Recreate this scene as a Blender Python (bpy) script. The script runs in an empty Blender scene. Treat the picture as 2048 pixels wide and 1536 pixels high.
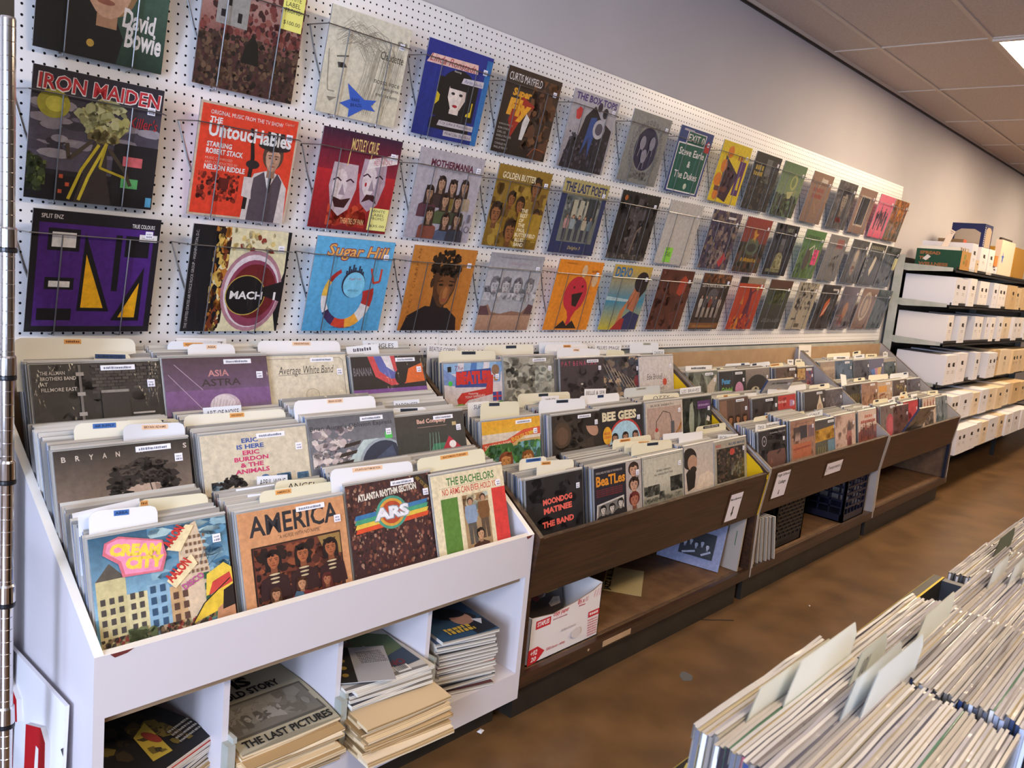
import bpy, math, random
from mathutils import Matrix, Vector
rnd = random.Random(7)
S = bpy.context.scene
COL = S.collection
# ---------------------------------------------------------------- camera
CAM_AX = ((0.66857586, -0.73768655, 0.09552286), (0.05041183, 0.17304798, 0.98362241), (0.74211973, 0.65260711, -0.15284723))
cd = bpy.data.cameras.new('camera'); cam = bpy.data.objects.new('camera', cd); COL.objects.link(cam)
cd.sensor_width = 36.0; cd.lens = 1676.3 / 2048 * 36.0; cd.clip_start = 0.05; cd.clip_end = 100
_f = Vector(CAM_AX[2]).normalized(); _u = Vector(CAM_AX[1]).normalized(); _r = _f.cross(_u).normalized(); _u = _r.cross(_f)
cam.matrix_world = Matrix(((_r.x, _u.x, -_f.x, -2.18019), (_r.y, _u.y, -_f.y, -2.31065), (_r.z, _u.z, -_f.z, 1.56717), (0, 0, 0, 1)))
cd.dof.use_dof = True; cd.dof.focus_distance = 3.0; cd.dof.aperture_fstop = 14.0
S.camera = cam
# ---------------------------------------------------------------- light and exposure
S.view_settings.view_transform = 'Standard'; S.view_settings.look = 'None'; S.view_settings.gamma = 1
S.view_settings.use_curve_mapping = False
S.view_settings.exposure = 0.95
S.cycles.use_denoising = True; S.cycles.max_bounces = 8; S.cycles.diffuse_bounces = 5; S.cycles.caustics_reflective = False; S.cycles.caustics_refractive = False
S.cycles.sample_clamp_indirect = 6.0
W = bpy.data.worlds.new('sky'); S.world = W; W.use_nodes = True
bg = W.node_tree.nodes['Background']; bg.inputs[0].default_value = (0.55, 0.72, 1.0, 1); bg.inputs[1].default_value = 1.6
def area(name, loc, rot, sx, sy, power, col):
    l = bpy.data.lights.new(name, 'AREA'); l.shape = 'RECTANGLE'; l.size = sx; l.size_y = sy; l.energy = power; l.color = col
    o = bpy.data.objects.new(name, l); COL.objects.link(o); o.location = loc; o.rotation_euler = rot; return o
# daylight entering through the storefront glazing in the left wall
area('daylight', (-4.9, -3.9, 1.55), (0, math.radians(-90), 0), 2.3, 5.4, 85, (0.64, 0.76, 1.0))
area('daylight_door', (-4.88, -2.6, 1.6), (0, math.radians(-90), 0), 2.0, .6, 85, (0.62, 0.72, 1.0))  # added narrow lamp, no door stands here; sharpens the post's shadow
WARM = (1.0, 0.78, 0.54)
TROFFER = 15.0
# ---------------------------------------------------------------- helpers
def lin(v):
    v /= 255.0
    return v / 12.92 if v <= 0.04045 else ((v + 0.055) / 1.055) ** 2.4
_hc = {}
def H(c):
    if isinstance(c, tuple): return c
    if c not in _hc:
        s = c.lstrip('#'); _hc[c] = tuple(lin(int(s[i:i + 2], 16)) for i in (0, 2, 4))
    return _hc[c]
class MB:
    """collects faces with a printed colour and a material slot, then becomes one mesh object"""
    def __init__(s): s.v = []; s.f = []; s.c = []; s.m = []
    def poly(s, pts, col='#ffffff', mi=0):
        b = len(s.v); s.v += [tuple(p) for p in pts]; s.f.append(tuple(range(b, b + len(pts)))); s.c.append(col); s.m.append(mi)
    def raw(s, vs, fs, col='#ffffff', mi=0):
        b = len(s.v); s.v += [tuple(p) for p in vs]
        for f in fs: s.f.append(tuple(b + i for i in f)); s.c.append(col); s.m.append(mi)
    def box(s, x0, x1, y0, y1, z0, z1, col='#ffffff', mi=0, top=None, left=None, front=None):
        p = [(x0, y0, z0), (x1, y0, z0), (x1, y1, z0), (x0, y1, z0), (x0, y0, z1), (x1, y0, z1), (x1, y1, z1), (x0, y1, z1)]
        b = len(s.v); s.v += p
        for f, c in (((0, 3, 2, 1), col), ((4, 5, 6, 7), top or col), ((0, 1, 5, 4), front or col), ((1, 2, 6, 5), col), ((2, 3, 7, 6), col), ((3, 0, 4, 7), left or col)):
            s.f.append(tuple(b + i for i in f)); s.c.append(c); s.m.append(mi)
    def prism(s, prof, x0, x1, col='#ffffff', mi=0):
        """profile in (y,z) pushed along x"""
        n = len(prof); b = len(s.v)
        s.v += [(x0, y, z) for y, z in prof] + [(x1, y, z) for y, z in prof]
        fs = [tuple(range(n))[::-1], tuple(range(n, 2 * n))] + [(i, (i + 1) % n, n + (i + 1) % n, n + i) for i in range(n)]
        for f in fs: s.f.append(tuple(b + i for i in f)); s.c.append(col); s.m.append(mi)
    def tube(s, pts, r, n=8, col='#ffffff', mi=0):
        pts = [Vector(p) for p in pts]; rings = []
        for i, p in enumerate(pts):
            t = ((pts[i + 1] - p).normalized() if i < len(pts) - 1 else Vector((0, 0, 0))) + ((p - pts[i - 1]).normalized() if i else Vector((0, 0, 0)))
            t.normalize(); a = Vector((0, 0, 1)) if abs(t.z) < .9 else Vector((1, 0, 0))
            u = t.cross(a).normalized(); w = t.cross(u)
            b = len(s.v); s.v += [tuple(p + r * (math.cos(k * 6.28319 / n) * u + math.sin(k * 6.28319 / n) * w)) for k in range(n)]; rings.append(b)
        for a, b in zip(rings, rings[1:]):
            for k in range(n): s.f.append((a + k, a + (k + 1) % n, b + (k + 1) % n, b + k)); s.c.append(col); s.m.append(mi)
        for b in (rings[0], rings[-1]): s.f.append(tuple(range(b, b + n))); s.c.append(col); s.m.append(mi)
    def lathe(s, prof, cx, cy, n=20, col='#ffffff', mi=0):
        b = len(s.v)
        for r, z in prof: s.v += [(cx + r * math.cos(k * 6.28319 / n), cy + r * math.sin(k * 6.28319 / n), z) for k in range(n)]
        for i in range(len(prof) - 1):
            for k in range(n): s.f.append((b + i * n + k, b + i * n + (k + 1) % n, b + (i + 1) * n + (k + 1) % n, b + (i + 1) * n + k)); s.c.append(col); s.m.append(mi)
        s.f.append(tuple(b + k for k in range(n))[::-1]); s.c.append(col); s.m.append(mi)
        s.f.append(tuple(b + (len(prof) - 1) * n + k for k in range(n))); s.c.append(col); s.m.append(mi)
    def mesh(s, name, mats):
        me = bpy.data.meshes.new(name); me.from_pydata(s.v, [], s.f)
        for m in mats: me.materials.append(m)
        if len(mats) > 1: me.polygons.foreach_set('material_index', s.m)
        at = me.color_attributes.new('Col', 'FLOAT_COLOR', 'CORNER'); buf = []
        for f, c in zip(s.f, s.c):
            if isinstance(c, list):
                for q in c: buf += [*H(q), 1.0]
            else:
                h = H(c); buf += [h[0], h[1], h[2], 1.0] * len(f)
        at.data.foreach_set('color', buf); me.update(); return me
    def build(s, name, mats, parent=None, loc=(0, 0, 0), rot=(0, 0, 0), smooth=False):
        if not isinstance(mats, (list, tuple)): mats = [mats]
        me = s.mesh(name, mats)
        if smooth: me.polygons.foreach_set('use_smooth', [True] * len(me.polygons))
        return link(name, me, parent, loc, rot)
def link(name, data, parent=None, loc=(0, 0, 0), rot=(0, 0, 0)):
    o = bpy.data.objects.new(name, data); COL.objects.link(o); o.location = loc; o.rotation_euler = rot
    if parent: o.parent = parent
    return o
def tag(o, label, cat, group=None, kind=None):
    if label: o['label'] = label
    if cat: o['category'] = cat
    if group: o['group'] = group
    if kind: o['kind'] = kind
    return o
def thing(name, label, cat, loc=(0, 0, 0), rot=(0, 0, 0), group=None):
    return tag(link(name, None, None, loc, rot), label, cat, group)
def struct(o): o['kind'] = 'structure'; return o
# ---------------------------------------------------------------- materials
def mat(name, base=None, rough=.5, metal=0., spec=.5, coat=0., coat_r=.1, attr=False):
    m = bpy.data.materials.new(name); m.use_nodes = True; nt = m.node_tree; p = nt.nodes['Principled BSDF']
    if base: p.inputs['Base Color'].default_value = (*H(base), 1)
    p.inputs['Roughness'].default_value = rough; p.inputs['Metallic'].default_value = metal
    p.inputs['Specular IOR Level'].default_value = spec
    p.inputs['Coat Weight'].default_value = coat; p.inputs['Coat Roughness'].default_value = coat_r
    if attr:
        a = nt.nodes.new('ShaderNodeAttribute'); a.attribute_name = 'Col'; nt.links.new(a.outputs['Color'], p.inputs['Base Color'])
    return m
def N(m, t, **kw):
    n = m.node_tree.nodes.new('ShaderNode' + t)
    for k, v in kw.items():
        if k in n.inputs.keys(): n.inputs[k].default_value = v
        else: setattr(n, k, v)
    return n
def L(m, a, b): m.node_tree.links.new(a, b)
def P(m): return m.node_tree.nodes['Principled BSDF']
def bump(m, scale, strength, dist=.002, detail=4, coat=False, stretch=None):
    tc = N(m, 'TexCoord'); nz = N(m, 'TexNoise', Scale=scale, Detail=detail); src = tc.outputs['Object']
    if stretch:
        mp = N(m, 'Mapping'); mp.inputs['Scale'].default_value = stretch; mp.inputs['Rotation'].default_value = (0, .7, 0); L(m, src, mp.inputs[0]); src = mp.outputs[0]
    L(m, src, nz.inputs['Vector']); b = N(m, 'Bump', Strength=strength, Distance=dist)
    L(m, nz.outputs[0], b.inputs['Height']); L(m, b.outputs[0], P(m).inputs['Coat Normal' if coat else 'Normal']); return nz
def creases(m):
    """scattered creases in the clear outer bag, so that lamps glint in streaks"""
    tc = N(m, 'TexCoord'); mp = N(m, 'Mapping'); mp.inputs['Scale'].default_value = (1, 1, .28); mp.inputs['Rotation'].default_value = (0, .8, 0); L(m, tc.outputs['Object'], mp.inputs[0])
    oi = N(m, 'ObjectInfo'); ad = N(m, 'VectorMath', operation='ADD'); sc = N(m, 'VectorMath', operation='SCALE'); sc.inputs['Scale'].default_value = 37.0; cx = N(m, 'CombineXYZ')
    for k in range(3): L(m, oi.outputs['Random'], cx.inputs[k])
    L(m, cx.outputs[0], sc.inputs[0]); L(m, mp.outputs[0], ad.inputs[0]); L(m, sc.outputs[0], ad.inputs[1])
    n1 = N(m, 'TexNoise', Scale=34.0, Detail=3.0); n2 = N(m, 'TexNoise', Scale=7.0, Detail=1.0); L(m, ad.outputs[0], n1.inputs['Vector']); L(m, ad.outputs[0], n2.inputs['Vector'])
    a = N(m, 'MapRange'); a.inputs[1].default_value = .55; a.inputs[2].default_value = .75; L(m, n1.outputs[0], a.inputs[0])
    b = N(m, 'MapRange'); b.inputs[1].default_value = .50; b.inputs[2].default_value = .66; L(m, n2.outputs[0], b.inputs[0])
    mu = N(m, 'Math', operation='MULTIPLY'); L(m, a.outputs[0], mu.inputs[0]); L(m, b.outputs[0], mu.inputs[1])
    bp = N(m, 'Bump', Strength=.8, Distance=.005); L(m, mu.outputs[0], bp.inputs['Height']); L(m, bp.outputs[0], P(m).inputs['Coat Normal'])
def grain(m):
    """photographic print texture"""
    tc = N(m, 'TexCoord'); nz = N(m, 'TexNoise', Scale=55.0, Detail=8.0, Roughness=.7); L(m, tc.outputs['Object'], nz.inputs['Vector'])
    r = N(m, 'MapRange'); r.inputs[1].default_value = .3; r.inputs[2].default_value = .7; r.inputs[3].default_value = .74; r.inputs[4].default_value = 1.14; L(m, nz.outputs[0], r.inputs[0])
    src = P(m).inputs['Base Color'].links[0].from_socket; v = N(m, 'VectorMath', operation='SCALE'); L(m, src, v.inputs[0]); L(m, r.outputs[0], v.inputs['Scale']); L(m, v.outputs[0], P(m).inputs['Base Color'])
def mottle(m, c1, c2, scale, detail=6, stretch=(1, 1, 1), lo=.35, hi=.65, coord='Object'):
    tc = N(m, 'TexCoord'); mp = N(m, 'Mapping'); mp.inputs['Scale'].default_value = stretch; L(m, tc.outputs[coord], mp.inputs[0])
    nz = N(m, 'TexNoise', Scale=scale, Detail=detail); L(m, mp.outputs[0], nz.inputs['Vector'])
    r = N(m, 'ValToRGB'); r.color_ramp.elements[0].position = lo; r.color_ramp.elements[1].position = hi
    r.color_ramp.elements[0].color = (*H(c1), 1); r.color_ramp.elements[1].color = (*H(c2), 1)
    L(m, nz.outputs[0], r.inputs[0]); L(m, r.outputs[0], P(m).inputs['Base Color']); return r
PRINT = mat('printed_sleeve_in_plastic', rough=.5, attr=True, coat=.6, coat_r=.08); creases(PRINT); grain(PRINT)
CARD = mat('printed_card', rough=.6, attr=True, spec=.3)
PAPER = mat('newsprint', rough=.8, attr=True, spec=.2)
VINYL = mat('plastic_bag_edge', rough=.25, attr=True, coat=.5, coat_r=.15); creases(VINYL)
WHITE_LAM = mat('white_laminate', '#d3cdd0', .35); bump(WHITE_LAM, 60, .03)
EDGE_LAM = mat('white_edge_banding', '#f2ece0', .4)
WALNUT = mat('walnut_laminate', rough=.38); mottle(WALNUT, '#2c1b11', '#452b1a', 7, 9, (.6, 6, 12)); bump(WALNUT, 30, .05)
WALNUT_EDGE = mat('worn_walnut_edge', rough=.5); mottle(WALNUT_EDGE, '#3a281c', '#6e5a42', 22, 8, (1, 2, 2), .4, .75)
BOARD = mat('particle_board', rough=.7); mottle(BOARD, '#a98a68', '#b39471', 14, 8)
SHELFBOARD = mat('brown_shelf_board', rough=.6); mottle(SHELFBOARD, '#66492f', '#7d5c3d', 14, 8)  # darker copy of the board, under-bin shade put into its colour
BOARD_PALE = mat('grey_laminate_inside', rough=.5); mottle(BOARD_PALE, '#9a9390', '#aea6a0', 6, 6)
YELLOW = mat('yellow_paint', '#e0b400', .4)
KICK = mat('black_kick_plate', rough=.5); mottle(KICK, '#1c1813', '#2a241d', 12, 6)
CHROME = mat('chrome', '#d8d4d2', .12, 1.0); bump(CHROME, 25, .05)
WIRE = mat('zinc_wire', '#8c8d90', .3, .9)
BLACK = mat('black_plastic', '#101014', .35)
NAVY = mat('navy_plastic', '#10142a', .35)
WALLP = mat('wall_paint', rough=.75); mottle(WALLP, '#b9b4b6', '#bfbabb', 1.3, 3); bump(WALLP, 140, .12, .001)
CEIL = mat('ceiling_tile', rough=.9); mottle(CEIL, '#c2b4aa', '#d0c2b8', 90, 4); bump(CEIL, 160, .25, .001)
TBAR = mat('ceiling_grid_metal', '#cfc2b4', .5)
FLOOR = mat('stained_concrete', rough=.33); mottle(FLOOR, '#5a4229', '#735536', 4.5, 14); bump(FLOOR, 30, .06)
STEEL = mat('dark_shelf_steel', '#2a2622', .45, .3)
GREYSTEEL = mat('grey_painted_steel', '#a8a8a4', .5); mottle(GREYSTEEL, '#9a9e94', '#b4b4ac', 9, 5)
GLASS = mat('window_glass', '#ffffff', .02)
def glassify(m):
    nt = m.node_tree; out = nt.nodes['Material Output']; t = N(m, 'BsdfTransparent'); g = N(m, 'BsdfGlossy', Roughness=.02); mx = N(m, 'MixShader'); fr = N(m, 'Fresnel', IOR=1.35)
    L(m, fr.outputs[0], mx.inputs[0]); L(m, t.outputs[0], mx.inputs[1]); L(m, g.outputs[0], mx.inputs[2]); L(m, mx.outputs[0], out.inputs[0])
glassify(GLASS)
DIFFUSER = mat('troffer_diffuser', '#ffffff', .5); P(DIFFUSER).inputs['Emission Color'].default_value = (*WARM, 1); P(DIFFUSER).inputs['Emission Strength'].default_value = TROFFER
PEG = mat('pegboard', rough=.3)
def pegnodes(m):
    tc = N(m, 'TexCoord'); mp = N(m, 'VectorMath', operation='SCALE'); mp.inputs['Scale'].default_value = 1 / .0254; L(m, tc.outputs['Object'], mp.inputs[0])
    fr = N(m, 'VectorMath', operation='FRACTION'); L(m, mp.outputs[0], fr.inputs[0])
    sb = N(m, 'VectorMath', operation='SUBTRACT'); sb.inputs[1].default_value = (.5, 0, .5); L(m, fr.outputs[0], sb.inputs[0])
    ml = N(m, 'VectorMath', operation='MULTIPLY'); ml.inputs[1].default_value = (1, 0, 1); L(m, sb.outputs[0], ml.inputs[0])
    ln = N(m, 'VectorMath', operation='LENGTH'); L(m, ml.outputs[0], ln.inputs[0])
    lt = N(m, 'MapRange'); lt.inputs[1].default_value = .115; lt.inputs[2].default_value = .14; L(m, ln.outputs['Value'], lt.inputs[0])
    mx = N(m, 'Mix', data_type='RGBA'); mx.inputs[6].default_value = (.012, .011, .012, 1); mx.inputs[7].default_value = (*H('#efecea'), 1)
    L(m, lt.outputs[0], mx.inputs[0]); L(m, mx.outputs[2], P(m).inputs['Base Color'])
    L(m, lt.outputs[0], P(m).inputs['Specular IOR Level'])
pegnodes(PEG)
# ---------------------------------------------------------------- lettering and flat printed artwork
_tc = {}
def glyphs(body, bold, shear):
    k = (body, bold, shear)
    if k not in _tc:
        c = bpy.data.curves.new('type', 'FONT'); c.body = body; c.resolution_u = 2; c.offset = bold; c.shear = shear
        o = bpy.data.objects.new('type', c); m = o.to_mesh()
        vs = [(v.co.x, v.co.y) for v in m.vertices]; fs = [tuple(p.vertices) for p in m.polygons]
        o.to_mesh_clear(); bpy.data.objects.remove(o); bpy.data.curves.remove(c)
        if vs:
            x0 = min(v[0] for v in vs); x1 = max(v[0] for v in vs); y0 = min(v[1] for v in vs); y1 = max(v[1] for v in vs)
            vs = [((x - x0) / (x1 - x0), (y - y0) / max(y1 - y0, 1e-6)) for x, y in vs]; _tc[k] = (vs, fs, (x1 - x0) / max(y1 - y0, 1e-6))
        else: _tc[k] = ([], [], 1)
    return _tc[k]
class Art:
    """flat print on the -y face of a sheet; x,y run 0..100 over width w and height h, each layer a hair in front of the last"""
    def __init__(s, mb, w, h, y=0., x0=0., z0=0., step=.00004, fn=None, k=1.):
        s.mb = mb; s.w = w; s.h = h; s.y = y; s.x0 = x0; s.z0 = z0; s.k = 0; s.step = step; s.fn = fn; s.sq = k
    def put(s, x, y):
        x = min(max(x, 0), 100); y = min(max(100 - (100 - y) * s.sq, 0), 100); X = s.x0 + x / 100 * s.w; Z = s.z0 + y / 100 * s.h; Y = s.y - s.k * s.step
        return s.fn(X, Y, Z) if s.fn else (X, Y, Z)
    def p(s, pts, c): s.k += 1; s.mb.poly([s.put(*q) for q in pts], c); return s
    def r(s, x0, y0, x1, y1, c): return s.p([(x0, y0), (x1, y0), (x1, y1), (x0, y1)], c)
    def e(s, cx, cy, rx, ry, c, n=18, rot=0.):
        q = []
        for i in range(n):
            a = i * 6.28319 / n; x = rx * math.cos(a); y = ry * math.sin(a)
            q.append((cx + x * math.cos(rot) - y * math.sin(rot), cy + x * math.sin(rot) + y * math.cos(rot)))
        return s.p(q, c)
    def g(s, x0, y0, x1, y1, cb, ct):
        s.k += 1; s.mb.poly([s.put(x0, y0), s.put(x1, y0), s.put(x1, y1), s.put(x0, y1)], [cb, cb, ct, ct]); return s
    def l(s, pts, wd, c):
        s.k += .12
        for (a, b), (d, e) in zip(pts, pts[1:]):
            n = math.hypot(d - a, e - b) or 1; ux, uy = (e - b) / n * wd / 2, -(d - a) / n * wd / 2
            s.mb.poly([s.put(a - ux, b - uy), s.put(d - ux, e - uy), s.put(d + ux, e + uy), s.put(a + ux, b + uy)][::1], c)
        return s
    def t(s, x, y, hh, body, c, w=None, al='l', b=0., sh=0., rot=0.):
        vs, fs, asp = glyphs(body, b, sh); s.k += 1; ww = w if w else asp * hh * s.h / s.w
        ox = {'l': 0, 'c': -ww / 2, 'r': -ww}[al]; co, si = math.cos(rot), math.sin(rot); out = []
        for a, d in vs:
            X, Y = ox + a * ww, d * hh
            out.append(s.put(x + X * co - Y * si, y + X * si + Y * co))
        s.mb.raw(out, fs, c); return s
    def d(s, x0, y0, x1, y1, n, r, cols, asp=1.0):
        s.k += 1
        for i in range(n):
            cx = rnd.uniform(x0, x1); cy = rnd.uniform(y0, y1); q = r * rnd.uniform(.5, 1.3); k = rnd.uniform(0, 6)
            s.mb.poly([s.put(min(max(cx + q * math.cos(k + j * 1.0472) * rnd.uniform(.6, 1.2), x0), x1), min(max(cy + q * asp * math.sin(k + j * 1.0472), y0), y1)) for j in range(6)], rnd.choice(cols))
            if i % 40 == 39: s.k += 1
        return s
    def blot(s, cx, cy, rx, ry, n, r, cols):
        s.k += 1
        for i in range(n):
            a = rnd.uniform(0, 6.2832); u = math.sqrt(rnd.random()); x = cx + rx * u * math.cos(a); y = cy + ry * u * math.sin(a); q = r * rnd.uniform(.5, 1.3); k = rnd.uniform(0, 6)
            s.mb.poly([s.put(x + q * math.cos(k + j * 1.0472) * rnd.uniform(.5, 1.2), y + q * math.sin(k + j * 1.0472) * rnd.uniform(.5, 1.2)) for j in range(6)], rnd.choice(cols))
            if i % 40 == 39: s.k += 1
        return s
    def head(s, cx, cy, q, skin, hair, long=0):
        """a plain generic head"""
        sk = H(skin); dk = tuple(v * .55 for v in sk); md = tuple(v * .78 for v in sk)
        s.e(cx, cy + q * .2, q * .84, q * 1.02, hair)
        if long: s.p([(cx - q * .84, cy + q * .2), (cx + q * .84, cy + q * .2), (cx + q * (.7 + .12 * long), cy - q * long), (cx - q * (.7 + .12 * long), cy - q * long)], hair)
        s.p([(cx - q * .3, cy - q * .5), (cx - q * .34, cy - q * 1.4), (cx + q * .34, cy - q * 1.4), (cx + q * .3, cy - q * .5)], dk)
        f = [(-.56, .35), (-.58, 0), (-.5, -.4), (-.3, -.78), (-.1, -.92), (.12, -.92), (.32, -.78), (.52, -.4), (.6, 0), (.56, .35), (.3, .62), (-.3, .62)]
        s.p([(cx + q * a, cy + q * b) for a, b in f], skin); s.p([(cx + q * a, cy + q * b) for a, b in ((.1, -.92), (.32, -.78), (.52, -.4), (.6, 0), (.56, .35), (.36, .1), (.3, -.35))], md)
        s.d(cx - q * .72, cy + q * .42, cx + q * .72, cy + q * 1.1, 10, q * .22, [hair])
        for u in (-.25, .27): s.e(cx + q * u, cy + q * .02, q * .13, q * .075, dk, 8); s.e(cx + q * u, cy + q * .02, q * .055, q * .06, '#171313', 6); s.l([(cx + q * (u - .17), cy + q * .19), (cx + q * (u + .17), cy + q * .21)], q * .07, hair)
        s.p([(cx - q * .05, cy + q * .05), (cx + q * .15, cy - q * .32), (cx - q * .12, cy - q * .32)], md); s.e(cx + q * .02, cy - q * .32, q * .15, q * .05, dk, 8); s.e(cx + q * .02, cy - q * .56, q * .22, q * .065, tuple((sk[0] * .6, sk[1] * .34, sk[2] * .32)), 10)
        return s
    def bust(s, cx, cy, q, skin, hair, top, long=0):
        s.p([(cx - q * 1.7, cy - q * 3.4), (cx - q * 1.6, cy - q * 1.7), (cx - q * .5, cy - q * 1.15), (cx + q * .5, cy - q * 1.15), (cx + q * 1.6, cy - q * 1.7), (cx + q * 1.7, cy - q * 3.4)], top)
        return s.head(cx, cy, q, skin, hair, long)
    def man(s, cx, y, h, top, legs, skin='#b98d6e', hair='#3a2a20'):
        s.p([(cx - h * .09, y), (cx - h * .01, y), (cx, y + h * .4), (cx + h * .02, y), (cx + h * .1, y), (cx + h * .1, y + h * .5), (cx - h * .1, y + h * .5)], legs)
        s.p([(cx - h * .11, y + h * .45), (cx + h * .11, y + h * .45), (cx + h * .15, y + h * .6), (cx + h * .13, y + h * .83), (cx - h * .13, y + h * .83), (cx - h * .15, y + h * .6)], top)
        s.e(cx, y + h * .925, h * .075, h * .085, hair, 10); return s.e(cx, y + h * .9, h * .055, h * .068, skin, 10)
    def s(s, x, y, hh, c, w):
        """a line of lettering too far off to read: a run of small uneven marks"""
        k = x
        while k < x + w - 1:
            q = hh * rnd.uniform(.35, .8) * s.h / s.w; s.r(k, y, min(k + q, x + w), y + hh * rnd.uniform(.75, 1.05), c); k += q + hh * rnd.uniform(.12, .35) * s.h / s.w
        return s

# ================================================================ the room
RX0, RX1, RY0, RZ = -5.0, 13.5, -7.2, 3.02
m = MB(); m.poly([(RX0, RY0, 0), (RX1, RY0, 0), (RX1, .02, 0), (RX0, .02, 0)]); struct(m.build('floor', FLOOR))
m = MB(); m.box(RX0, RX1, .02, .12, 0, RZ); struct(m.build('wall_back', WALLP))
m = MB(); m.box(RX1, RX1 + .1, RY0, .12, 0, RZ); struct(m.build('wall_right', WALLP))
m = MB(); m.box(RX0, RX1, RY0 - .1, RY0, 0, RZ); struct(m.build('wall_front', mat('dark_unseen_wall', '#6d6359', .8)))  # unseen wall, coloured dark to cut the light bouncing back
m = MB()
for y0, y1, z0, z1 in ((RY0, .12, 0, .35), (RY0, .12, 2.72, RZ), (RY0, -6.7, .35, 2.72), (-.75, .12, .35, 2.72)): m.box(RX0 - .1, RX0, y0, y1, z0, z1)
struct(m.build('wall_left', WALLP))
wf = MB()
for y in (-6.7, -4.75, -2.75, -.8): wf.box(RX0 - .08, RX0 - .02, y, y + .05, .35, 2.72)
for z in (.35, 2.67): wf.box(RX0 - .08, RX0 - .02, -6.7, -.75, z, z + .05)
w1 = struct(wf.build('window_1', GREYSTEEL)); g = MB(); g.poly([(RX0 - .05, -6.7, .35), (RX0 - .05, -.75, .35), (RX0 - .05, -.75, 2.72), (RX0 - .05, -6.7, 2.72)]); g.build('pane', GLASS, w1)
# suspended ceiling: tiles and the T-bar grid
m = MB(); m.poly([(RX0, .02, RZ), (RX1, .02, RZ), (RX1, RY0, RZ), (RX0, RY0, RZ)]); struct(m.build('ceiling', CEIL))
GX = [3.22 + 1.22 * k for k in range(-7, 9)]; GY = [-.277 - .61 * k for k in range(0, 12)]
m = MB()
for y in GY: m.box(RX0, RX1, y - .012, y + .012, RZ - .008, RZ - .001)
for x in GX: m.box(x - .012, x + .012, RY0, .02, RZ - .007, RZ - .001)
struct(m.build('trim_1', TBAR))
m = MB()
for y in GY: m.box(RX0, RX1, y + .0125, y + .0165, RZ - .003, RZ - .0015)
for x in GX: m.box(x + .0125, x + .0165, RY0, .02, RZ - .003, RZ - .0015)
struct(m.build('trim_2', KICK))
m = MB(); m.box(RX0, RX1, .001, .02, RZ - .022, RZ - .001); struct(m.build('trim_3', TBAR))
m = MB(); m.box(RX0, RX1, .008, .02, RZ - .034, RZ - .022); struct(m.build('trim_4', KICK))
def troffer(x, y, label):
    t = thing('ceiling_light', label, 'light', (x + .61, y - .305, RZ), group='recessed ceiling lights')
    f = MB()
    for a, b, c, d in ((-.605, .605, -.30, -.27), (-.605, .605, .27, .30), (-.605, -.575, -.27, .27), (.575, .605, -.27, .27)): f.box(a, b, c, d, -.02, -.002)
    f.build('frame', TBAR, t); q = MB(); q.box(-.575, .575, -.27, .27, -.014, -.004); q.build('diffuser', DIFFUSER, t)
troffer(3.22, -.887, 'glowing ceiling light panel at the upper right edge of the photo')
for x, y in ((8.10, -.887), (5.66, -.887), (-1.66, -2.717), (8.10, -3.327), (.78, -2.717), (4.44, -3.327)):  # unseen panels; the last is added for glints in the sleeve bags
    troffer(x, y, 'recessed ceiling light panel out of the picture')
# ================================================================ pegboard on the back wall
for i, (x0, x1, dz, lab) in enumerate(((-2.438, -.001, 0, 'white pegboard sheet carrying the large sleeves at the left end'), (.001, 2.438, -.0025, 'white pegboard sheet in the middle, between the two seams'), (2.440, 4.877, -.0025, 'white pegboard sheet with the smallest looking sleeves beside the metal shelving'))):
    m = MB(); o = (.0152 if i == 0 else .0157 if i == 1 else 2.4542)
    hx = -.0279 if i == 0 else .003 if i == 1 else 2.4415     # hole columns sit on whole inches from here
    m.box(x0 - hx, x1 - hx, -.003, .005, 1.164 - 2.3827, 2.384 - 2.3827)
    tag(m.build('pegboard_sheet', PEG, loc=(hx, .006 - .006, 2.3827 + dz)), lab, 'pegboard', 'pegboard sheets')
m = MB(); m.box(-2.44, 4.86, -.008, .02, 1.085, 1.153); m.box(4.80, 4.87, -.01, .02, 1.1, 1.165); struct(m.build('trim_5', GREYSTEEL))
m = MB(); m.box(-1.66, -1.55, -.31, -.22, 0, RZ - .01); struct(m.build('trim_6', BLACK))
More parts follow.
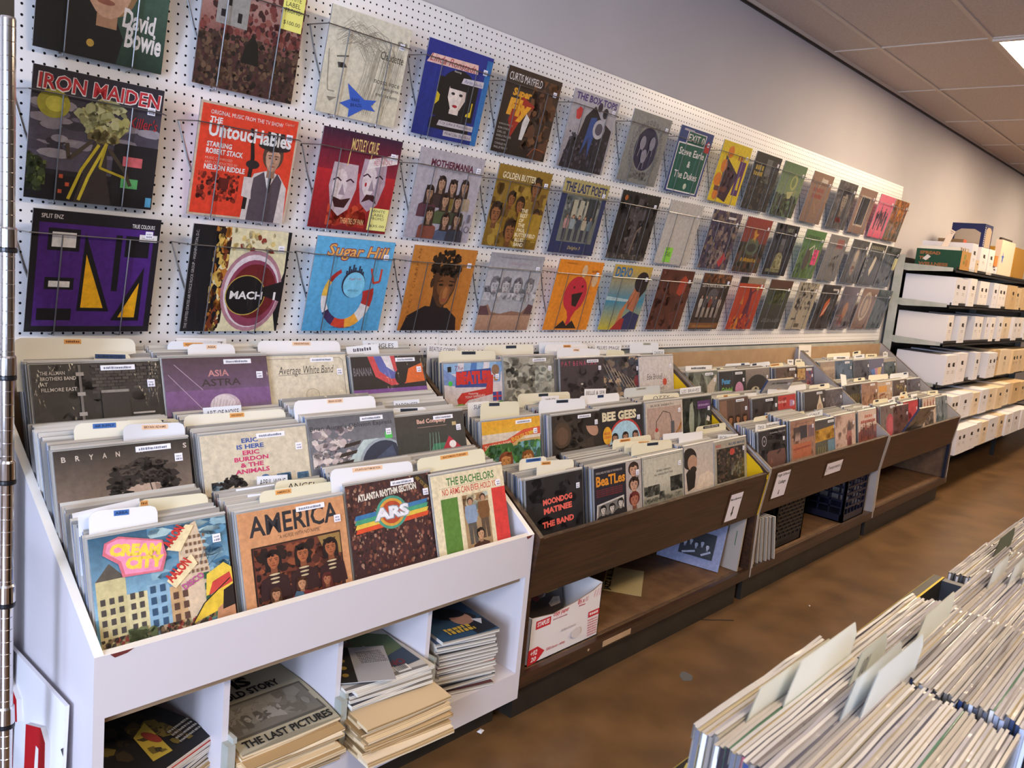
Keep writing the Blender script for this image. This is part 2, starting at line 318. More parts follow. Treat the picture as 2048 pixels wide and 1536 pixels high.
# ================================================================ record bins along the wall
SL = math.radians(17)
def bin_body(t, x0, x1, lipz, side, front, edge, lean, inside_l, inside_r, th=.019, fz=None, back=BOARD, sideR=None):
    """sloping two-tier record bin: end panels, front panel, back, stepped bottom, lower shelf and kick"""
    slope = (1.14 - lipz) / .68
    yf = -.70 if lean else -.68
    pf = [(-.015, 0.11), (-.015, 1.14), (-.035, 1.14), (yf, lipz), (yf, lipz - .02)]
    pf += [(-.672, .455), (-.676, .14), (-.64, .11)] if lean else [(yf, .11)]
    for k, (a, b) in enumerate(((x0, x0 + th), (x1 - th, x1))):
        q = MB(); q.prism(pf, a, b, mi=0)
        c = (pf[2], pf[3]); d = MB(); e = .0012
        d.prism([(c[0][0], c[0][1]), (c[1][0], c[1][1]), (c[1][0] - e, c[1][1] + .0005), (c[0][0], c[0][1] + e)], a, b)
        o = q.build('end_panel', side if not (k and sideR) else sideR, t); d.build('edge_band', edge, o)
    a, b = x0 + th, x1 - th; q = MB()
    if lean: q.prism([(-.700, lipz - .005), (-.684, lipz - .003), (-.654, .455), (-.670, .453)], a, b)
    else: q.prism([(-.68, lipz), (-.662, lipz + .002), (-.662, .543), (-.68, .543)], a, b)
    fr = q.build('front_panel', front, t)
    d = MB(); d.prism([(yf - .0008, lipz - (.004 if lean else -.0004)), (yf + .0165, lipz - (.002 if lean else -.003)), (yf + .0165, lipz - (.0025 if lean else -.002)), (yf - .0008, lipz - .005 if lean else lipz - .001)], a, b); d.build('edge_band', edge, fr)
    q = MB(); q.box(a, b, -.03, -.016, .11, 1.135); q.build('back_panel', back, t)
    q = MB(); z0 = .53
    for yy in (-.655, -.46, -.26): q.prism([(yy, z0), (yy + .19, z0 + .055), (yy + .19, z0 + .16), (yy + .205, z0 + .16), (yy + .205, z0 + .045), (yy, z0 - .012)], a, b); z0 += .135
    q.build('stepped_bottom', back, t)
    return a, b
# ---- white bin
wb = thing('record_bin', 'white laminate record bin with four open cubbies of magazines beneath', 'record bin', (-.83, -.35, 0))
wb_loc = wb.location
def t_off(o):
    v = Vector((0, 0, 0))
    while o is not None: v += Vector(o.location); o = o.parent
    return v
_MB = MB
class MB(_MB):
    def build(s, name, mats, parent=None, loc=(0, 0, 0), rot=(0, 0, 0), smooth=False):
        if parent is not None:
            o = t_off(parent); s.v = [(x - o.x, y - o.y, z - o.z) for x, y, z in s.v]
        return _MB.build(s, name, mats, parent, loc, rot, smooth)
class LB(_MB): pass      # local-coordinate builder for small things that get moved about
a, b = bin_body(wb, -1.516, -.146, .683, WHITE_LAM, WHITE_LAM, EDGE_LAM, False, 0, 0)
q = MB(); q.box(a, b, -.68, -.662, .11, .207); q.box(a, a + .004, -.68, -.662, .207, .543); q.box(b - .004, b, -.68, -.662, .207, .543); q.build('bottom_rail', WHITE_LAM, wb)
q = MB(); q.box(a, b, -.6619, -.03, .19, .2065); q.build('cubby_floor', WHITE_LAM, wb)
q = MB(); q.box(a, b, -.66, -.03, .5432, .549); q.build('cubby_ceiling', WHITE_LAM, wb)
for x in (-1.187, -.857, -.534):
    q = MB(); q.box(x - .008, x + .008, -.63, -.03, .207, .5425); o = q.build('cubby_divider', WHITE_LAM, wb)
    q = MB(); q.box(x + .008, x + .018, -.655, -.20, .345, .36); q.box(x - .008, x + .012, -.66, -.63, .207, .345); q.build('broken_shelf_strip', GREYSTEEL, o)
q = MB(); q.box(b - .012, b, -.36, -.34, .207, .543); q.build('corner_batten', GREYSTEEL, wb)
q = MB(); q.box(-1.49, -.17, -.60, -.05, 0, .11); q.build('kick_base', KICK, wb)
# chips knocked out of the white edge banding
for x, w in ((-1.485, .05), (-.185, .03)):
    q = MB(); q.poly([(x, -.6808, .682), (x + w * .2, -.6808, .672), (x + w * .7, -.6808, .675), (x + w, -.6808, .682)], '#6a2f2a'); q.build('chipped_edge', CARD, wb)
# ---- three walnut bins
BINS = {}
for key, x0, x1, lip, lab in (('B1', -.138, 1.538, .672, 'brown walnut record bin next to the white one, with an arrowed paper sign'), ('B2', 1.545, 3.232, .685, 'brown walnut record bin carrying two paper signs, milk crates below'), ('B3', 3.240, 4.876, .672, 'brown walnut record bin at the far end with an empty lower shelf')):
    t = thing('record_bin', lab, 'record bin', ((x0 + x1) / 2, -.35, 0), group='brown record bins'); BINS[key] = t
    a, b = bin_body(t, x0, x1, lip, BOARD_PALE if key != 'B1' else WALNUT, WALNUT, WALNUT_EDGE, True, 0, 0)
    q = MB(); q.box(a, b, -.655, -.03, .145, .18); q.build('lower_shelf', SHELFBOARD, t)
    q = MB(); q.box(a - .012, b + .012, -.676, -.655, .138, .183); ed = q.build('shelf_nosing', WALNUT, t)
    q = MB()
    for k in range(3): q.box(a, b, -.655 + k * .008, -.651 + k * .008, .1802, .1815)
    q.build('nosing_grooves', WALNUT_EDGE, ed)
    q = MB(); q.box(x0 + .03, x1 - .03, -.63, -.05, 0, .138); q.build('kick_base', KICK, t)
q = MB(); q.box(.335, .52, -.6775, -.676, .146, .168); q.box(.24, .25, -.6775, -.676, .158, .166); q.build('chipped_edge', BOARD, BINS['B1'])
q = MB(); q.prism([(-.50, .181), (-.50, .42), (-.25, .52), (-.03, .52), (-.03, .181)], 3.27, 3.285); q.build('half_divider', BOARD_PALE, BINS['B3'])
q = MB(); q.box(4.812, 4.8575, -.6735, -.652, .183, .456); q.build('front_stile', NAVY, BINS['B3'])
q = MB(); q.box(4.8545, 4.8568, -.651, -.03, .181, .52); q.build('inner_lining', SHELFBOARD, BINS['B3'])
q = MB(); q.poly([(1.5186, -.692, .655), (1.5186, -.645, .56), (1.5186, -.40, .62), (1.5186, -.06, .80), (1.5186, -.06, 1.105), (1.5186, -.66, .69)]); q.box(1.519, 1.5215, -.7035, -.70, .64, .66); q.prism([(-.7025, .665), (-.7005, .665), (-.6725, .455), (-.6745, .455)], 1.5335, 1.538); q.build('yellow_paint', YELLOW, BINS['B1'])
# ---- paper signs taped on the front panels
def on_panel(lip):       # y of the sloping front panel at height z
    return lambda X, Y, Z: (X, -.7015 + (lip - .005 - Z) * (.030 / (lip - .46)) + (Y), Z)
def sign(x, z, w, h, lip, label, draw):
    f = on_panel(lip); s = MB(); q = [f(x + dx, -.0006, z + dz) for dx, dz in ((0, 0), (w, 0), (w, h), (0, h))]; s.poly(q, '#e9e2e8')
    A = Art(s, w, h, -.0008, x, z, fn=f); draw(A); o = tag(s.build('paper_sign', CARD), label, 'sign')
    tp = MB(); tp.poly([f(x - .015 + dx, -.0002, z - .012 + dz) for dx, dz in ((0, 0), (w + .03, 0), (w + .03, h + .024), (0, h + .024))], '#4a3626'); tp.build('clear_tape', CARD, o)
def arrow(A, x, y0, y1, wd): A.r(x - wd / 4, y0 + (y1 - y0) * .4, x + wd / 4, y1, '#2a2624'); A.p([(x - wd / 2, y0 + (y1 - y0) * .42), (x, y0), (x + wd / 2, y0 + (y1 - y0) * .42)], '#2a2624')
sign(1.195, .478, .115, .132, .672, 'white paper sign reading Miscellaneous with a long down arrow', lambda A: (A.t(6, 76, 9, 'Miscellaneous', '#2a2624', 88, b=.02), arrow(A, 45, 14, 52, 20)))
sign(1.645, .517, .150, .134, .685, 'white paper sign reading High School College with a small arrow', lambda A: (A.t(4, 80, 15, 'High School', '#2a2624', 92, b=.02), A.t(24, 50, 17, 'College', '#2a2624', 56, b=.02), arrow(A, 48, 8, 28, 10)))
sign(2.285, .548, .225, .068, .685, 'wide white paper sign reading Transportation on the brown bin front', lambda A: (A.t(12, 34, 36, 'Transportation', '#2a2624', 76, b=.01), arrow(A, 6, 22, 60, 4), arrow(A, 94, 30, 75, 4)))

# ================================================================ printed covers (plain stand-ins, the lettering as it reads)
C_ = {}
def cover(k, bg, label, fn, **kw): C_[k] = (bg, label, fn, kw)
Wt = '#ece7e2'; Bk = '#16141a'
# --- wall, top row
def f(A):
    A.g(0, 0, 100, 100, '#253c33', '#4a6a58'); A.p([(0, 0), (62, 0), (66, 20), (58, 36), (40, 44), (20, 42), (0, 36)], '#15181c'); A.e(54, 66, 22, 32, '#9a7650'); A.r(44, 26, 60, 46, '#b48a6a')
    A.e(52, 60, 18, 27, '#cfa587'); A.e(50, 45, 7, 2.2, '#9a5f4e'); A.p([(52, 64), (56, 54), (49, 54)], '#b88c6e'); A.e(41, 12, 3, 3, '#c9a24a', 10)
    A.t(64, 30, 15, 'David', Wt, 26, b=.03, rot=-.06); A.t(67, 15, 17, 'Bowie', Wt, 30, b=.03, rot=-.06)
cover('w11', '#2c4a3c', 'dark green sleeve with a pale face above a black collar, top row left end', f)
def f(A):
    A.g(0, 40, 100, 100, '#7a4a44', '#c39a8c'); A.d(0, 45, 100, 100, 260, 3, ['#5c2b2a', '#7a3d38', '#8d5448', '#3c2020']); A.p([(14, 54), (14, 80), (30, 92), (44, 80), (44, 54)], '#9b9790'); A.p([(12, 80), (30, 95), (46, 80)], '#6d625e'); A.r(24, 70, 27, 76, Bk); A.r(34, 58, 38, 66, Bk); A.r(18, 60, 22, 66, Bk)
    A.d(0, 0, 100, 48, 420, 2.6, ['#46332a', '#2f2420', '#5d4636', '#211a18', '#6e5440', '#3a2420']); A.p([(42, 26), (60, 26), (57, 44), (51, 52), (45, 42)], '#171714')
cover('w12', '#4a2e2c', 'dark reddish country scene sleeve with a yellow promo note', f, note=('#f1ea7c', 76, 64, 22, 32, ['WHITE', 'LABEL', 'PROMO!', '', '$100.00']))
def f(A):
    A.g(0, 0, 100, 100, '#d8cfb4', '#e2dac2')
    for k in range(46): x = rnd.uniform(14, 52); y = 70 + rnd.uniform(0, 20); A.l([(x - 4, y - 4), (x + 6, y + 3 + rnd.uniform(-3, 3)), (x + 20, y - 2), (x + 32, y - 16)], .55, rnd.choice(['#a39c8a', '#b5ad98', '#c3bba4', '#8d8778']))
    for k in range(60): x = rnd.uniform(46, 94); A.l([(x + 2, rnd.uniform(60, 86)), (x - 1, 44), (x - rnd.uniform(4, 10), rnd.uniform(4, 30))], .6, rnd.choice(['#b3aa93', '#c0b8a2', '#a59c86', '#cbc3ae']))
    A.p([(16, 50), (24, 51), (28, 47), (18, 45)], '#4c4844'); A.e(22, 48, 2.5, 2.5, '#22201e', 8); A.l([(14, 55), (28, 58)], 1.4, '#6d675c'); A.l([(4, 60), (8, 30), (10, 22), (18, 22)], 1, '#9a9280'); A.p([(10, 16), (22, 17), (14, 12)], '#8d8577')
    A.t(66, 64, 8, 'Claudette', '#3a3733', 30); [A.t(97, 40 - 6 * i, 3.6, s, '#4a4640', al='r') for i, s in enumerate(['nossa voce', 'cuanta gente', 'trem de ferro'])]; A.e(88, 84, 4, 2, '#8d8577', 10); A.e(95, 84, 2, 2, '#8d8577', 10)
cover('w13', '#d9d2ba', 'cream sleeve with a drawn face and a blue paper star', f, star=1)
def f(A):
    A.g(0, 0, 100, 100, '#182a78', '#22308c'); A.r(91, 0, 100, 96, '#2a6fae'); A.p([(24, 24), (24, 66), (86, 66), (86, 24)], '#121217'); A.p([(24, 34), (24, 50), (34, 44)], '#e8cb2e'); A.p([(76, 46), (82, 46), (82, 30), (74, 30)], '#e8cb2e')
    A.e(55, 56, 27, 21, '#131115'); A.p([(30, 60), (80, 60), (80, 36), (72, 31), (36, 31), (30, 38)], '#131115'); A.p([(42, 58), (68, 58), (69, 46), (63, 35), (56, 30), (49, 34), (42, 46)], '#ecdccf'); A.p([(62, 58), (68, 58), (69, 46), (63, 35), (58, 31), (63, 46)], '#d3bdae'); A.p([(40, 62), (70, 62), (68, 56), (43, 56)], '#131115'); A.e(49, 51, 3, 1.6, '#2b2428', 8); A.e(61, 51, 3, 1.6, '#2b2428', 8); A.e(55, 38, 4, 1.6, '#a81c2c', 10); A.r(48, 22, 62, 34, '#e2cebf'); A.p([(22, 20), (42, 29), (68, 29), (84, 18), (84, 10), (22, 10)], '#131217')
    A.p([(2, 76), (8, 86), (78, 88), (80, 78)], '#eec4b4'); A.t(6, 78, 8, 'Linda Ronstadt', '#b8404a', 70, sh=.3); A.p([(58, 64), (60, 70), (92, 72), (92, 65)], '#d6cdd0'); A.t(62, 65.5, 4, 'Aaron Neville', '#3b4a8c', 28, sh=.3); A.t(44, 73, 2.6, 'Featuring', Wt, sh=.3)
    A.p([(34, 14), (36, 20), (90, 21), (90, 15)], '#c3b9b8'); A.t(38, 15.6, 4, 'Cry Like a Rainstorm', '#4a3a58', 50, sh=.3); A.p([(46, 4), (46, 10), (90, 11), (92, 5)], '#c3b9b8'); A.t(48, 5.6, 4, 'Howl Like the Wind', '#4a3a58', 42, sh=.3)
cover('w14', '#1b2f86', 'dark blue sleeve with a black-haired woman and torn paper strips', f)
def f(A):
    A.g(0, 0, 100, 100, '#241a16', '#3c2c24'); A.d(50, 10, 100, 95, 90, 8, ['#5b3a26', '#70482c', '#3f2a1e', '#2b1d18']); A.p([(18, 40), (28, 20), (40, 44), (60, 62), (36, 70), (22, 60)], '#a52e22'); A.p([(44, 20), (50, 20), (56, 46), (48, 52), (44, 40)], '#d9d4cc'); A.e(52, 54, 3.5, 4.5, '#7a4f36')
    A.t(4, 85, 9, 'CURTIS MAYFIELD', Wt, 60); A.t(16, 66, 12, 'Super', '#eaa52c', 34, b=.05, sh=.1); A.t(12, 40, 26, 'Fly', '#eaa52c', 42, b=.07, sh=.1); [A.t(4, 32 - 4.6 * i, 2.6, s, '#b9b0a6') for i, s in enumerate(['GORDON PARKS JR', 'RON ONEAL', 'CARL LEE', 'SHEILA FRAZIER', 'JULIUS HARRIS', 'CHARLES MC', 'PHILLIP FENTY'])]; A.e(82, 6, 14, 8, '#4a2c1c'); A.l([(66, 3), (76, 14), (96, 12)], 1, '#a5532c')
cover('w15', '#2a1f1a', 'dark brown sleeve with swollen orange letters and a small white suit', f)
def f(A):
    A.g(0, 0, 100, 100, '#8d878c', '#bdb7b9'); A.p([(4, 4), (12, 40), (28, 44), (34, 70), (50, 86), (66, 72), (96, 60), (96, 0), (4, 0)], '#232028'); A.d(6, 2, 96, 48, 180, 2.6, ['#2b2730', '#3b3540', '#191820', '#514a56']); A.p([(40, 20), (46, 70), (58, 72), (62, 56), (56, 18), (50, 44)], '#35508c'); A.e(68, 58, 13, 13, '#b9b4b6'); A.e(68, 58, 8, 8, '#55505a'); A.e(74, 80, 6, 7, '#2a262e'); A.e(60, 86, 5, 6, '#2a262e')
    A.p([(12, 74), (18, 80), (24, 78), (26, 70), (22, 64), (15, 64)], '#cc3b36'); A.t(5, 88, 9, 'THE BOX TOPS', '#4b3a78', 90, b=.03)
cover('w16', '#b1abad', 'grey sleeve with purple lettering over a dark heap and blue clothes', f)
def f(A):
    A.g(0, 0, 100, 100, '#82817b', '#94928b'); A.e(52, 50, 29, 31, '#2d2a45', 30)
    for a in range(26): k = a * .242; A.e(52 + 37 * math.cos(k), 50 + 38 * math.sin(k), 3.2, 4, '#6d6b6c', 7); A.e(52 + 37 * math.cos(k), 50 + 38 * math.sin(k), 1.8, 2.4, '#8a8882', 7)
    for x, y in ((40, 58), (64, 60), (50, 40)): A.e(x, y, 7, 10, '#8d8a94'); A.l([(x - 4, y - 8), (x - 6, y - 20)], 2, '#7d7a86'); A.l([(x + 3, y - 8), (x + 4, y - 18)], 2, '#7d7a86')
    A.d(30, 6, 74, 18, 30, 3, ['#74726e', '#6d6b68'])
cover('w17', '#8b8a84', 'grey sleeve with a dark purple disc of pale faces', f)
def f(A):
    A.r(0, 0, 100, 100, '#33477e'); A.p([(6, 2), (4, 76), (96, 78), (94, 2)], Wt); A.p([(8, 4), (6, 74), (94, 76), (92, 4)], '#0f5a4a'); A.r(24, 76, 80, 95, Wt); A.r(26, 77, 78, 94, '#0f5a4a'); A.t(28, 80, 11, 'EXIT 0', Wt, 48, b=.01)
    A.t(50, 58, 11, 'Steve Earle', Wt, 76, 'c', b=.015); A.t(50, 41, 10, '&', Wt, None, 'c', b=.015); A.t(50, 23, 11, 'The Dukes', Wt, 70, 'c', b=.015); A.e(56, 12, 5, 5, '#c9d0b8', 7); A.r(10, 94, 40, 97, '#b9b6c0'); A.p([(82, 70), (82, 82), (90, 88), (97, 82), (97, 70)], '#b82c2c')
cover('w18', '#33477e', 'green road sign sleeve reading EXIT 0', f)
def f(A):
    A.r(0, 0, 100, 100, '#e6c71e'); A.r(72, 0, 94, 74, '#5a2468'); A.r(72, 0, 100, 16, '#e6c71e'); A.p([(28, 8), (20, 78), (76, 50), (58, 2)], '#3a2330'); A.d(34, 20, 62, 60, 40, 4, ['#4a2f3c', '#2b1a24', '#583a46']); A.e(32, 84, 10, 10, '#dd7c1c'); A.e(22, 60, 10, 11, '#dd7c1c'); A.e(14, 36, 12, 12, '#dd7c1c'); A.e(20, 12, 10, 9, '#dd7c1c'); A.r(10, 18, 50, 26, '#6a3a30'); A.r(62, 76, 80, 92, '#e6c71e'); A.s(62, 74, 10, '#b35d20', 20); A.p([(82, 26), (90, 26), (86, 50), (80, 44)], '#e6c71e')
cover('w19', '#e6c71e', 'yellow sleeve with orange discs, purple bars and a dark diamond', f)
def f(A):
    A.d(0, 0, 100, 60, 200, 4, ['#2c2823', '#3f3932', '#544a3e', '#1e1c1c']); A.s(10, 70, 9, '#b79a34', 32); A.s(8, 60, 8, '#b79a34', 34); A.r(46, 66, 68, 92, '#6d6c6a'); A.d(40, 50, 72, 66, 30, 4, ['#77756c', '#5b594f', '#8d8a7a']); A.r(70, 70, 96, 92, '#3a3836')
cover('w110', '#26231f', 'black sleeve with yellow lettering upper left and grainy dark figures', f)
def f(A):
    A.g(0, 40, 100, 100, '#7d8d66', '#5c7650'); A.d(0, 0, 100, 42, 160, 5, ['#2f352a', '#434a38', '#3a3a2e', '#555a44']); A.e(62, 66, 14, 15, '#a8a96a'); A.e(60, 66, 8, 10, '#6d7d4f'); A.p([(44, 46), (70, 50), (64, 36), (52, 34)], '#b4b07c'); A.e(78, 48, 8, 6, '#8d9460')
cover('w111', '#5f7a52', 'mossy green sleeve with pale rounded shapes', f)
def f(A):
    A.g(0, 0, 100, 100, '#7d6250', '#90725e'); A.s(20, 62, 9, '#8d4038', 50); A.s(22, 50, 8, '#8d4038', 46); A.l([(44, 40), (60, 20)], 4, '#94785f'); A.r(48, 82, 76, 90, '#c8bcae'); A.p([(40, 66), (46, 92), (52, 92)], '#b3a494')
cover('w112', '#86695a', 'tan brown sleeve with faded red letters', f)
def f(A):
    A.d(0, 0, 100, 100, 200, 5, ['#4b4746', '#5b5654', '#3a3738', '#6a6462']); A.head(52, 60, 24, '#84796e', '#2f2a2c', 1.6); A.d(36, 14, 66, 24, 20, 4, ['#8d3a30', '#6d3030'])
cover('w113', '#4b4746', 'charcoal sleeve with a pale haggard face and reddish lower edge', f)
def f(A):
    A.p([(16, 16), (16, 84), (74, 84), (74, 16)], '#b9a896'); A.r(20, 20, 70, 80, '#2b2a2f'); A.d(22, 24, 68, 76, 50, 6, ['#35343a', '#26262a', '#403c3c'])
cover('w114', '#86695a', 'tan sleeve framing a dark rectangular picture', f)
def f(A):
    A.g(0, 0, 100, 100, '#d65a72', '#dc6f88'); [A.man(18 + 15 * i, 18 + 10 * (i % 2), 44, '#3c2030', '#2b1824', '#5a3038') for i in range(5)]; A.d(10, 34, 80, 60, 26, 5, ['#4a2434', '#7a3048'])
cover('w115', '#d9637f', 'bright pink sleeve with a crowd of small dark figures', f)
def f(A): A.d(0, 50, 100, 100, 160, 6, ['#b9702e', '#8d4f22', '#cf8a3c', '#5a3820']); A.d(0, 0, 100, 50, 160, 6, ['#5a5038', '#46402e', '#73603c', '#8a5c2c']); A.d(20, 20, 70, 54, 30, 5, ['#a3652e'])
cover('w116', '#96602e', 'orange and olive blotched sleeve at the right end of the top row', f)
# --- wall, middle row
def f(A):
    A.g(0, 24, 100, 100, '#5a5462', '#2a2630')
    for k in range(46): A.e(rnd.uniform(0, 100), rnd.uniform(36, 76), rnd.uniform(6, 14), rnd.uniform(1.6, 4), rnd.choice(['#6f6874', '#8b828a', '#4a4450', '#37323c', '#9a9298']), 10)
    A.e(16, 74, 12, 11, '#a8a03a'); A.e(17, 74, 7, 6, '#cfc64e'); A.r(0, 0, 100, 20, '#1a171b'); A.r(64, 10, 100, 52, '#201d21'); A.r(72, 34, 88, 42, '#d96a70'); A.r(72, 16, 86, 24, '#5fae6a'); A.d(0, 6, 14, 36, 50, 3, ['#3f4a2a', '#5f6a34', '#2b3320']); [A.r(24 + 5 * (i % 2), 6 + 6 * i, 27 + 5 * (i % 2), 9 + 6 * i, '#c9583a') for i in range(3)]
    # plain stand-in: a pale wind-blown tree hung with yellow ribbons
    A.p([(36, 0), (66, 0), (60, 24), (58, 50), (48, 50), (42, 26)], '#3b3330'); A.blot(54, 67, 18, 15, 90, 4.5, ['#a8a878', '#c3c08e', '#8d8c60', '#b5ae6a']); A.blot(55, 54, 10, 6, 24, 3, ['#6a5e3c', '#8d8050']); A.l([(32, 2), (40, 26), (52, 48)], 2.4, '#c9b42e'); A.l([(40, 2), (46, 22), (58, 50)], 2.4, '#d6c23a'); A.l([(58, 50), (54, 30), (76, 24)], 2, '#bfa92c'); A.l([(46, 50), (30, 34), (28, 46)], 3, '#4a4034'); A.l([(60, 46), (74, 30), (80, 18)], 3, '#4a4034')
    A.t(3, 83, 13, 'IRON MAIDEN', Wt, 95, b=.055, sh=.05); A.t(4, 84, 11.4, 'IRON MAIDEN', '#c23038', 93, b=.02, sh=.05); A.t(74, 66, 9, "Killer's", '#b32a30', 23, sh=.2); A.r(94, 2, 99, 10, '#58a0c4')
cover('w21', '#28242c', 'black stormy night sleeve with jagged red lettering and a yellow moon', f)
def f(A):
    A.r(0, 0, 100, 100, '#c9b49c'); A.r(2, 2, 98, 98, '#e2432a'); A.d(6, 14, 46, 40, 110, 2.2, ['#7a2418', '#4a1a14', '#b33826', '#8d2c1e']); A.r(26, 26, 36, 36, '#5f1c16')
    A.p([(52, 0), (54, 30), (60, 44), (72, 48), (86, 46), (96, 34), (98, 0)], '#d8ccc6'); A.p([(58, 0), (60, 40), (70, 47), (76, 30), (84, 47), (90, 40), (88, 0)], '#574a52'); A.p([(70, 47), (76, 30), (82, 47)], Wt); A.p([(75, 44), (79, 44), (78, 28), (76, 28)], '#2a2428'); A.head(77, 60, 13, '#d0a287', '#5a4236'); A.e(77, 71, 17, 4.4, '#2c2628'); A.p([(67, 72), (68, 84), (86, 84), (87, 72)], '#2f292b'); A.r(67, 72, 87, 75, '#171416')
    A.p([(52, 10), (56, 10), (58, 58), (53, 84), (50, 84), (54, 58)], '#241d1e'); A.e(57, 52, 7, 4, '#2d2526'); A.p([(50, 22), (60, 20), (58, 40), (50, 40)], '#d8ccc6')
    A.t(10, 90, 3.6, 'ORIGINAL MUSIC FROM THE TV SHOW', Wt, 72); A.t(10, 83, 5, 'THE', Wt, 12, b=.03); A.t(10, 71, 13, 'UntoucHaBles', Wt, 84, b=.03); A.t(10, 62, 4.6, 'STARRING', Wt, 24, b=.03); A.t(10, 56, 4.8, 'ROBERT STACK', Wt, 36, b=.03); [A.t(10, 51 - 3.6 * i, 2.2, q, '#f0b8a4') for i, q in enumerate(['MUSIC COMPOSED', 'AND CONDUCTED BY'])]; A.t(10, 42, 4.8, 'NELSON RIDDLE', Wt, 40, b=.03); A.t(84, 92, 3, 'Capitol', '#f0b8a4', 10, sh=.3)
cover('w22', '#e2432a', 'orange-red sleeve with a man in a dark hat and grey vest', f)
def f(A):
    A.g(0, 0, 100, 60, '#7e141c', '#b8242c'); A.g(0, 60, 100, 100, '#8d1c30', '#341a36'); A.d(20, 4, 70, 30, 24, 8, ['#c8482c', '#a8281f'])
    for cx, cy, sm in ((34, 40, 1), (70, 48, 0)):
        A.p([(cx - 17, cy + 4), (cx - 15, cy + 28), (cx + 15, cy + 28), (cx + 17, cy + 4), (cx + 11, cy - 18), (cx, cy - 26), (cx - 11, cy - 18)], '#c3aeb2' if sm else '#b49ca8'); A.e(cx - 4, cy + 6, 9, 16, '#dccbca'); A.l([(cx - 13, cy + 10), (cx - 8, cy + 13), (cx - 3, cy + 10)], 1.6, '#3a2030'); A.l([(cx + 3, cy + 10), (cx + 8, cy + 13), (cx + 13, cy + 10)], 1.6, '#3a2030'); A.p([(cx - 1, cy + 8), (cx + 4, cy - 4), (cx - 4, cy - 4)], '#a08c94')
        A.p([(cx - 12, cy - 6), (cx, cy - 9), (cx + 12, cy - 6), (cx + 6, cy - 17), (cx - 6, cy - 17)] if sm else [(cx - 10, cy - 17), (cx - 5, cy - 8), (cx + 5, cy - 8), (cx + 10, cy - 17), (cx, cy - 13)], '#3a1016')
    A.e(62, 50, 1.4, 2.4, '#b0222a', 8); A.t(36, 82, 12, 'MOTLEY CRUE', '#e8c87c', 34, b=.01); A.l([(36, 82), (35, 66)], 1, '#e8c87c'); A.l([(63, 82), (62, 68)], 1, '#e8c87c'); A.t(38, 7, 6, 'THEATRE OF PAIN', '#e3b07a', 30, b=.01)
    A.p([(60, 66), (61, 76), (97, 86), (98, 76)], '#e8ddd8'); A.t(68, 70, 5, 'PREVIEW ONLY', '#b83a4a', 24, rot=.2); A.t(68, 75, 4, 'THEATRE', '#b83a4a', 16, rot=.2)
cover('w23', '#a01a22', 'crimson sleeve with two pale theatre masks and a yellow promo note', f, note=('#e6e08c', 74, 3, 25, 24, ['WHITE', 'LABEL', 'PROMO', '', '$35.00']))
def f(A):
    A.g(0, 0, 100, 100, '#a6a0aa', '#b4adb2'); A.t(18, 82, 8, 'MOTHERMANIA', '#5a1c34', 66, b=.04); A.t(34, 77.5, 2.4, 'THE BEST OF THE MOTHERS', '#6a6066', 34)
    for x, y, c in ((40, 42, '#3a2e2e'), (58, 40, '#7a6632'), (76, 42, '#a5937c'), (24, 30, '#5a3440'), (50, 24, '#4a5638'), (70, 24, '#3f4432'), (30, 6, '#7a4438'), (56, 2, '#4a566e'), (74, 4, '#2f3340')): A.bust(x, y + 22, 8, '#b08a6e', '#332521', c, 1.6)
    A.l([(84, 6), (86, 26)], 1, '#4b4650'); A.e(92, 16, 4, 4, '#55505a', 12); A.e(92, 16, 3, 3, '#aaa4ac', 12); A.r(90, 24, 94, 34, '#6a646e')
cover('w24', '#a9a4ac', 'grey sleeve with a huddle of long-haired people under maroon lettering', f)
def f(A):
    A.g(0, 0, 100, 100, '#7a5c1c', '#94742a'); A.d(0, 0, 100, 78, 60, 8, ['#6d4e20', '#8f6c26', '#a58432', '#5c4218'])
    for x, y, q in ((12, 40, 13), (34, 60, 9), (52, 54, 10), (44, 20, 14), (74, 78, 12), (86, 44, 8)): A.head(x, y, q, '#8d5a34', '#2e1f14')
    A.r(52, 12, 98, 46, '#a5822a'); A.t(8, 84, 8, 'GOLDEN BUTTER', '#efe0b8', 62, b=.02); [A.t(56 - 2 * (i == 5), 46 - 6.2 * i, 5, q, '#efe0b8', b=.03) for i, q in enumerate(['THE', 'BEST', 'OF', 'THE', 'PAUL', 'BUTTERFIELD', 'BLUES', 'BAND'])]
cover('w25', '#8a6a22', 'ochre sleeve with overlapping brown faces and stacked cream words', f)
def f(A):
    A.r(0, 0, 100, 100, '#26345c'); A.r(0, 80, 100, 100, '#b3a66a'); A.t(4, 83, 13, 'THE LAST POETS', '#23305e', 92, b=.03); A.r(12, 16, 90, 80, '#6f746c'); A.d(14, 40, 88, 78, 70, 6, ['#7d8078', '#5b605a', '#8d9088', '#4a4e4c']); [A.r(30 + 14 * i, 50, 40 + 14 * i, 74, '#b0ab94') for i in range(3)]; A.r(62, 44, 84, 78, '#32383a'); [A.man(24 + 13 * i, 18, 36, c, '#3a3f4a') for i, c in enumerate(['#b78a84', '#8d9a9c', '#3a4454', '#b0a48c', '#6a7a80'])]; A.t(40, 5, 6, 'Delights 3', '#c9b878', 28, sh=.3)
cover('w26', '#27355e', 'dark blue sleeve with a street photograph and a straw-coloured title band', f)
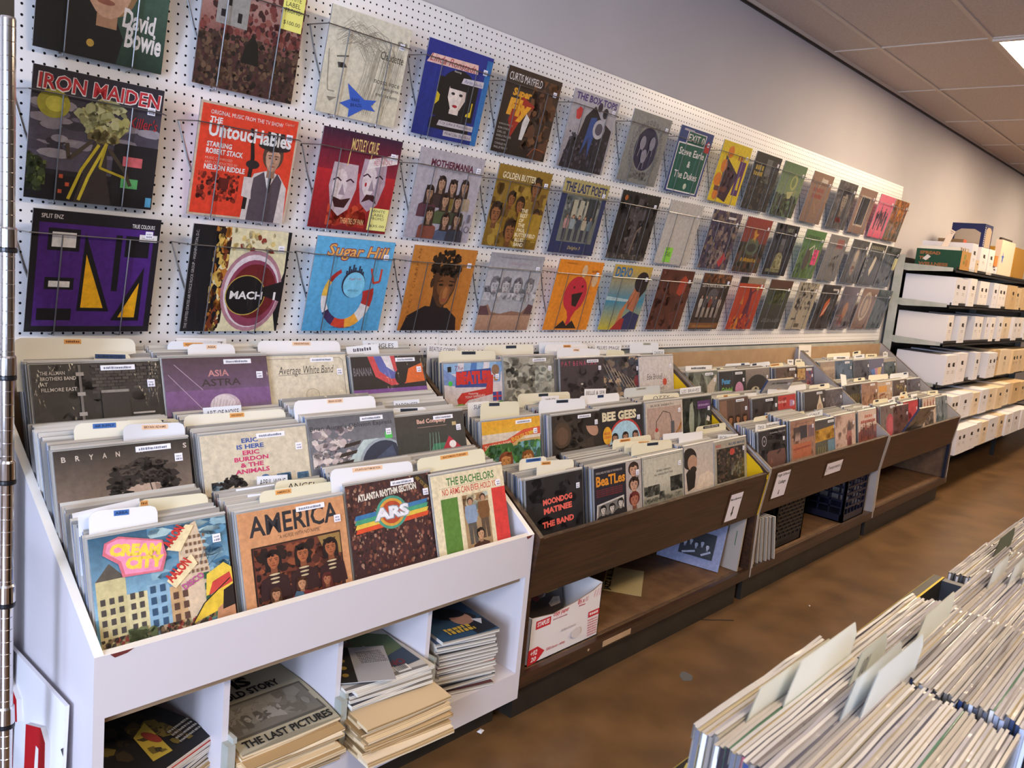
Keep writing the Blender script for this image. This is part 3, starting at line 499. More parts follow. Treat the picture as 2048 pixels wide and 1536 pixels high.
def f(A): A.d(0, 0, 100, 100, 120, 8, ['#242324', '#1b1b1d', '#2d2b2c']); A.p([(46, 10), (44, 60), (30, 62), (30, 76), (44, 76), (46, 92), (58, 92), (58, 76), (72, 78), (72, 62), (58, 60), (58, 10)], '#4b4649'); A.d(34, 14, 70, 88, 60, 3, ['#575254', '#3d393c', '#68605e']); A.l([(56, 8), (60, 44), (70, 52)], 3, '#7a6a5c'); A.r(0, 0, 100, 8, '#3b3634'); A.d(0, 0, 100, 9, 40, 2, ['#5c5550', '#7a7068']); A.e(12, 90, 4, 4, '#b0622c', 10)
cover('w27', '#222123', 'black sleeve with a grey stone upright in the middle', f)
cover('w28', '#b9b3ab', 'plain off-white sleeve with a small bright green note', lambda A: A.r(0, 0, 100, 100, '#c4beb5'), note=('#8fd24a', 22, 3, 22, 24, ['POP', 'STARS']))
def f(A): A.d(0, 0, 100, 100, 240, 5, ['#3d3348', '#52465a', '#6a5a5c', '#7d6a58', '#2c2636', '#8d7a6e']); A.d(20, 8, 70, 34, 40, 4, ['#9a8a84', '#7d6a66']); A.p([(60, 12), (76, 30), (88, 20), (72, 4)], '#b83a3e'); A.r(54, 88, 82, 92, '#d8d0cc')
cover('w29', '#4a4056', 'purple-brown busy patterned sleeve with a red diagonal sticker', f)
def f(A): A.g(0, 55, 100, 100, '#7a3a2c', '#963a30'); A.d(0, 0, 100, 55, 140, 6, ['#3f3a30', '#524a3a', '#35302c', '#46402c']); A.e(48, 48, 26, 16, '#57604a'); A.e(48, 46, 18, 8, '#3a3c38'); A.p([(40, 76), (46, 66), (40, 58), (48, 62), (54, 56), (54, 66), (62, 72), (52, 72), (48, 82)], '#c08a32'); A.s(20, 20, 7, '#b38b34', 62)
cover('w210', '#5e3a2e', 'rust-red and olive sleeve with an orange splash and ochre lettering', f)
def f(A): A.d(0, 0, 100, 100, 80, 8, ['#25252b', '#1e1d22', '#32323a']); A.p([(30, 12), (34, 40), (50, 48), (64, 38), (70, 12)], '#8d8a66'); A.e(48, 58, 10, 14, '#4a4a4e'); A.r(40, 60, 56, 72, '#5d5f66'); A.d(34, 14, 66, 40, 26, 4, ['#a5a078', '#7a7858']); A.s(10, 6, 6, '#8d8a66', 60); A.s(50, 86, 8, '#74786c', 26)
cover('w211', '#222228', 'near-black sleeve with a pale yellowish figure low in the middle', f)
def f(A): A.g(0, 0, 100, 100, '#4f6a3a', '#527a42'); A.d(0, 0, 100, 64, 110, 6, ['#486236', '#5c7844', '#3c4e30', '#66804e']); A.t(6, 80, 9, 'ACTION BOX', '#22301c', 70, b=.02); A.e(40, 40, 14, 22, '#4e4440'); A.l([(40, 60), (60, 70), (64, 50), (74, 66)], 3, '#c0c4b0')
cover('w212', '#4f7a3c', 'green sleeve with a bright pink note on its right side', f, note=('#e0507c', 66, 30, 24, 32, ['NEW', 'WAVE', 'PROMO']))
def f(A): A.g(0, 0, 100, 100, '#6f6b69', '#7a7674'); [A.r(46 + 9 * i, 72, 52 + 9 * i, 92, '#9a4238') for i in range(4)]; A.l([(30, 40), (60, 56), (46, 30)], 3, '#8a8684'); A.d(24, 20, 74, 60, 26, 6, ['#7d7977', '#676361'])
cover('w213', '#75716f', 'plain grey sleeve with four short red bars', f)
def f(A): A.d(0, 0, 100, 100, 140, 6, ['#4d4b4b', '#5c5957', '#3e3c3d']); A.e(46, 50, 16, 32, '#7f766a'); A.e(46, 64, 10, 14, '#a89a88'); A.d(38, 24, 56, 44, 20, 4, ['#8d4a40', '#6d5a50', '#9a8a78'])
cover('w214', '#4d4b4b', 'dark grey sleeve with a pale wrapped figure', f)
def f(A): [A.r(6 + 11 * i, 86, 12 + 11 * i, 94, '#94907c') or A.r(6 + 11 * i, 4, 12 + 11 * i, 12, '#94907c') for i in range(8)]; [A.r(4, 18 + 12 * i, 9, 25 + 12 * i, '#94907c') or A.r(90, 18 + 12 * i, 95, 25 + 12 * i, '#94907c') for i in range(6)]; A.p([(36, 36), (50, 72), (62, 66), (58, 42), (48, 22)], '#c3b9a2')
cover('w215', '#33322f', 'black sleeve bordered with cream dashes around a white bird shape', f)
def f(A): A.d(0, 0, 100, 100, 100, 8, ['#3a3e40', '#44484a', '#303436']); A.e(46, 60, 6, 14, '#5a5c5c'); A.d(40, 12, 56, 24, 14, 4, ['#777670', '#5c5a56'])
cover('w216', '#3a3e40', 'slate sleeve with a pale yellow note at the right end of the middle row', f, note=('#c9c48c', 78, 44, 20, 30, []))
# --- wall, bottom row
def f(A):
    A.r(5, 5, 95, 90, '#4b2378'); A.r(12, 68, 36, 86, Bk); A.r(15, 71, 33, 83, Wt); A.r(12, 36, 34, 46, Bk); A.r(15, 38, 31, 43, Wt)
    A.p([(38, 18), (64, 18), (40, 84)], Bk); A.p([(41, 21), (59, 21), (42, 66)], '#f0b01c'); A.p([(66, 10), (90, 10), (90, 58)], Bk); A.p([(72, 13), (86, 13), (87, 44)], '#f0b01c'); A.r(64, 36, 69, 84, Bk); A.r(72, 66, 92, 84, Bk); A.r(8, 10, 34, 20, Bk)
    A.t(6, 93.5, 3.4, 'SPLIT ENZ', Wt, 16, b=.01); A.t(76, 91, 3.4, 'TRUE COLOURS', Wt, 19, b=.01); A.r(83, 80, 98, 86, Wt); A.t(85, 82, 2, 'Autographed', '#55505a', 10)
cover('w31', '#1b181f', 'purple sleeve bordered black with yellow triangles and white blocks', f)
def f(A):
    A.p([(26, 0), (34, 26), (24, 50), (36, 78), (30, 100), (96, 100), (98, 60), (90, 30), (98, 0)], '#e2d8b0'); A.d(22, 0, 38, 100, 150, 3, ['#7a3a20', '#2a1a16', '#b8742c', '#d9b45a', '#16141a'], 1.6); A.d(40, 78, 84, 100, 30, 4, ['#d9c07a', '#8d3a2c', '#e8dcb0'])
    A.e(66, 40, 32, 40, '#b07f8a', 30); A.e(66, 40, 29, 36, '#dcd0d4', 30); A.e(67, 38, 27, 33, '#8d3f58', 30); A.e(68, 40, 24, 27, '#6a1f22', 30); A.e(60, 36, 21, 20, '#b9a04a', 30); A.e(60, 36, 20, 19, '#141216', 30); A.p([(100, 30), (78, 36), (76, 44), (100, 52)], '#1a181c'); A.t(44, 32, 8, 'MACH', Wt, 34, b=.03); A.t(90, 32, 8, '1', Wt, 2.4, b=.02)
    A.t(6, 3, 3, 'THE UNITED STATES AIR FORCE ROCK GROUP - WASHINGTON, D.C.', '#b9b4b0', 92, rot=math.pi / 2)
cover('w32', '#17161a', 'black sleeve with a cream and maroon swirl round a black disc', f)
def f(A):
    A.g(0, 0, 100, 100, '#4f9cc8', '#5fb0dc'); A.t(14, 76, 18, 'Sugar Hill', '#8d2a2a', 80, b=.05, sh=.2); A.t(15, 77, 16, 'Sugar Hill', '#e8b060', 78, b=.01, sh=.2)
    q = ['#a82c2c', '#e8b84a', '#e6e0dc', '#3a2c5a', '#c8402c', '#e8a23c', '#dcd6d2', '#b0302c']
    for i in range(24):
        a0 = 2.0 + i * .19; a1 = a0 + .2; r0 = 4 + i * .45; A.p([(48 + (28 - r0 / 2) * math.cos(a0), 38 + (30 - r0 / 2) * math.sin(a0)), (48 + (28 + r0 / 2) * math.cos(a0), 38 + (30 + r0 / 2) * math.sin(a0)), (48 + (28 + r0 / 2) * math.cos(a1), 38 + (30 + r0 / 2) * math.sin(a1)), (48 + (28 - r0 / 2) * math.cos(a1), 38 + (30 - r0 / 2) * math.sin(a1))], q[i // 3 % 8])
    [A.r(42 + 2.6 * i, 62, 44 + 2.6 * i, 66 + (i * 5) % 8, '#2a2c40') for i in range(9)]; A.e(54, 52, 15, 15, '#2a2c40', 24); A.e(55, 51, 14, 14, '#7ac4e2', 24); A.t(47, 56, 3, 'Sugar Hill', '#a8402c', 16, sh=.2); A.t(48, 44, 2, 'RAPPERS DELIGHT', '#2a3a5a', 14); A.l([(74, 70), (80, 54), (88, 56), (88, 70)], 2.4, '#c8402c'); A.t(32, 3, 1.8, 'SUGAR HILL RECORDS LTD', '#2a3a5a', 34)
cover('w33', '#5aa9d6', 'sky blue sleeve with candy-striped letters and a striped horn', f)
def f(A):
    A.g(0, 0, 100, 100, '#b06a28', '#c07c36'); A.p([(4, 0), (10, 18), (34, 30), (70, 28), (88, 16), (92, 0)], '#14131a'); A.blot(56, 78, 23, 19, 150, 4, ['#17130f', '#241b14', '#1e1711']); A.r(42, 24, 64, 44, '#17141a'); A.p([(38, 70), (76, 70), (75, 50), (68, 34), (60, 28), (52, 31), (42, 44)], '#4a2e1c'); A.e(60, 55, 14, 14, '#6e4426'); A.e(61, 44, 8, 12, '#85532d'); A.e(61, 46, 3.4, 8, '#a56a3a'); A.e(38, 58, 3, 6, '#3a2418'); A.blot(57, 72, 20, 5, 40, 3, ['#17130f', '#241b14']); A.e(52, 56, 4, 1.4, '#1c120c', 8); A.e(68, 56, 4, 1.4, '#1c120c', 8); A.e(62, 38, 5, 2, '#8d4a34', 10); A.l([(46, 60), (54, 61)], 1.4, '#1c120c'); A.l([(64, 61), (73, 60)], 1.4, '#1c120c')
    A.t(12, 14, 4, 'T R A C Y   C H A P M A N', '#7d4a1c', 82, rot=math.pi / 2)
cover('w34', '#b9722f', 'orange-brown sleeve with a downcast head above a black roll-neck', f)
def f(A):
    A.g(0, 40, 100, 100, '#c6c4c6', '#98989e'); A.d(0, 44, 100, 58, 40, 6, ['#a9a8ac', '#c2c0c2', '#8d8c92']); A.p([(0, 0), (0, 30), (14, 34), (22, 24), (40, 22), (60, 26), (80, 24), (90, 34), (100, 30), (100, 0)], '#8d6a58'); A.g(0, 0, 100, 20, '#a07a64', '#b48f76'); A.p([(0, 20), (0, 32), (12, 32), (20, 20)], '#5a3f44'); A.p([(84, 22), (90, 36), (100, 34), (100, 22)], '#5a3f44')
    for x in (18, 38, 60, 82): A.head(x, 58, 11, '#b9b7b8', '#77757a'); A.e(x, 49, 5, 2, '#77757a', 10)
    A.d(0, 40, 100, 50, 50, 5, ['#c9c7c8', '#a5a4a8', '#b6b4b6']); A.t(34, 86, 5, 'Highwayman', '#b9a9b0', 40, sh=.3); A.t(16, 94, 2, 'WAYLON  WILLIE  JOHNNY  KRIS', '#77757a', 70)
cover('w35', '#a9a9ad', 'pale grey sleeve with sketched heads in cloud above red rocks', f)
def f(A):
    A.r(0, 0, 100, 100, '#e58a26'); A.e(52, 52, 25, 26, '#c2283c'); A.p([(38, 36), (66, 36), (56, 18), (56, 8), (46, 8), (48, 18)], '#c2283c'); A.p([(24, 2), (40, 14), (50, 6), (60, 14), (74, 2)], '#201a1e'); A.p([(44, 52), (68, 56), (60, 34), (50, 36)], '#241a1e'); A.e(46, 62, 2, 2, '#2a181c', 8); A.e(64, 64, 2, 2, '#2a181c', 8); A.e(60, 86, 6, 9, '#d8b48c'); A.e(88, 74, 7, 10, '#d8b48c'); [A.t(76, 84 - 6 * i, 4, q, '#7a2418', b=.01) for i, q in enumerate(['WORD', 'JAZZ'])]
    A.t(16, 94, 2.4, 'WORD JAZZ VOL', '#7a3a18', 24)
cover('w36', '#e58a26', 'orange sleeve with a red balloon-like head', f)
def f(A):
    A.g(0, 0, 100, 45, '#c9b62e', '#2f86a4'); A.g(0, 45, 100, 100, '#2f86a4', '#c9a43a'); A.p([(0, 46), (60, 44), (60, 48), (0, 52)], '#a9c4c8'); A.p([(56, 4), (54, 20), (70, 30), (98, 24), (98, 0), (56, 0)], '#27325e'); A.p([(60, 30), (64, 62), (58, 50), (56, 42), (62, 40), (60, 34), (80, 28), (88, 60), (80, 76), (66, 72)], '#b9704c'); A.e(80, 76, 18, 16, '#1c1a20'); A.p([(84, 50), (97, 64), (97, 80), (80, 82)], '#1c1a20'); A.p([(38, 0), (44, 30), (56, 46), (58, 40), (52, 24), (54, 0)], '#c07a50'); A.p([(30, 0), (50, 18), (60, 18), (60, 0)], '#a52c2c')
    A.t(6, 82, 15, 'DEVO', '#1f6aa0', 42, b=.03)
cover('w37', '#2f86a4', 'yellow and blue sleeve with a dark-haired profile', f)
def f(A): A.d(0, 0, 100, 100, 90, 8, ['#552a22', '#4a251f', '#633227']); A.p([(60, 62), (62, 84), (74, 92), (86, 84), (84, 64), (72, 58)], '#b0412a'); A.l([(70, 8), (56, 26), (72, 30)], 1.4, '#7a3a2a'); A.e(10, 94, 2, 2, '#8d5a4a', 8)
cover('w38', '#562a22', 'dark rust-brown sleeve with one orange-red patch', f)
def f(A): A.d(0, 0, 100, 100, 120, 6, ['#38312f', '#433a36', '#2c2827']); A.d(0, 84, 100, 100, 40, 5, ['#6d4430', '#8d5a3a']); A.t(6, 76, 6, "LET'S HAVE A PARTY", '#d6d0c8', 84, b=.02); A.e(50, 60, 18, 14, '#56565c'); [A.man(16 + 16 * i, 22, 40, q, '#a59a90', '#c29a80') for i, q in enumerate(['#b8b0a6', '#4a4a50', '#7a4436', '#4a4a50', '#b8a99a'])]; A.r(0, 2, 100, 12, '#7d5030'); A.s(10, 4, 4, '#a5783f', 76)
cover('w39', '#38312f', 'dark brown sleeve with a small band and one line of white capitals', f)
def f(A): A.g(0, 0, 100, 88, '#a8321f', '#b8452a'); A.r(0, 88, 30, 100, Bk); A.r(30, 88, 100, 100, '#9a8d7c'); A.p([(40, 10), (52, 60), (46, 84), (62, 70), (70, 20), (60, 30)], '#5a1f3a'); A.l([(60, 70), (84, 84)], 4, '#5a1f3a'); A.p([(20, 0), (34, 24), (44, 0)], '#d89a34'); A.p([(24, 50), (30, 66), (36, 48)], '#d88a30'); A.d(4, 0, 90, 30, 30, 5, ['#d8762c', '#7a2440', '#c8502a']); A.e(78, 80, 6, 4, '#c9a83a')
cover('w310', '#b03a26', 'flame-red sleeve with a dancing dark figure', f)
def f(A): A.g(0, 0, 100, 84, '#2a3034', '#3f4634'); A.r(0, 84, 100, 100, '#5a3c30'); A.d(20, 50, 80, 82, 50, 7, ['#56603c', '#6a7246', '#3c4430']); A.d(12, 14, 92, 22, 50, 3, ['#77787a', '#5c5e62'])
cover('w311', '#2f3634', 'dark green-blue sleeve with a grey band near its foot', f)
def f(A): A.d(10, 40, 90, 100, 150, 4, ['#45423e', '#6d6860', '#8d877c', '#a39c8c', '#2f2d2b']); A.l([(50, 70), (30, 30), (40, 12)], 2, '#55514b'); A.r(12, 20, 34, 24, '#55514b'); A.r(36, 4, 60, 12, '#55514b'); A.e(70, 28, 2, 2, Bk, 8); A.e(80, 28, 2, 2, Bk, 8)
cover('w312', '#a89f8c', 'cream sleeve covered in black scribbled ink', f)
def f(A): A.d(0, 0, 100, 100, 90, 8, ['#2b2523', '#352e2a', '#231e1d']); A.p([(34, 26), (40, 60), (58, 72), (62, 58), (52, 34)], '#b85a30'); [A.l([(38 + 3 * i, 30 + 4 * i), (54 + 3 * i, 46 + 5 * i)], 1.6, '#d8ccbc') for i in range(4)]; A.r(60, 88, 92, 92, '#c3bdb6'); A.d(66, 30, 84, 70, 14, 3, ['#6a6a70', '#55555a'])
cover('w313', '#2b2523', 'black-brown sleeve with an orange and white striped form', f)
def f(A): A.g(0, 0, 100, 100, '#4a3f44', '#5d5662'); A.d(0, 0, 100, 60, 70, 6, ['#584c50', '#463c42', '#6a5854']); A.e(48, 44, 14, 20, '#9a6a4a'); A.d(20, 8, 50, 34, 26, 5, ['#8d4438', '#a35a44', '#6d3c3c'])
cover('w314', '#544a54', 'mauve-grey sleeve with a hazy orange glow', f)
def f(A): A.e(44, 56, 30, 36, '#b5a591', 26); A.e(44, 56, 24, 29, '#8d7668', 26); A.e(44, 54, 14, 22, '#a8927e', 20); A.d(10, 4, 90, 16, 20, 4, ['#7a5c50', '#8d6c5e'])
cover('w315', '#856758', 'brownish pink sleeve with a pale oval medallion', f)
cover('w316', '#3b4a4e', 'plain blue-grey sleeve at the right end of the bottom row', lambda A: A.d(0, 0, 100, 100, 90, 8, ['#35444a', '#435256', '#2e3a40']))
# --- white bin, back row to front row
def f(A):
    A.d(0, 0, 100, 100, 60, 8, ['#221e1c', '#191716', '#2b2624'])
    for j in range(9): [A.r(44 + 6 * i + 3 * (j % 2), 66 + 3.6 * j, 49.4 + 6 * i + 3 * (j % 2), 69 + 3.6 * j, rnd.choice(['#3d3733', '#2f2a28', '#47403a'])) for i in range(9)]
    A.r(34, 10, 36, 98, '#6d6660'); [A.r(32, 20 + 22 * i, 38, 24 + 22 * i, '#a39a90') for i in range(4)]; A.r(50, 30, 72, 68, '#282422'); A.r(74, 40, 92, 42, '#b5aca2'); A.r(50, 66, 72, 69, '#8d857c')
    [A.t(6, 88 - 6 * i, 4, q, '#d0c8be', w, b=.01) for i, (q, w) in enumerate((('THE ALLMAN', 18), ('BROTHERS BAND', 26), ('AT', 5), ('FILLMORE EAST', 26)))]
    A.bust(56, 24, 9, '#b8afa4', '#a0968c', '#8d857c', 1.4); A.bust(72, 24, 8, '#a0968c', '#2a2522', '#5a524c', 1.0); A.bust(24, 24, 8, '#3d3733', '#4a443e', '#211d1b')
cover('W_back0', '#221e1c', 'black and white photo sleeve of a brick wall and road cases, white bin', f, tlab=1)
def f(A): A.g(0, 0, 100, 100, '#8a6a94', '#4b3642'); A.g(0, 40, 100, 60, '#7a5584', '#7a5584'); A.e(54, 38, 15, 16, '#c9b4bc', 28); A.e(52, 40, 12, 13, '#ddd0d2', 24); [A.l([(40 + 3 * i, 28 + i), (44 + 3 * i, 50 - i)], .4, '#a5909a') for i in range(9)]; A.t(40, 76, 8, 'ASIA', '#c98a8a', 20, b=.02); A.t(33, 64, 9, 'ASTRA', '#3a2c34', 38, b=.02); A.l([(4, 80), (30, 40), (50, 10)], .6, '#b9a4b8'); A.l([(10, 92), (34, 60)], .6, '#b9a4b8')
cover('W_back1', '#5d4560', 'purple sleeve with a pale globe and triangular lettering', f, tlab=1)
def f(A): A.l([(4, 4), (4, 92), (8, 96), (92, 96), (96, 92), (96, 4)], .5, '#6d6454'); A.t(20, 72, 14, 'Average White Band', '#3d372f', 64, sh=.3); A.l([(20, 74), (82, 76)], .5, '#3d372f'); A.e(56, 46, 8, 9, '#b3a68c'); A.e(56, 46, 7, 8, '#d6caae'); A.p([(48, 38), (64, 40), (70, 20), (50, 16)], '#c3b699'); A.l([(50, 38), (66, 36), (68, 20)], .7, '#6d6454')
cover('W_back2', '#d8cdb4', 'cream sleeve with black script lettering and a small line drawing', f, tlab=1)
def f(A):
    A.r(0, 52, 100, 100, '#1d1a20'); A.p([(22, 100), (30, 70), (50, 56), (72, 58), (60, 80), (58, 100)], '#c8444a'); A.p([(30, 100), (36, 78), (50, 66), (62, 66), (54, 84), (50, 100)], '#5a62a8'); A.p([(40, 100), (46, 84), (56, 76), (52, 100)], '#d8d0d4'); A.p([(70, 58), (76, 80), (96, 88), (98, 60)], '#d8642c'); A.e(64, 68, 8, 12, Bk); A.t(2, 72, 12, 'BANANA', '#77727a', 24, b=.01)
    A.g(0, 0, 100, 52, '#9a5a88', '#7a4a96'); A.p([(60, 0), (64, 40), (100, 46), (100, 0)], '#d8503c'); A.bust(52, 22, 12, '#e2b49c', '#b58a54', '#6a3a5a', 1.6); A.bust(84, 26, 11, '#e8bca4', '#3a2620', '#c8785a', .6); A.bust(18, 20, 9, '#8d5a6a', '#2b1a28', '#5a3050')
cover('W_back3', '#7a4a80', 'violet and red sleeve with two young women beneath bold ribbons', f, tlab=1)
def f(A):
    A.g(0, 0, 100, 100, '#9a8472', '#262322'); A.blot(62, 46, 27, 32, 120, 5, ['#1c1716', '#2b2421', '#241e1c'])
    A.p([(44, 44), (46, 10), (54, -20), (72, -20), (80, 10), (82, 44), (72, 52), (54, 52)], '#b59c88'); A.p([(70, 52), (82, 44), (80, 10), (72, -20), (68, 0), (72, 30)], '#8d7666'); A.p([(46, 24), (58, 27), (62, 23), (58, 20), (48, 20)], '#3a2c26'); A.p([(68, 23), (74, 28), (80, 25), (78, 20), (70, 20)], '#3a2c26'); A.e(54, 20, 4, 2, '#1a1412', 8); A.e(74, 20, 3.6, 2, '#1a1412', 8); A.l([(46, 28), (60, 25)], 2.6, '#2b211d'); A.l([(67, 25), (80, 30)], 2.6, '#2b211d'); A.p([(63, 22), (68, 2), (58, 2)], '#967e6c'); A.e(41, 18, 4, 9, '#a58c78', 12)
    A.blot(62, 66, 24, 14, 90, 4.5, ['#1c1716', '#3a302b', '#4a3e36', '#241e1c']); A.blot(46, 52, 7, 12, 30, 3.5, ['#1c1716', '#2b2421']); A.blot(80, 52, 5, 12, 24, 3.5, ['#1c1716', '#2b2421']); A.l([(66, 56), (68, 40), (66, 34)], .8, '#2b211d')
    for i, q in enumerate('BRYAN'): A.t(5 + 9.5 * i, 87, 6, q, '#d8ccbc', 3, b=.02)
    for x, q in ((60, 'A'), (95, 'S')): A.t(x, 89, 6, q, '#d8ccbc', 3, b=.02)
cover('W_mid0', '#3a3230', 'sepia portrait sleeve with tousled dark hair and wide-spaced letters', f, tlab=1)
def f(A):
    [A.t(44, 86 - 8 * i, 6, q, c, None, 'c', b=.04) for i, (q, c) in enumerate((('ERIC', '#3a5a9c'), ('IS HERE', '#3a5a9c'), ('ERIC', '#c8386a'), ('BURDON', '#c8386a'), ('& THE', '#c8386a'), ('ANIMALS', '#c8386a')))]
    A.e(55, 38, 4, 4, '#3a6aa0', 14); A.t(52, 30, 2.4, 'MGM', '#3a6aa0', 7); A.d(66, 20, 80, 40, 30, 4, ['#6a9cc4', '#8db4cc', '#4a84b4'], 2); A.d(86, 18, 98, 38, 30, 4, ['#6a9cc4', '#8db4cc', '#4a84b4'], 2); A.d(6, 10, 34, 40, 60, 5, ['#7aa4c0', '#2b2a30', '#b4c4c8', '#1f1e24']); A.blot(24, 30, 13, 15, 60, 3, ['#1f1c1e', '#2d292a']); A.e(26, 22, 8, 11, '#d4c2ac'); A.blot(24, 36, 11, 6, 40, 2.4, ['#1f1c1e', '#2d292a']); A.l([(22, 24), (26, 25)], 1, '#3a2c28'); A.l([(29, 25), (32, 24)], 1, '#3a2c28'); A.g(0, 0, 100, 14, '#e0dccc', '#b4c4cc')
cover('W_mid1', '#d4c8ae', 'cream sleeve with stacked blue and pink words and blue brushwork', f, tlab=1)
def f(A):
    A.g(0, 60, 100, 100, '#77787c', '#5d5e64'); A.d(2, 30, 50, 84, 90, 5, ['#c3b2ae', '#8d8286', '#d8cac2', '#6a6a72']); A.p([(16, 0), (60, 62), (78, 62), (70, 0)], '#b9c9c6'); [A.p([(18 + 6 * i, 14 + 13 * i), (40 + 5 * i, 18 + 13 * i), (42 + 5 * i, 23 + 13 * i), (21 + 6 * i, 20 + 13 * i)], '#2f2622') for i in range(4)]; A.e(82, 20, 30, 42, '#9aa4ac', 26); A.e(83, 19, 28, 39, '#2c3448', 26); A.p([(70, 30), (94, 50), (98, 30)], '#46506a'); A.t(2, 80, 9, "Brian Auger's Oblivion Express", '#2a2c34', 94); A.r(86, 60, 95, 70, '#55c05a')
cover('W_mid2', '#6d6e74', 'grey sleeve with piano keys and a large dark disc', f, tlab=1)
def f(A): A.g(0, 0, 100, 100, '#2f3a34', '#3f3a38'); A.p([(30, 0), (54, 52), (70, 52), (96, 0)], '#3a7a5c'); A.p([(4, 0), (34, 40), (42, 40), (26, 0)], '#2f5a48'); A.p([(24, 0), (40, 36), (60, 24), (52, 0)], '#a52334'); A.p([(52, 0), (60, 30), (76, 62), (98, 34), (90, 0)], '#b02a3c'); [A.e(x, y, 5, 6, Wt, 14) for x, y in ((36, 20), (44, 4), (66, 20), (72, 34), (80, 48), (86, 14))]; [A.l([(46 + 5 * i, 20), (50 + 4 * i, 70)], .4, '#8dc4a4') for i in range(4)]; A.t(34, 84, 9, 'Bad Company', '#e2b4a0', 40, b=.03); A.l([(34, 80), (74, 80)], .8, '#a58a7c'); A.s(20, 8, 4, '#8d9a90', 30); A.r(82, 78, 88, 84, '#c0a878')
cover('W_mid3', '#3b3a38', 'charcoal and green sleeve with two big red dice', f, tlab=1)
def f(A):
    A.g(0, 30, 100, 100, '#8ab4c8', '#2f5a74'); A.d(40, 50, 100, 100, 40, 10, ['#5a8ca8', '#8db0bc', '#a9c4c4', '#3f7090'], .4)
    A.r(2, 0, 22, 62, '#c9bc8a'); A.r(22, 8, 36, 46, '#d4c898'); A.p([(2, 62), (12, 76), (22, 62)], '#5a5248'); A.r(36, 4, 52, 50, '#8db0c4'); A.r(52, 4, 64, 44, '#c8a274'); A.r(64, 4, 76, 50, '#b4ab84'); A.r(76, 6, 86, 50, '#7fae84'); A.p([(60, 44), (62, 92), (76, 100), (82, 66), (86, 30), (84, 8), (66, 10)], '#d8c0a0')
    for x0, y0, nx, ny, st, c in ((4, 14, 3, 4, 6, '#4a4440'), (24, 14, 2, 4, 6, '#4a4440'), (38, 12, 2, 4, 7, '#34506a'), (54, 12, 2, 3, 7, '#5a4034'), (66, 52, 5, 6, 3.4, '#7a5a44'), (78, 14, 1, 4, 7, '#2f5a40')): [A.r(x0 + st * i, y0 + (st + 3) * j, x0 + st * i + st * .55, y0 + (st + 3) * j + st * .9, c) for i in range(nx) for j in range(ny)]
    A.d(2, 0, 86, 12, 160, 1.8, ['#4a4034', '#7a6248', '#b39a78', '#2f2a24', '#8d3a30'], 1.4); A.d(20, 2, 40, 16, 20, 4, ['#55603c', '#6a7048'])
    A.p([(8, 84), (10, 94), (20, 98), (50, 88), (52, 74), (48, 60), (20, 62), (18, 74)], '#d8707c'); A.p([(10, 86), (12, 93), (20, 96), (49, 87), (50, 74), (46, 62), (22, 64), (20, 76)], '#ee93b0'); A.t(12, 82, 11, 'CREAM', '#f2d04a', 36, b=.07, rot=-.2); A.t(22, 68, 11, 'CITY', '#f2d04a', 27, b=.07, rot=-.15); A.p([(52, 78), (68, 98), (74, 96), (62, 74)], '#ecd8a8'); A.t(55, 79, 8, 'AALON', '#c8322c', 20, b=.05, rot=.9); A.p([(50, 50), (70, 70), (74, 60), (56, 42)], '#ecd8a8'); A.t(54, 47, 9, 'AALON', '#c8322c', 22, b=.05, rot=.75); A.t(63, 38, 6, 'DISCO', '#b8508c', 18, b=.03, rot=.5)
    A.p([(66, 6), (76, 22), (98, 40), (100, 28), (86, 12)], '#e0bc3c'); A.p([(78, 28), (80, 48), (94, 56), (100, 50), (100, 34)], '#e6c448'); A.p([(80, 28), (84, 40), (98, 46), (100, 36)], '#c8443c'); A.p([(84, 0), (86, 14), (100, 24), (100, 0)], '#c08a64'); A.p([(90, 12), (92, 30), (100, 34), (100, 14)], '#241c1a'); A.l([(66, 6), (76, 22), (98, 40)], 1, '#2a2118')
    A.l([(76, 60), (80, 72), (82, 62), (88, 76)], .5, '#3f5a68'); A.l([(82, 56), (92, 66)], .5, '#3f5a68')
cover('W_front0', '#5a8aa0', 'cartoon street scene sleeve with pink bubble sign, at the front of white bin', f, rough=1)
def f(A):
    A.t(9, 74, 21, 'AMERICA', '#2a2a30', 84, b=.02); A.t(34, 68, 4, '"A HORSE WITH NO NAME"', '#4a382e', 40); A.r(9, -2, 93, 64, '#2a1a16'); A.r(10.5, -2, 91.5, 62.5, '#6a3426'); A.d(11, 0, 91, 62, 200, 5, ['#4a231c', '#2a1614', '#6a3424', '#8a4a2e', '#1e1212']); A.p([(70, 62), (76, 44), (92, 40), (92, 62)], '#9a7a44')
    for x in (27, 54, 81): A.p([(x - 14, 10), (x - 12, 30), (x, 36), (x + 12, 30), (x + 14, 10)], '#331a1c'); A.head(x, 48, 9, '#a8623e', '#1c1214', 1.2); [A.e(x, 34 - 4 * i, 5 - i * .6, 1, '#c9b48c', 10) for i in range(3)]
    A.bust(26, 14, 6, '#c08a64', '#4a2c1c', '#c9b45a', 1.2); A.bust(50, 18, 6, '#c08a64', '#4a2c1c', '#7a2c2c', 1); A.bust(74, 16, 6, '#a86a4a', '#5a2420', '#5a2224', 1.6); A.p([(38, 0), (44, 12), (50, 10), (54, 0)], '#4a6a80')
cover('W_front1', '#cf9466', 'tan sleeve with huge black capitals over a dim picture of three standing men', f, tlab=1, rough=1)
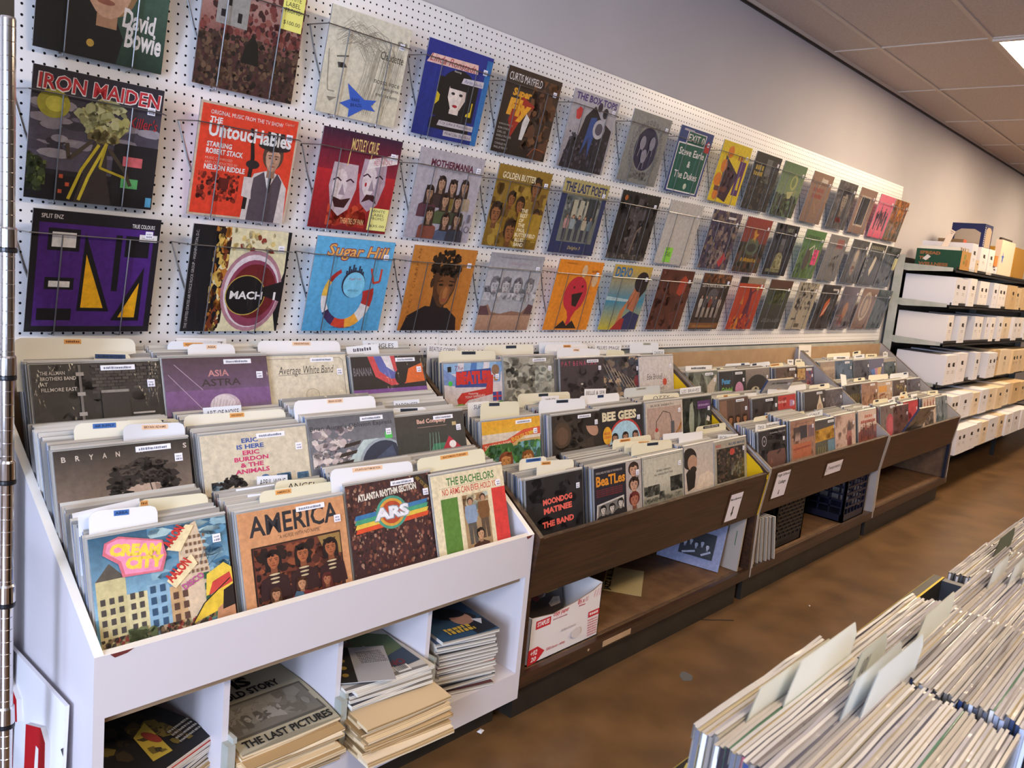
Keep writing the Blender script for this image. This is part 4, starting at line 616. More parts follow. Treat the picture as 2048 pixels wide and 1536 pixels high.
def f(A):
    A.d(0, 0, 100, 100, 900, 1.5, ['#4a2a26', '#2c1a1a', '#6a3c30', '#8d5a48', '#3a2222', '#a5806a', '#5a302a'], 1.4); A.t(12, 80, 8, 'ATLANTA RHYTHM SECTION', '#e2dccc', 68, b=.05, rot=.05)
    [A.p([(6, 60 - 5 * i), (8, 65 - 5 * i), (92, 70 - 5 * i), (90, 65 - 5 * i)], q) for i, q in enumerate(('#3a78a8', '#4aa07a', '#e0c04a', '#d8502c'))]; A.e(48, 62, 18, 19, '#4a9a84', 24); A.e(48, 62, 15, 16, '#d8a040', 24); A.e(48, 62, 12, 13, '#b84a2c', 24); A.t(27, 54, 16, 'ARS', '#8d9aa4', 42, b=.09); A.t(28, 55, 14, 'ARS', '#e9e9ec', 40, b=.05); A.p([(76, 100), (84, 100), (100, 82), (100, 74)], '#2a2420'); A.t(79, 96, 4, 'ARE YOU READY!', '#c0a04a', 26, rot=-.86)
cover('W_front2', '#43282a', 'maroon crowd-photo sleeve with silver initials on a rainbow disc', f, tlab=1, rough=1)
def f(A): A.t(20, 85, 10, 'THE BACHELORS', '#3f7a3c', 66, b=.02); A.t(13, 74, 8, 'NO ARMS CAN EVER HOLD YOU', '#c8402c', 80, b=.01); A.l([(10, 83), (86, 84)], .4, '#8d7a5a'); A.r(10, 0, 32, 70, '#5a8438'); A.r(80, 0, 100, 72, '#d83c38'); A.r(36, 0, 76, 72, '#e2d2ac'); A.r(38, 0, 74, 70, '#a88a64'); A.d(38, 40, 74, 70, 30, 6, ['#b8c0b4', '#c9b894', '#8d6a48']); A.man(48, 8, 58, '#8a9cb4', '#5a544c'); A.man(66, 12, 56, '#7a5230', '#5c4a3a'); A.bust(58, 18, 7, '#c89a74', '#2a1e18', '#46281f')
cover('W_front3', '#e6d8b4', 'cream sleeve with green and red panels beside three young men', f, rough=1)
# --- first brown bin
def f(A): A.r(0, 80, 100, 100, '#8fb4d8'); [A.p([(18 + 22 * i, 60), (24 + 22 * i, 100), (34 + 22 * i, 100), (30 + 22 * i, 60)], q) for i, q in enumerate(('#dcd6da', '#4a78b8', '#dcd6da', '#7aa0cc'))]; A.p([(0, 42), (0, 60), (20, 56), (24, 70), (0, 90)], '#7a94c4'); A.t(18, 86, 9, 'The', '#7a3a6a', 14, sh=.3); A.p([(18, 54), (20, 84), (80, 88), (82, 50)], '#3a4a8c'); A.t(20, 58, 26, 'BEATLES', '#d0302c', 60, b=.08); A.p([(24, 12), (20, 30), (28, 42), (70, 48), (76, 76), (84, 74), (82, 36), (40, 28)], '#c8302c'); A.t(40, 37, 5, 'Featuring', Wt, 16); A.t(34, 31, 4.4, 'TONY SHERIDAN', Wt, 34, rot=.06); [A.e(8 + 18 * i, 2 + 4 * (i % 2), 14, 16, q) for i, q in enumerate(('#58a040', '#6cb44c', '#4a9038', '#74bc54', '#58a040', '#4a9038'))]; A.e(88, 84, 7, 11, '#8d6a50'); A.p([(84, 70), (86, 62), (91, 62), (93, 70)], '#a5783c'); A.r(82, 22, 98, 40, '#3a4a94'); A.r(88.5, 22, 91.5, 40, '#c8303a'); A.r(82, 29.5, 98, 32.5, '#c8303a'); A.e(10, 62, 3.4, 5, '#4ac84a', 10); A.r(6, 84, 12, 94, Bk)
cover('B1_back0', '#d9cfd0', 'red white and green cartoon sleeve with a big red ribbon, first brown bin', f)
def f(A): A.d(0, 0, 100, 100, 70, 12, ['#8d897c', '#a39f90', '#757268', '#b3b0a2']); A.d(20, 10, 60, 60, 30, 8, ['#c3bea8', '#9a9684', '#69675c']); A.s(6, 46, 8, '#46443c', 18); A.s(8, 38, 8, '#46443c', 16); A.d(60, 20, 95, 80, 20, 9, ['#9fa296', '#b4b6a8'])
cover('B1_back1', '#8d897c', 'washed-out grey sleeve beside the red cartoon one', f, tlab=1)
def f(A): A.d(0, 0, 100, 100, 60, 10, ['#3d343a', '#463c42', '#332c32']); A.t(3, 84, 10, 'P A T  B E N A T A R', '#c04a6a', 80); A.d(36, 8, 60, 34, 20, 5, ['#5c4c4c', '#71605a', '#2b2428']); A.e(48, 42, 3, 2, '#cfc4bc', 8)
cover('B1_back2', '#3d343a', 'dark plum sleeve with thin pink lettering', f, tlab=1)
def f(A): A.d(0, 0, 100, 100, 120, 8, ['#2c2830', '#4a4248', '#7a6a5c', '#b39a80', '#38404e']); [A.l([(10 * i, 90 - 6 * i), (10 * i + 24, 40 - 4 * i)], 1, '#c9baa4') for i in range(8)]; A.e(88, 40, 8, 14, '#7a2c34')  # pale lines paint the bag's glare into the cover
cover('B1_back3', '#35303a', 'dark sleeve crossed by crinkled glare', f)
def f(A): A.t(22, 42, 14, 'Edie Brickell', '#2b282c', 44, sh=.2); A.t(24, 14, 11, 'New Bohemians', '#2b282c', 46, sh=.2); A.e(73, 34, 6, 9, '#c8402c', 14); [A.l([(73 + 6 * math.cos(k), 34 + 9 * math.sin(k)), (73 + 13 * math.cos(k), 34 + 18 * math.sin(k))], .8, '#8d3a30') for k in [i * .52 for i in range(12)]]
cover('B1_back4', '#d3cbc8', 'white sleeve with scribbled black writing and a red blot', f)
def f(A): A.g(0, 74, 100, 100, '#e6b23c', '#e8a62e'); A.r(0, 60, 100, 76, '#e0d2c0'); A.p([(0, 60), (40, 62), (70, 78), (100, 80), (100, 66), (70, 66), (40, 48), (0, 44)], '#d8583a'); A.t(4, 48, 8, 'THE BEACH BOYS', '#ecd8c0', 44, b=.02, rot=.1); A.t(50, 57, 8, 'ENDLESS SUMMER', '#e8c43c', 48, b=.02, rot=.26); A.g(0, 0, 100, 44, '#4a7a3c', '#8db4bc'); A.d(0, 0, 100, 56, 130, 6, ['#4a8a3c', '#5a9a48', '#3a6a4a', '#7ab0b8', '#3a6a34'], 1.6); A.bust(38, 24, 14, '#d89a5c', '#8d4a2c', '#7a2c2c', 1.6); A.bust(76, 22, 13, '#dca468', '#8d5424', '#5a7a3c', 1.0)
cover('B1_mid0', '#c9a46a', 'orange and green foliage sleeve with bearded painted faces', f, tlab=1)
def f(A): A.d(0, 0, 100, 100, 60, 12, ['#2f2824', '#3a312b', '#27211f']); A.e(20, 60, 18, 26, '#4b392c'); A.e(20, 58, 12, 18, '#624a38'); A.e(78, 70, 18, 22, '#1d1918'); A.e(82, 66, 11, 18, '#b58a72', rot=.5); A.p([(66, 84), (96, 82), (92, 70), (70, 72)], '#1d1918'); A.e(70, 18, 14, 10, '#4a4340'); A.e(40, 8, 14, 8, '#453e3a')
cover('B1_mid1', '#2f2824', 'dark brown sleeve with a tilted dark-haired face at its right', f, tlab=1)
def f(A): A.e(58, 22, 40, 52, '#b83a34', 30); A.e(58, 20, 37, 49, '#a9cfe0', 30); [A.bust(x, 34, 9, '#b58a70', '#2a1c18', '#3a3038', 1) for x in (34, 58, 82)]; A.t(5, 72, 20, 'BEE GEES', '#e2d6b4', 80, b=.05); A.e(16, 42, 10, 19, '#e3a72c', 20); A.t(9, 44, 5, 'BEE', '#c8502c', 13, b=.02); A.t(8, 36, 5, 'GEES', '#c8502c', 16, b=.02)
cover('B1_mid2', '#222026', 'black sleeve with cream art-deco lettering over a pale blue circle', f)
def f(A): A.r(4, 4, 96, 88, '#b59a8c'); A.t(14, 90, 5, 'BLACK SABBATH', '#4a443e', 60, b=.01); A.l([(26, 30), (28, 56), (46, 78), (64, 72), (70, 50)], 1.6, '#2b2626'); A.r(66, 24, 76, 52, '#5a5a60'); A.e(28, 24, 7, 12, '#c8bcb0'); A.e(28, 36, 4, 5, '#b83a34'); [A.p([(56 + 8 * i, 4), (96, 34 + 8 * i), (96, 40 + 8 * i), (60 + 8 * i, 4)], q) for i, q in enumerate(('#b87a3a', '#8d4a2c', '#d0a060'))]
cover('B1_mid3', '#c9bdae', 'pinkish beige sleeve with a drooping black cable', f)
def f(A): A.d(0, 0, 100, 100, 80, 9, ['#232824', '#1b201d', '#2f3630']); A.p([(34, 0), (30, 40), (34, 84), (42, 90), (46, 60), (44, 0)], '#9aa08c'); A.p([(54, 20), (60, 70), (66, 40)], '#5f6a5c'); A.p([(76, 10), (80, 60), (86, 30)], '#4c564a'); A.r(56, 70, 96, 90, '#5a2f68'); A.s(58, 77, 5, '#a58ab0', 34); A.p([(82, 40), (86, 52), (94, 46), (92, 36)], '#d8d0c8')
cover('B1_mid4', '#222723', 'black-green sleeve with a pale draped form and a violet corner', f)
def f(A): A.d(0, 0, 100, 100, 40, 12, ['#232226', '#1f1e22', '#29282c']); [A.t(54, y, 11, q, '#ee6a5c', w, 'c', b=.05, rot=.04) for q, y, w in (('MOONDOG', 50, 52), ('MATINEE', 34, 50), ('THE BAND', 10, 56))]
cover('B1_front0', '#232226', 'black sleeve with three coral-red neon words, front of first brown bin', f, rough=1)
def f(A): A.r(66, 0, 100, 100, '#b5aaa6'); A.t(4, 88, 4, 'SONGS AND PICTURES OF THE FABULOUS', '#cfc8c4', 54); A.t(4, 64, 20, 'BeaTLes', '#e2952c', 60, b=.03); [A.t(4, 56 - 4 * i, 2.2, 'SONGS PICTURES STORIES AND MORE', '#b03a3c', 54) for i in range(4)]; [A.head(83, 82 - 30 * i, 14, '#c89a80' if i < 2 else '#b0705a', '#33241f' if i < 2 else '#6a2a24') for i in range(3)]; A.p([(2, 0), (4, 30), (60, 38), (60, 0)], '#c9c3bc'); A.p([(5, 2), (7, 27), (57, 34), (57, 2)], '#77736f'); [A.bust(16 + 18 * i, 18 + 6 * (i == 2), 8, '#d0c8c0', '#1d1a1c', '#2a272a') for i in range(3)]
cover('B1_front1', '#1f1f2c', 'navy and grey sleeve with tall orange letters and a strip of drawn faces', f, rough=1)
def f(A): A.l([(2, 2), (2, 98), (98, 98), (98, 2), (2, 2)], .8, '#4a4842'); A.g(3, 3, 97, 40, '#8d8a7a', '#c0bba8'); A.d(3, 18, 40, 40, 70, 5, ['#55554c', '#6d6d62', '#45453e'], 1.2); A.d(66, 18, 97, 50, 70, 6, ['#3d3d38', '#4f4f48', '#62625a'], 1.2); A.d(3, 3, 97, 14, 60, 4, ['#6d6d60', '#8d8c7c']); A.d(38, 8, 52, 24, 22, 4, ['#4a4a44', '#77756a']); A.t(50, 66, 4, 'GEORGE HARRISON', '#3d3b36', 36, 'c'); A.t(50, 58, 4, 'ALL THINGS MUST PASS', '#3d3b36', 46, 'c')
cover('B1_front2', '#c3bfae', 'pale stone-coloured sleeve with grey trees along the bottom', f, rough=1)
def f(A): A.g(0, 0, 100, 100, '#d3bfae', '#c0b8b0'); A.e(14, 72, 20, 24, '#221c1a'); A.p([(4, 40), (30, 70), (30, 30), (26, 6), (8, 0)], '#221c1a'); A.e(22, 62, 13, 18, '#b58f76'); A.e(24, 46, 9, 8, '#2b221e'); A.p([(30, 0), (40, 30), (66, 36), (90, 20), (96, 0)], '#dfcdb8')
cover('B1_front3', '#c9bfb4', 'cream sleeve with a dark-bearded profile at its left edge', f)
def f(A): A.t(5, 88, 6, 'RED', '#b84038', 16, b=.03); A.t(44, 88, 6, 'BLUES IMAGE', '#3f506e', 50, b=.03); A.r(7, 4, 92, 84, '#2b2421'); A.d(8, 4, 91, 83, 200, 4, ['#2b2421', '#46352e', '#5a4638', '#1d1a1a', '#73604c', '#3a3a38']); A.e(54, 72, 8, 8, '#c0493a'); A.d(50, 14, 84, 44, 26, 4, ['#8d8674', '#6d6a60'], 2)
cover('B1_front4', '#a79f8e', 'sleeve with a dark forest picture in a grey-beige frame, by yellow panel', f)
# --- second brown bin
def f(A): A.d(0, 0, 100, 100, 70, 9, ['#6d7266', '#84887a', '#55584e', '#9a9c8c'], 2); A.p([(60, 10), (64, 60), (96, 92), (98, 80), (82, 30)], '#c0b4a2'); A.p([(52, 0), (58, 40), (66, 0)], '#b09a84')
cover('B2_back0', '#6d7266', 'grey-green streaked sleeve at the left of the second brown bin, back row', f, tlab=1)
def f(A): A.e(78, 54, 24, 40, '#1b191c'); A.e(74, 44, 16, 24, '#c487a8'); A.p([(56, 30), (92, 30), (96, 0), (60, 0)], '#1b191c'); A.t(10, 64, 16, 'Peter', '#4a94c8', 32, b=.05); A.t(8, 40, 16, 'Gabriel', '#7ab44a', 40, b=.05)
cover('B2_back1', '#2c2a2c', 'black sleeve with blue and green words beside a pink face', f, tlab=1)
def f(A): A.g(0, 0, 100, 100, '#2b2724', '#8d8078'); A.e(50, 44, 46, 40, '#231f1f'); A.e(40, 40, 16, 9, '#c0b59a', 14); A.e(42, 40, 6, 7, '#231f1f', 10)
cover('B2_back2', '#37312f', 'dark sleeve with a single staring eye', f)
def f(A): A.d(0, 0, 100, 100, 60, 10, ['#5c4a42', '#66534a', '#4f403a']); A.s(20, 58, 12, '#a5803e', 60); A.s(24, 38, 10, '#a5803e', 50)
cover('B2_back3', '#5c4a42', 'brown sleeve with gold script, second brown bin back row', f, tlab=1)
def f(A): A.r(6, 60, 56, 98, '#b08a54'); A.d(8, 62, 54, 96, 20, 5, ['#6d4a2c', '#c9a264']); A.r(58, 20, 96, 96, '#6a4a5c'); A.d(60, 22, 94, 90, 24, 6, ['#8d3a4a', '#4a4a66', '#a3503c']); A.d(4, 4, 56, 56, 26, 7, ['#4a4450', '#5c5058', '#3a3640'])
cover('B2_back4', '#4a4046', 'collage sleeve of orange, violet and grey panels', f, tlab=1)
def f(A): [A.r(2 + 24.5 * i, 2, 25 + 24.5 * i, 96, q) for i, q in enumerate(('#8a6650', '#5c4438', '#4e3a30', '#5a4038'))]; [A.head(13 + 24.5 * i, 44, 10, '#b07a56', '#3a241c', 1.2) for i in range(4)]
cover('B2_mid0', '#6b5244', 'brown sleeve divided into four upright portraits', f, tlab=1)
def f(A): A.d(0, 0, 100, 100, 60, 10, ['#3a3230', '#443a36', '#302a29']); [A.head(14 + 22 * i, 40 + 8 * (i % 2), 9, '#9a6a50', '#2a201c') for i in range(4)]
cover('B2_mid1', '#3a3230', 'dark brown sleeve with a row of dim ruddy faces', f, tlab=1)
def f(A): A.r(0, 60, 100, 100, '#c03a38'); A.d(4, 66, 60, 94, 30, 5, ['#a82c30', '#d04a40', '#8d2c34']); A.r(14, 0, 42, 46, '#b3a884'); A.r(46, 0, 74, 50, '#8d8f7c'); A.r(76, 0, 98, 52, '#5c5a66'); A.r(74, 66, 92, 84, '#b48ab0'); A.s(6, 78, 8, '#e2a8a0', 54)
cover('B2_mid2', '#b03c38', 'scarlet sleeve over beige and grey panels', f)
def f(A): A.e(72, 46, 15, 19, '#d8c9b4'); A.p([(60, 54), (72, 88), (84, 54)], '#d8c9b4'); A.e(72, 48, 10, 12, '#b89a84'); A.e(36, 8, 9, 14, '#a8444a')
cover('B2_mid3', '#443a36', 'dark brown sleeve with a pale water-drop shape', f, tlab=1)
cover('B2_mid4', '#5a5256', 'mottled mauve-grey sleeve at the right of the second bin, middle row', lambda A: A.d(0, 0, 100, 100, 160, 6, ['#5a5256', '#675e62', '#4c464c', '#746a6c']))
def f(A): A.d(0, 0, 100, 100, 40, 12, ['#2e2a2e', '#383236', '#262226']); A.p([(30, 0), (30, 40), (60, 66), (92, 60), (98, 20), (90, 0)], '#6d4a42'); A.d(20, 46, 100, 86, 70, 9, ['#241e20', '#2f282a', '#1c181a']); A.e(72, 40, 9, 3, '#2a1c1a', rot=.5); A.p([(44, 30), (40, 14), (50, 16)], '#8d5f52'); A.e(20, 74, 8, 13, '#c3bfc4', 18); A.e(20, 74, 6.6, 11, '#2e2a2e', 18); A.t(18, 71, 6, 'stereo', '#c3bfc4', 5); A.t(40, 88, 6, 'tim buckley  happy sad', '#c3bfc4', 56)
cover('B2_front0', '#2e2a2e', 'dark photo sleeve with a resting face and a small round emblem', f, rough=1)
def f(A): A.d(0, 0, 100, 100, 50, 10, ['#a87e68', '#b58a74', '#9a7260']); A.r(12, 46, 44, 82, '#4a3a38'); A.r(36, 50, 66, 84, '#35333a'); A.r(70, 50, 96, 82, '#7a5e66'); A.l([(6, 90), (90, 92)], 1, '#6d4a3c'); A.r(8, 0, 82, 38, '#b86a48'); A.l([(10, 24), (78, 26)], 5, '#9a4a34'); [A.p([(16 + 5 * i, 46), (22 + 5 * i, 70), (24 + 5 * i, 46)], '#b3968c') for i in range(4)]
cover('B2_front1', '#a87e68', 'brick-pink sleeve with small framed pictures', f)
def f(A): A.r(0, 72, 100, 100, '#4a4644'); A.p([(4, 40), (6, 74), (94, 80), (98, 44)], '#c9962e'); A.d(6, 44, 94, 74, 30, 8, ['#b88628', '#d3a03a']); A.r(0, 0, 60, 38, '#5f5c4c'); A.r(60, 0, 100, 40, '#6d8d9e'); [A.l([(16 + 10 * i, 8), (18 + 10 * i, 26)], 2, '#a39a5c') for i in range(4)]
cover('B2_front2', '#5a5650', 'sleeve with a broad mustard band over grey and blue', f, tlab=1)
def f(A): A.d(0, 0, 100, 100, 40, 14, ['#d2b3a4', '#c9a898', '#d9bdae']); A.e(68, 30, 13, 40, '#a86a62'); A.p([(58, 50), (68, 84), (80, 50)], '#5a4c4c'); A.e(70, 16, 10, 18, '#7a4644')
cover('B2_front3', '#d2b3a4', 'pale pink sleeve with a tall reddish flame shape', f)
def f(A): A.p([(0, 0), (0, 36), (30, 48), (60, 44), (100, 52), (100, 0)], '#8a4a3c'); [A.man(16 + 12 * i, 10 + (i % 3) * 5, 42, q, '#5c2c26', '#a8705a') for i, q in enumerate(('#7a3a30', '#5a2e2c', '#934f3f', '#6a3a34', '#83483a', '#5c302c', '#94584a'))]; A.s(34, 78, 9, '#c97a62', 40); A.s(14, 62, 10, '#b35a48', 76)
cover('B2_front4', '#d8bfb2', 'pale sleeve with a crowd of rust-red figures along the bottom', f)
# --- third brown bin
cover('B3_back0', '#a18d7e', 'grey-tan sleeve at the left of the last bin, back row', lambda A: (A.r(10, 10, 90, 60, '#8a776c'), A.d(12, 12, 88, 58, 40, 7, ['#9a5a50', '#7a7a72', '#b3a090']), A.r(14, 74, 80, 84, '#b5a290')))
cover('B3_back1', '#56687e', 'steel-blue sleeve, last bin back row', lambda A: A.d(0, 0, 100, 100, 50, 10, ['#56687e', '#60738a', '#4a5a70']), tlab=1)
cover('B3_back2', '#4a4a54', 'slate-grey sleeve with a faint orange corner', lambda A: (A.d(0, 0, 100, 100, 70, 9, ['#4a4a54', '#55545e', '#403f4a']), A.d(56, 6, 84, 22, 14, 5, ['#8d5a44', '#7a4a40'])))
cover('B3_back3', '#4f4c66', 'indigo sleeve with a fan of blue, pink and yellow stripes', lambda A: (A.p([(8, 60), (34, 4), (46, 4), (34, 64)], '#3f6ab0'), A.p([(34, 64), (46, 4), (52, 4), (56, 66)], '#b07a94'), A.p([(56, 66), (52, 4), (62, 4), (84, 68)], '#c9a25a')))
cover('B3_back4', '#a89b84', 'dark green picture sleeve with a straw-coloured border', lambda A: (A.r(8, 0, 96, 88, '#32403f'), A.d(10, 2, 94, 86, 60, 8, ['#3b4a48', '#2a3534', '#46544f'])))
def f(A): A.d(0, 0, 100, 100, 60, 8, ['#332d26', '#3d362c', '#28241f']); [A.l([(10 + 10 * i, 40 + 5 * (i % 2)), (14 + 10 * i, 70)], 2.4, '#8d7c3a') for i in range(8)]; A.r(30, 0, 86, 14, '#b5707c')
cover('B3_mid0', '#332d26', 'blackish sleeve with yellowish streaks, last bin middle row', f)
cover('B3_mid1', '#a27c66', 'plain tan sleeve, last bin middle row', lambda A: A.d(0, 0, 100, 100, 60, 9, ['#a27c66', '#aa856e', '#98735f', '#8d6a5a']), tlab=1)
cover('B3_mid2', '#c0a893', 'off-white sleeve with an orange title block', lambda A: (A.r(8, 64, 62, 86, '#d69a4c'), A.d(6, 6, 94, 60, 60, 6, ['#b09a88', '#cdb8a4', '#9a7a64', '#a86a54'])), tlab=1)
cover('B3_mid3', '#574640', 'brown sleeve with yellow marks, last bin middle row', lambda A: (A.d(0, 0, 100, 100, 80, 7, ['#574640', '#624f48', '#4a3c38']), A.d(20, 60, 70, 84, 20, 4, ['#a08a44', '#8d763c']), A.e(86, 56, 6, 20, '#a58f4c')), tlab=1)
cover('B3_mid4', '#4a434c', 'dark violet-grey sleeve against the far end panel', lambda A: A.d(0, 0, 100, 100, 90, 7, ['#4a434c', '#554d56', '#3f3941', '#5c4044']))
cover('B3_front0', '#77665f', 'grey sleeve with a red blurred figure, last bin front row', lambda A: (A.d(0, 0, 100, 100, 60, 9, ['#77665f', '#82706a', '#6a5a56']), A.e(56, 34, 24, 38, '#b5505c'), A.e(58, 30, 16, 30, '#c85c64')), tlab=1)
cover('B3_front1', '#5a3430', 'dark oxblood sleeve, last bin front row', lambda A: (A.d(0, 0, 100, 100, 60, 9, ['#5a3430', '#653c36', '#4e2d2b']), A.r(50, 4, 96, 40, '#6d4a40'), A.r(72, 8, 94, 30, '#8d6a5e')))
cover('B3_front2', '#c0343a', 'bright red sleeve, last bin front row', lambda A: A.d(0, 0, 100, 100, 40, 12, ['#c0343a', '#c83c42', '#b32e36']))
def f(A): [A.man(16 + 22 * i, 56 + 4 * (i % 2), 34, '#a85a4a', '#6d4a44') for i in range(4)]; A.r(14, 0, 82, 44, '#5c5048'); A.d(16, 2, 80, 42, 40, 6, ['#7a6a5e', '#463e3a', '#9a8676'])
cover('B3_front3', '#d0b8a6', 'pale sleeve with four small standing people over a sepia photo', f)
cover('B3_front4', '#6d7780', 'blue-grey sleeve in a loose crinkled bag at the far end', lambda A: A.d(0, 0, 100, 100, 60, 8, ['#6d7780', '#7c868c', '#5c6872', '#8d969a'], 2.4))

# ================================================================ record sleeves
SW = .3125
def sleeve_mesh(bg, fn, t=.0045, left=None, top=None, k=1.):
    q = LB(); q.box(-SW / 2, SW / 2, -t / 2, t / 2, 0, SW, bg, 0, top=top or bg, left=left or bg); A = Art(q, SW, SW, -t / 2, -SW / 2, 0, k=k)
    fn(A); q.front = t / 2 + A.k * A.step; return q
def sticker(o, x, z, w, h, name, rows, col='#efedf0', ink='#77747c', y=-.0047, rot=0.):
    q = LB(); q.box(x, x + w, y - .0002, y + .002, z, z + h, col); A = Art(q, w, h, y - .0003, x, z)
    for r_ in rows: r_(A)
    return q.build(name, CARD, o)
GROUP_W = 'sleeves in wire holders on the pegboard'
def add_sleeve(key, x, y, z, tilt, label_group):
    bg, label, fn, kw = C_[key]
    q0 = sleeve_mesh(bg, fn, left='#8d8a8a', top='#c8c5c0', k=1. if key[0] == 'w' else {'W_front': .78, 'W_mid': .64, 'W_back': .72}.get(key[:-1], .62)); fy = -q0.front - .0004
    o = q0.build('record_sleeve', PRINT, None, (x + SW / 2, y, z), (tilt, 0, 0))
    tag(o, label, 'record', label_group)
    if kw.get('tlab'): sticker(o, .02 + rnd.uniform(-.02, .02), .292, .085, .013, 'title_strip', [lambda A: A.s(8, 25, 45, '#7a8090', 80)], y=fy)
    sticker(o, .118, .248 + rnd.uniform(-.005, .012), .019, .019, 'price_sticker', [lambda A: A.s(12, 55, 22, '#9a98a4', 70), lambda A: A.s(12, 15, 26, '#8a8894', 76)], '#f1eef4', y=fy)
    if 'note' in kw:
        c, nx, ny, nw, nh, rows = kw['note']; w = nw / 100 * SW; h = nh / 100 * SW; n = max(len(rows), 1)
        sticker(o, -SW / 2 + nx / 100 * SW, ny / 100 * SW, w, h, 'sticky_note', [lambda A, i=i, r_=r_: A.t(10, 84 - 84 / n * i - 3, 62 / n, r_, '#3a3a32', min(80, 14 * len(r_))) for i, r_ in enumerate(rows) if r_], c, y=fy - .0006)
    if kw.get('star'):
        q = LB(); pts = [(32, 33), (55.5, 21), (71, 23), (65, 16.5), (71.5, 12), (56, 11.5), (39, .5), (38.5, 9), (26, 12.5), (38, 18.5)]
        P_ = [(-SW / 2 + a / 100 * SW, fy - .0006, b / 100 * SW) for a, b in pts]; c = (-SW / 2 + .48 * SW, fy - .0006, .15 * SW)
        for a, b in zip(P_, P_[1:] + P_[:1]): q.poly([c, b, a][::-1], '#3d5fb8')
        A = Art(q, SW, SW, fy - .0007, -SW / 2, 0); A.t(40, 17, 3.2, 'RARE', '#141c3c', 10, rot=.05); A.t(40, 11.5, 3.2, 'BRAZIL', '#141c3c', 14, rot=.12); q.build('paper_star', CARD, o)
    if key[0] != 'w':      # the open end of the plastic bag stands proud of the sleeve
        q = LB(); q.poly([(-SW / 2 - .003, .003, .0), (SW / 2 + .003, .003, .0), (SW / 2 + .003, .003, SW + .009), (-SW / 2 - .003, .003, SW + .009)], '#b9b6ae')
        q.poly([(-SW / 2 - .003, -.002, SW + .004), (SW / 2 + .003, -.002, SW + .004), (SW / 2 + .003, .003, SW + .009), (-SW / 2 - .003, .003, SW + .009)], '#c9c6bf'); q.build('plastic_bag_edge', VINYL, o)
    return o
IN = .0254
HX = (.285, .48)
WALLX = dict(
    w1=(-56.0, -40.3, -24.59, -9.24, 6.35, 22.06, 38.88, 54.63, 71.4, 86.22, 100.4, 117.13, 133.93, 149.17, 164.65, 177.49),
    w2=(-56.7, -40.4, -24.78, -9.14, 6.25, 21.81, 38.19, 54.29, 70.95, 85.95, 100.89, 117.68, 133.25, 149.26, 163.36, 176.77),
    w3=(-56.6, -40.7, -24.76, -9.07, 6.33, 22.62, 38.35, 54.08, 70.27, 86.68, 101.8, 118.23, 133.11, 147.86, 162.86, 175.5))
# ---- one wire holder, copied along the rows
def wire(pts, r=.0018): q = LB(); q.tube(pts, r, 6); return q
ORD = ['first', 'second', 'third', 'fourth', 'fifth', 'sixth', 'seventh', 'eighth', 'ninth', 'tenth', 'eleventh', 'twelfth', 'thirteenth', 'fourteenth', 'fifteenth', 'sixteenth', 'seventeenth', 'eighteenth', 'nineteenth', 'twentieth']
HOLD_G = 'wire record holders on the pegboard'
hold = thing('wire_record_holder', 'wire', 'record holder')
link('front_bar', wire([(-.178, .018, .25), (-.178, -.005, .252), (-.165, -.088, .25), (.155, -.088, .25), (.168, -.078, .249)]).mesh('front_bar', [WIRE]), hold)
for x in (-.09, .075): link('upright', wire([(x, -.0905, .25), (x, -.040, .004), (x, -.036, -.006), (x, .0, -.008)]).mesh('upright', [WIRE]), hold)
link('side_brace', wire([(-.176, -.006, .25), (-.150, -.0062, .16), (-.09, -.0062, .0)]).mesh('side_brace', [WIRE]), hold)
def dup(src, loc, label, group, cat=None):
    c = src.copy(); COL.objects.link(c); c.location = loc; c['label'] = label
    if group: c['group'] = group
    for ch in list(src.children):
        k = ch.copy(); COL.objects.link(k); k.parent = c
        for g in list(ch.children): h_ = g.copy(); COL.objects.link(h_); h_.parent = k
    return c
first = True
for ri, (row, zb) in enumerate((('w1', 1.943), ('w2', 1.589), ('w3', 1.258))):
    for ci, xi in enumerate(WALLX[row]):
        x = xi * IN; rise = .001 if (row == 'w1' and ci < 2) else 0.
        o = add_sleeve(f'{row}{ci + 1}', x, -.026, zb + .002 + rise, -math.asin(.062 / SW) * -1, GROUP_W)
        lab = f"wire holder carrying the {C_[row + str(ci + 1)][1].split(' sleeve')[0]} sleeve, {ORD[ci]} in the {('top', 'middle', 'bottom')[ri]} row"
        lab = ' '.join(lab.split()[:15]).rstrip(',')
        h = (x + SW / 2, 0, zb + rise)
        if first: hold.location = h; hold['label'] = lab; hold['group'] = HOLD_G; first = False
        else: dup(hold, h, lab, HOLD_G)
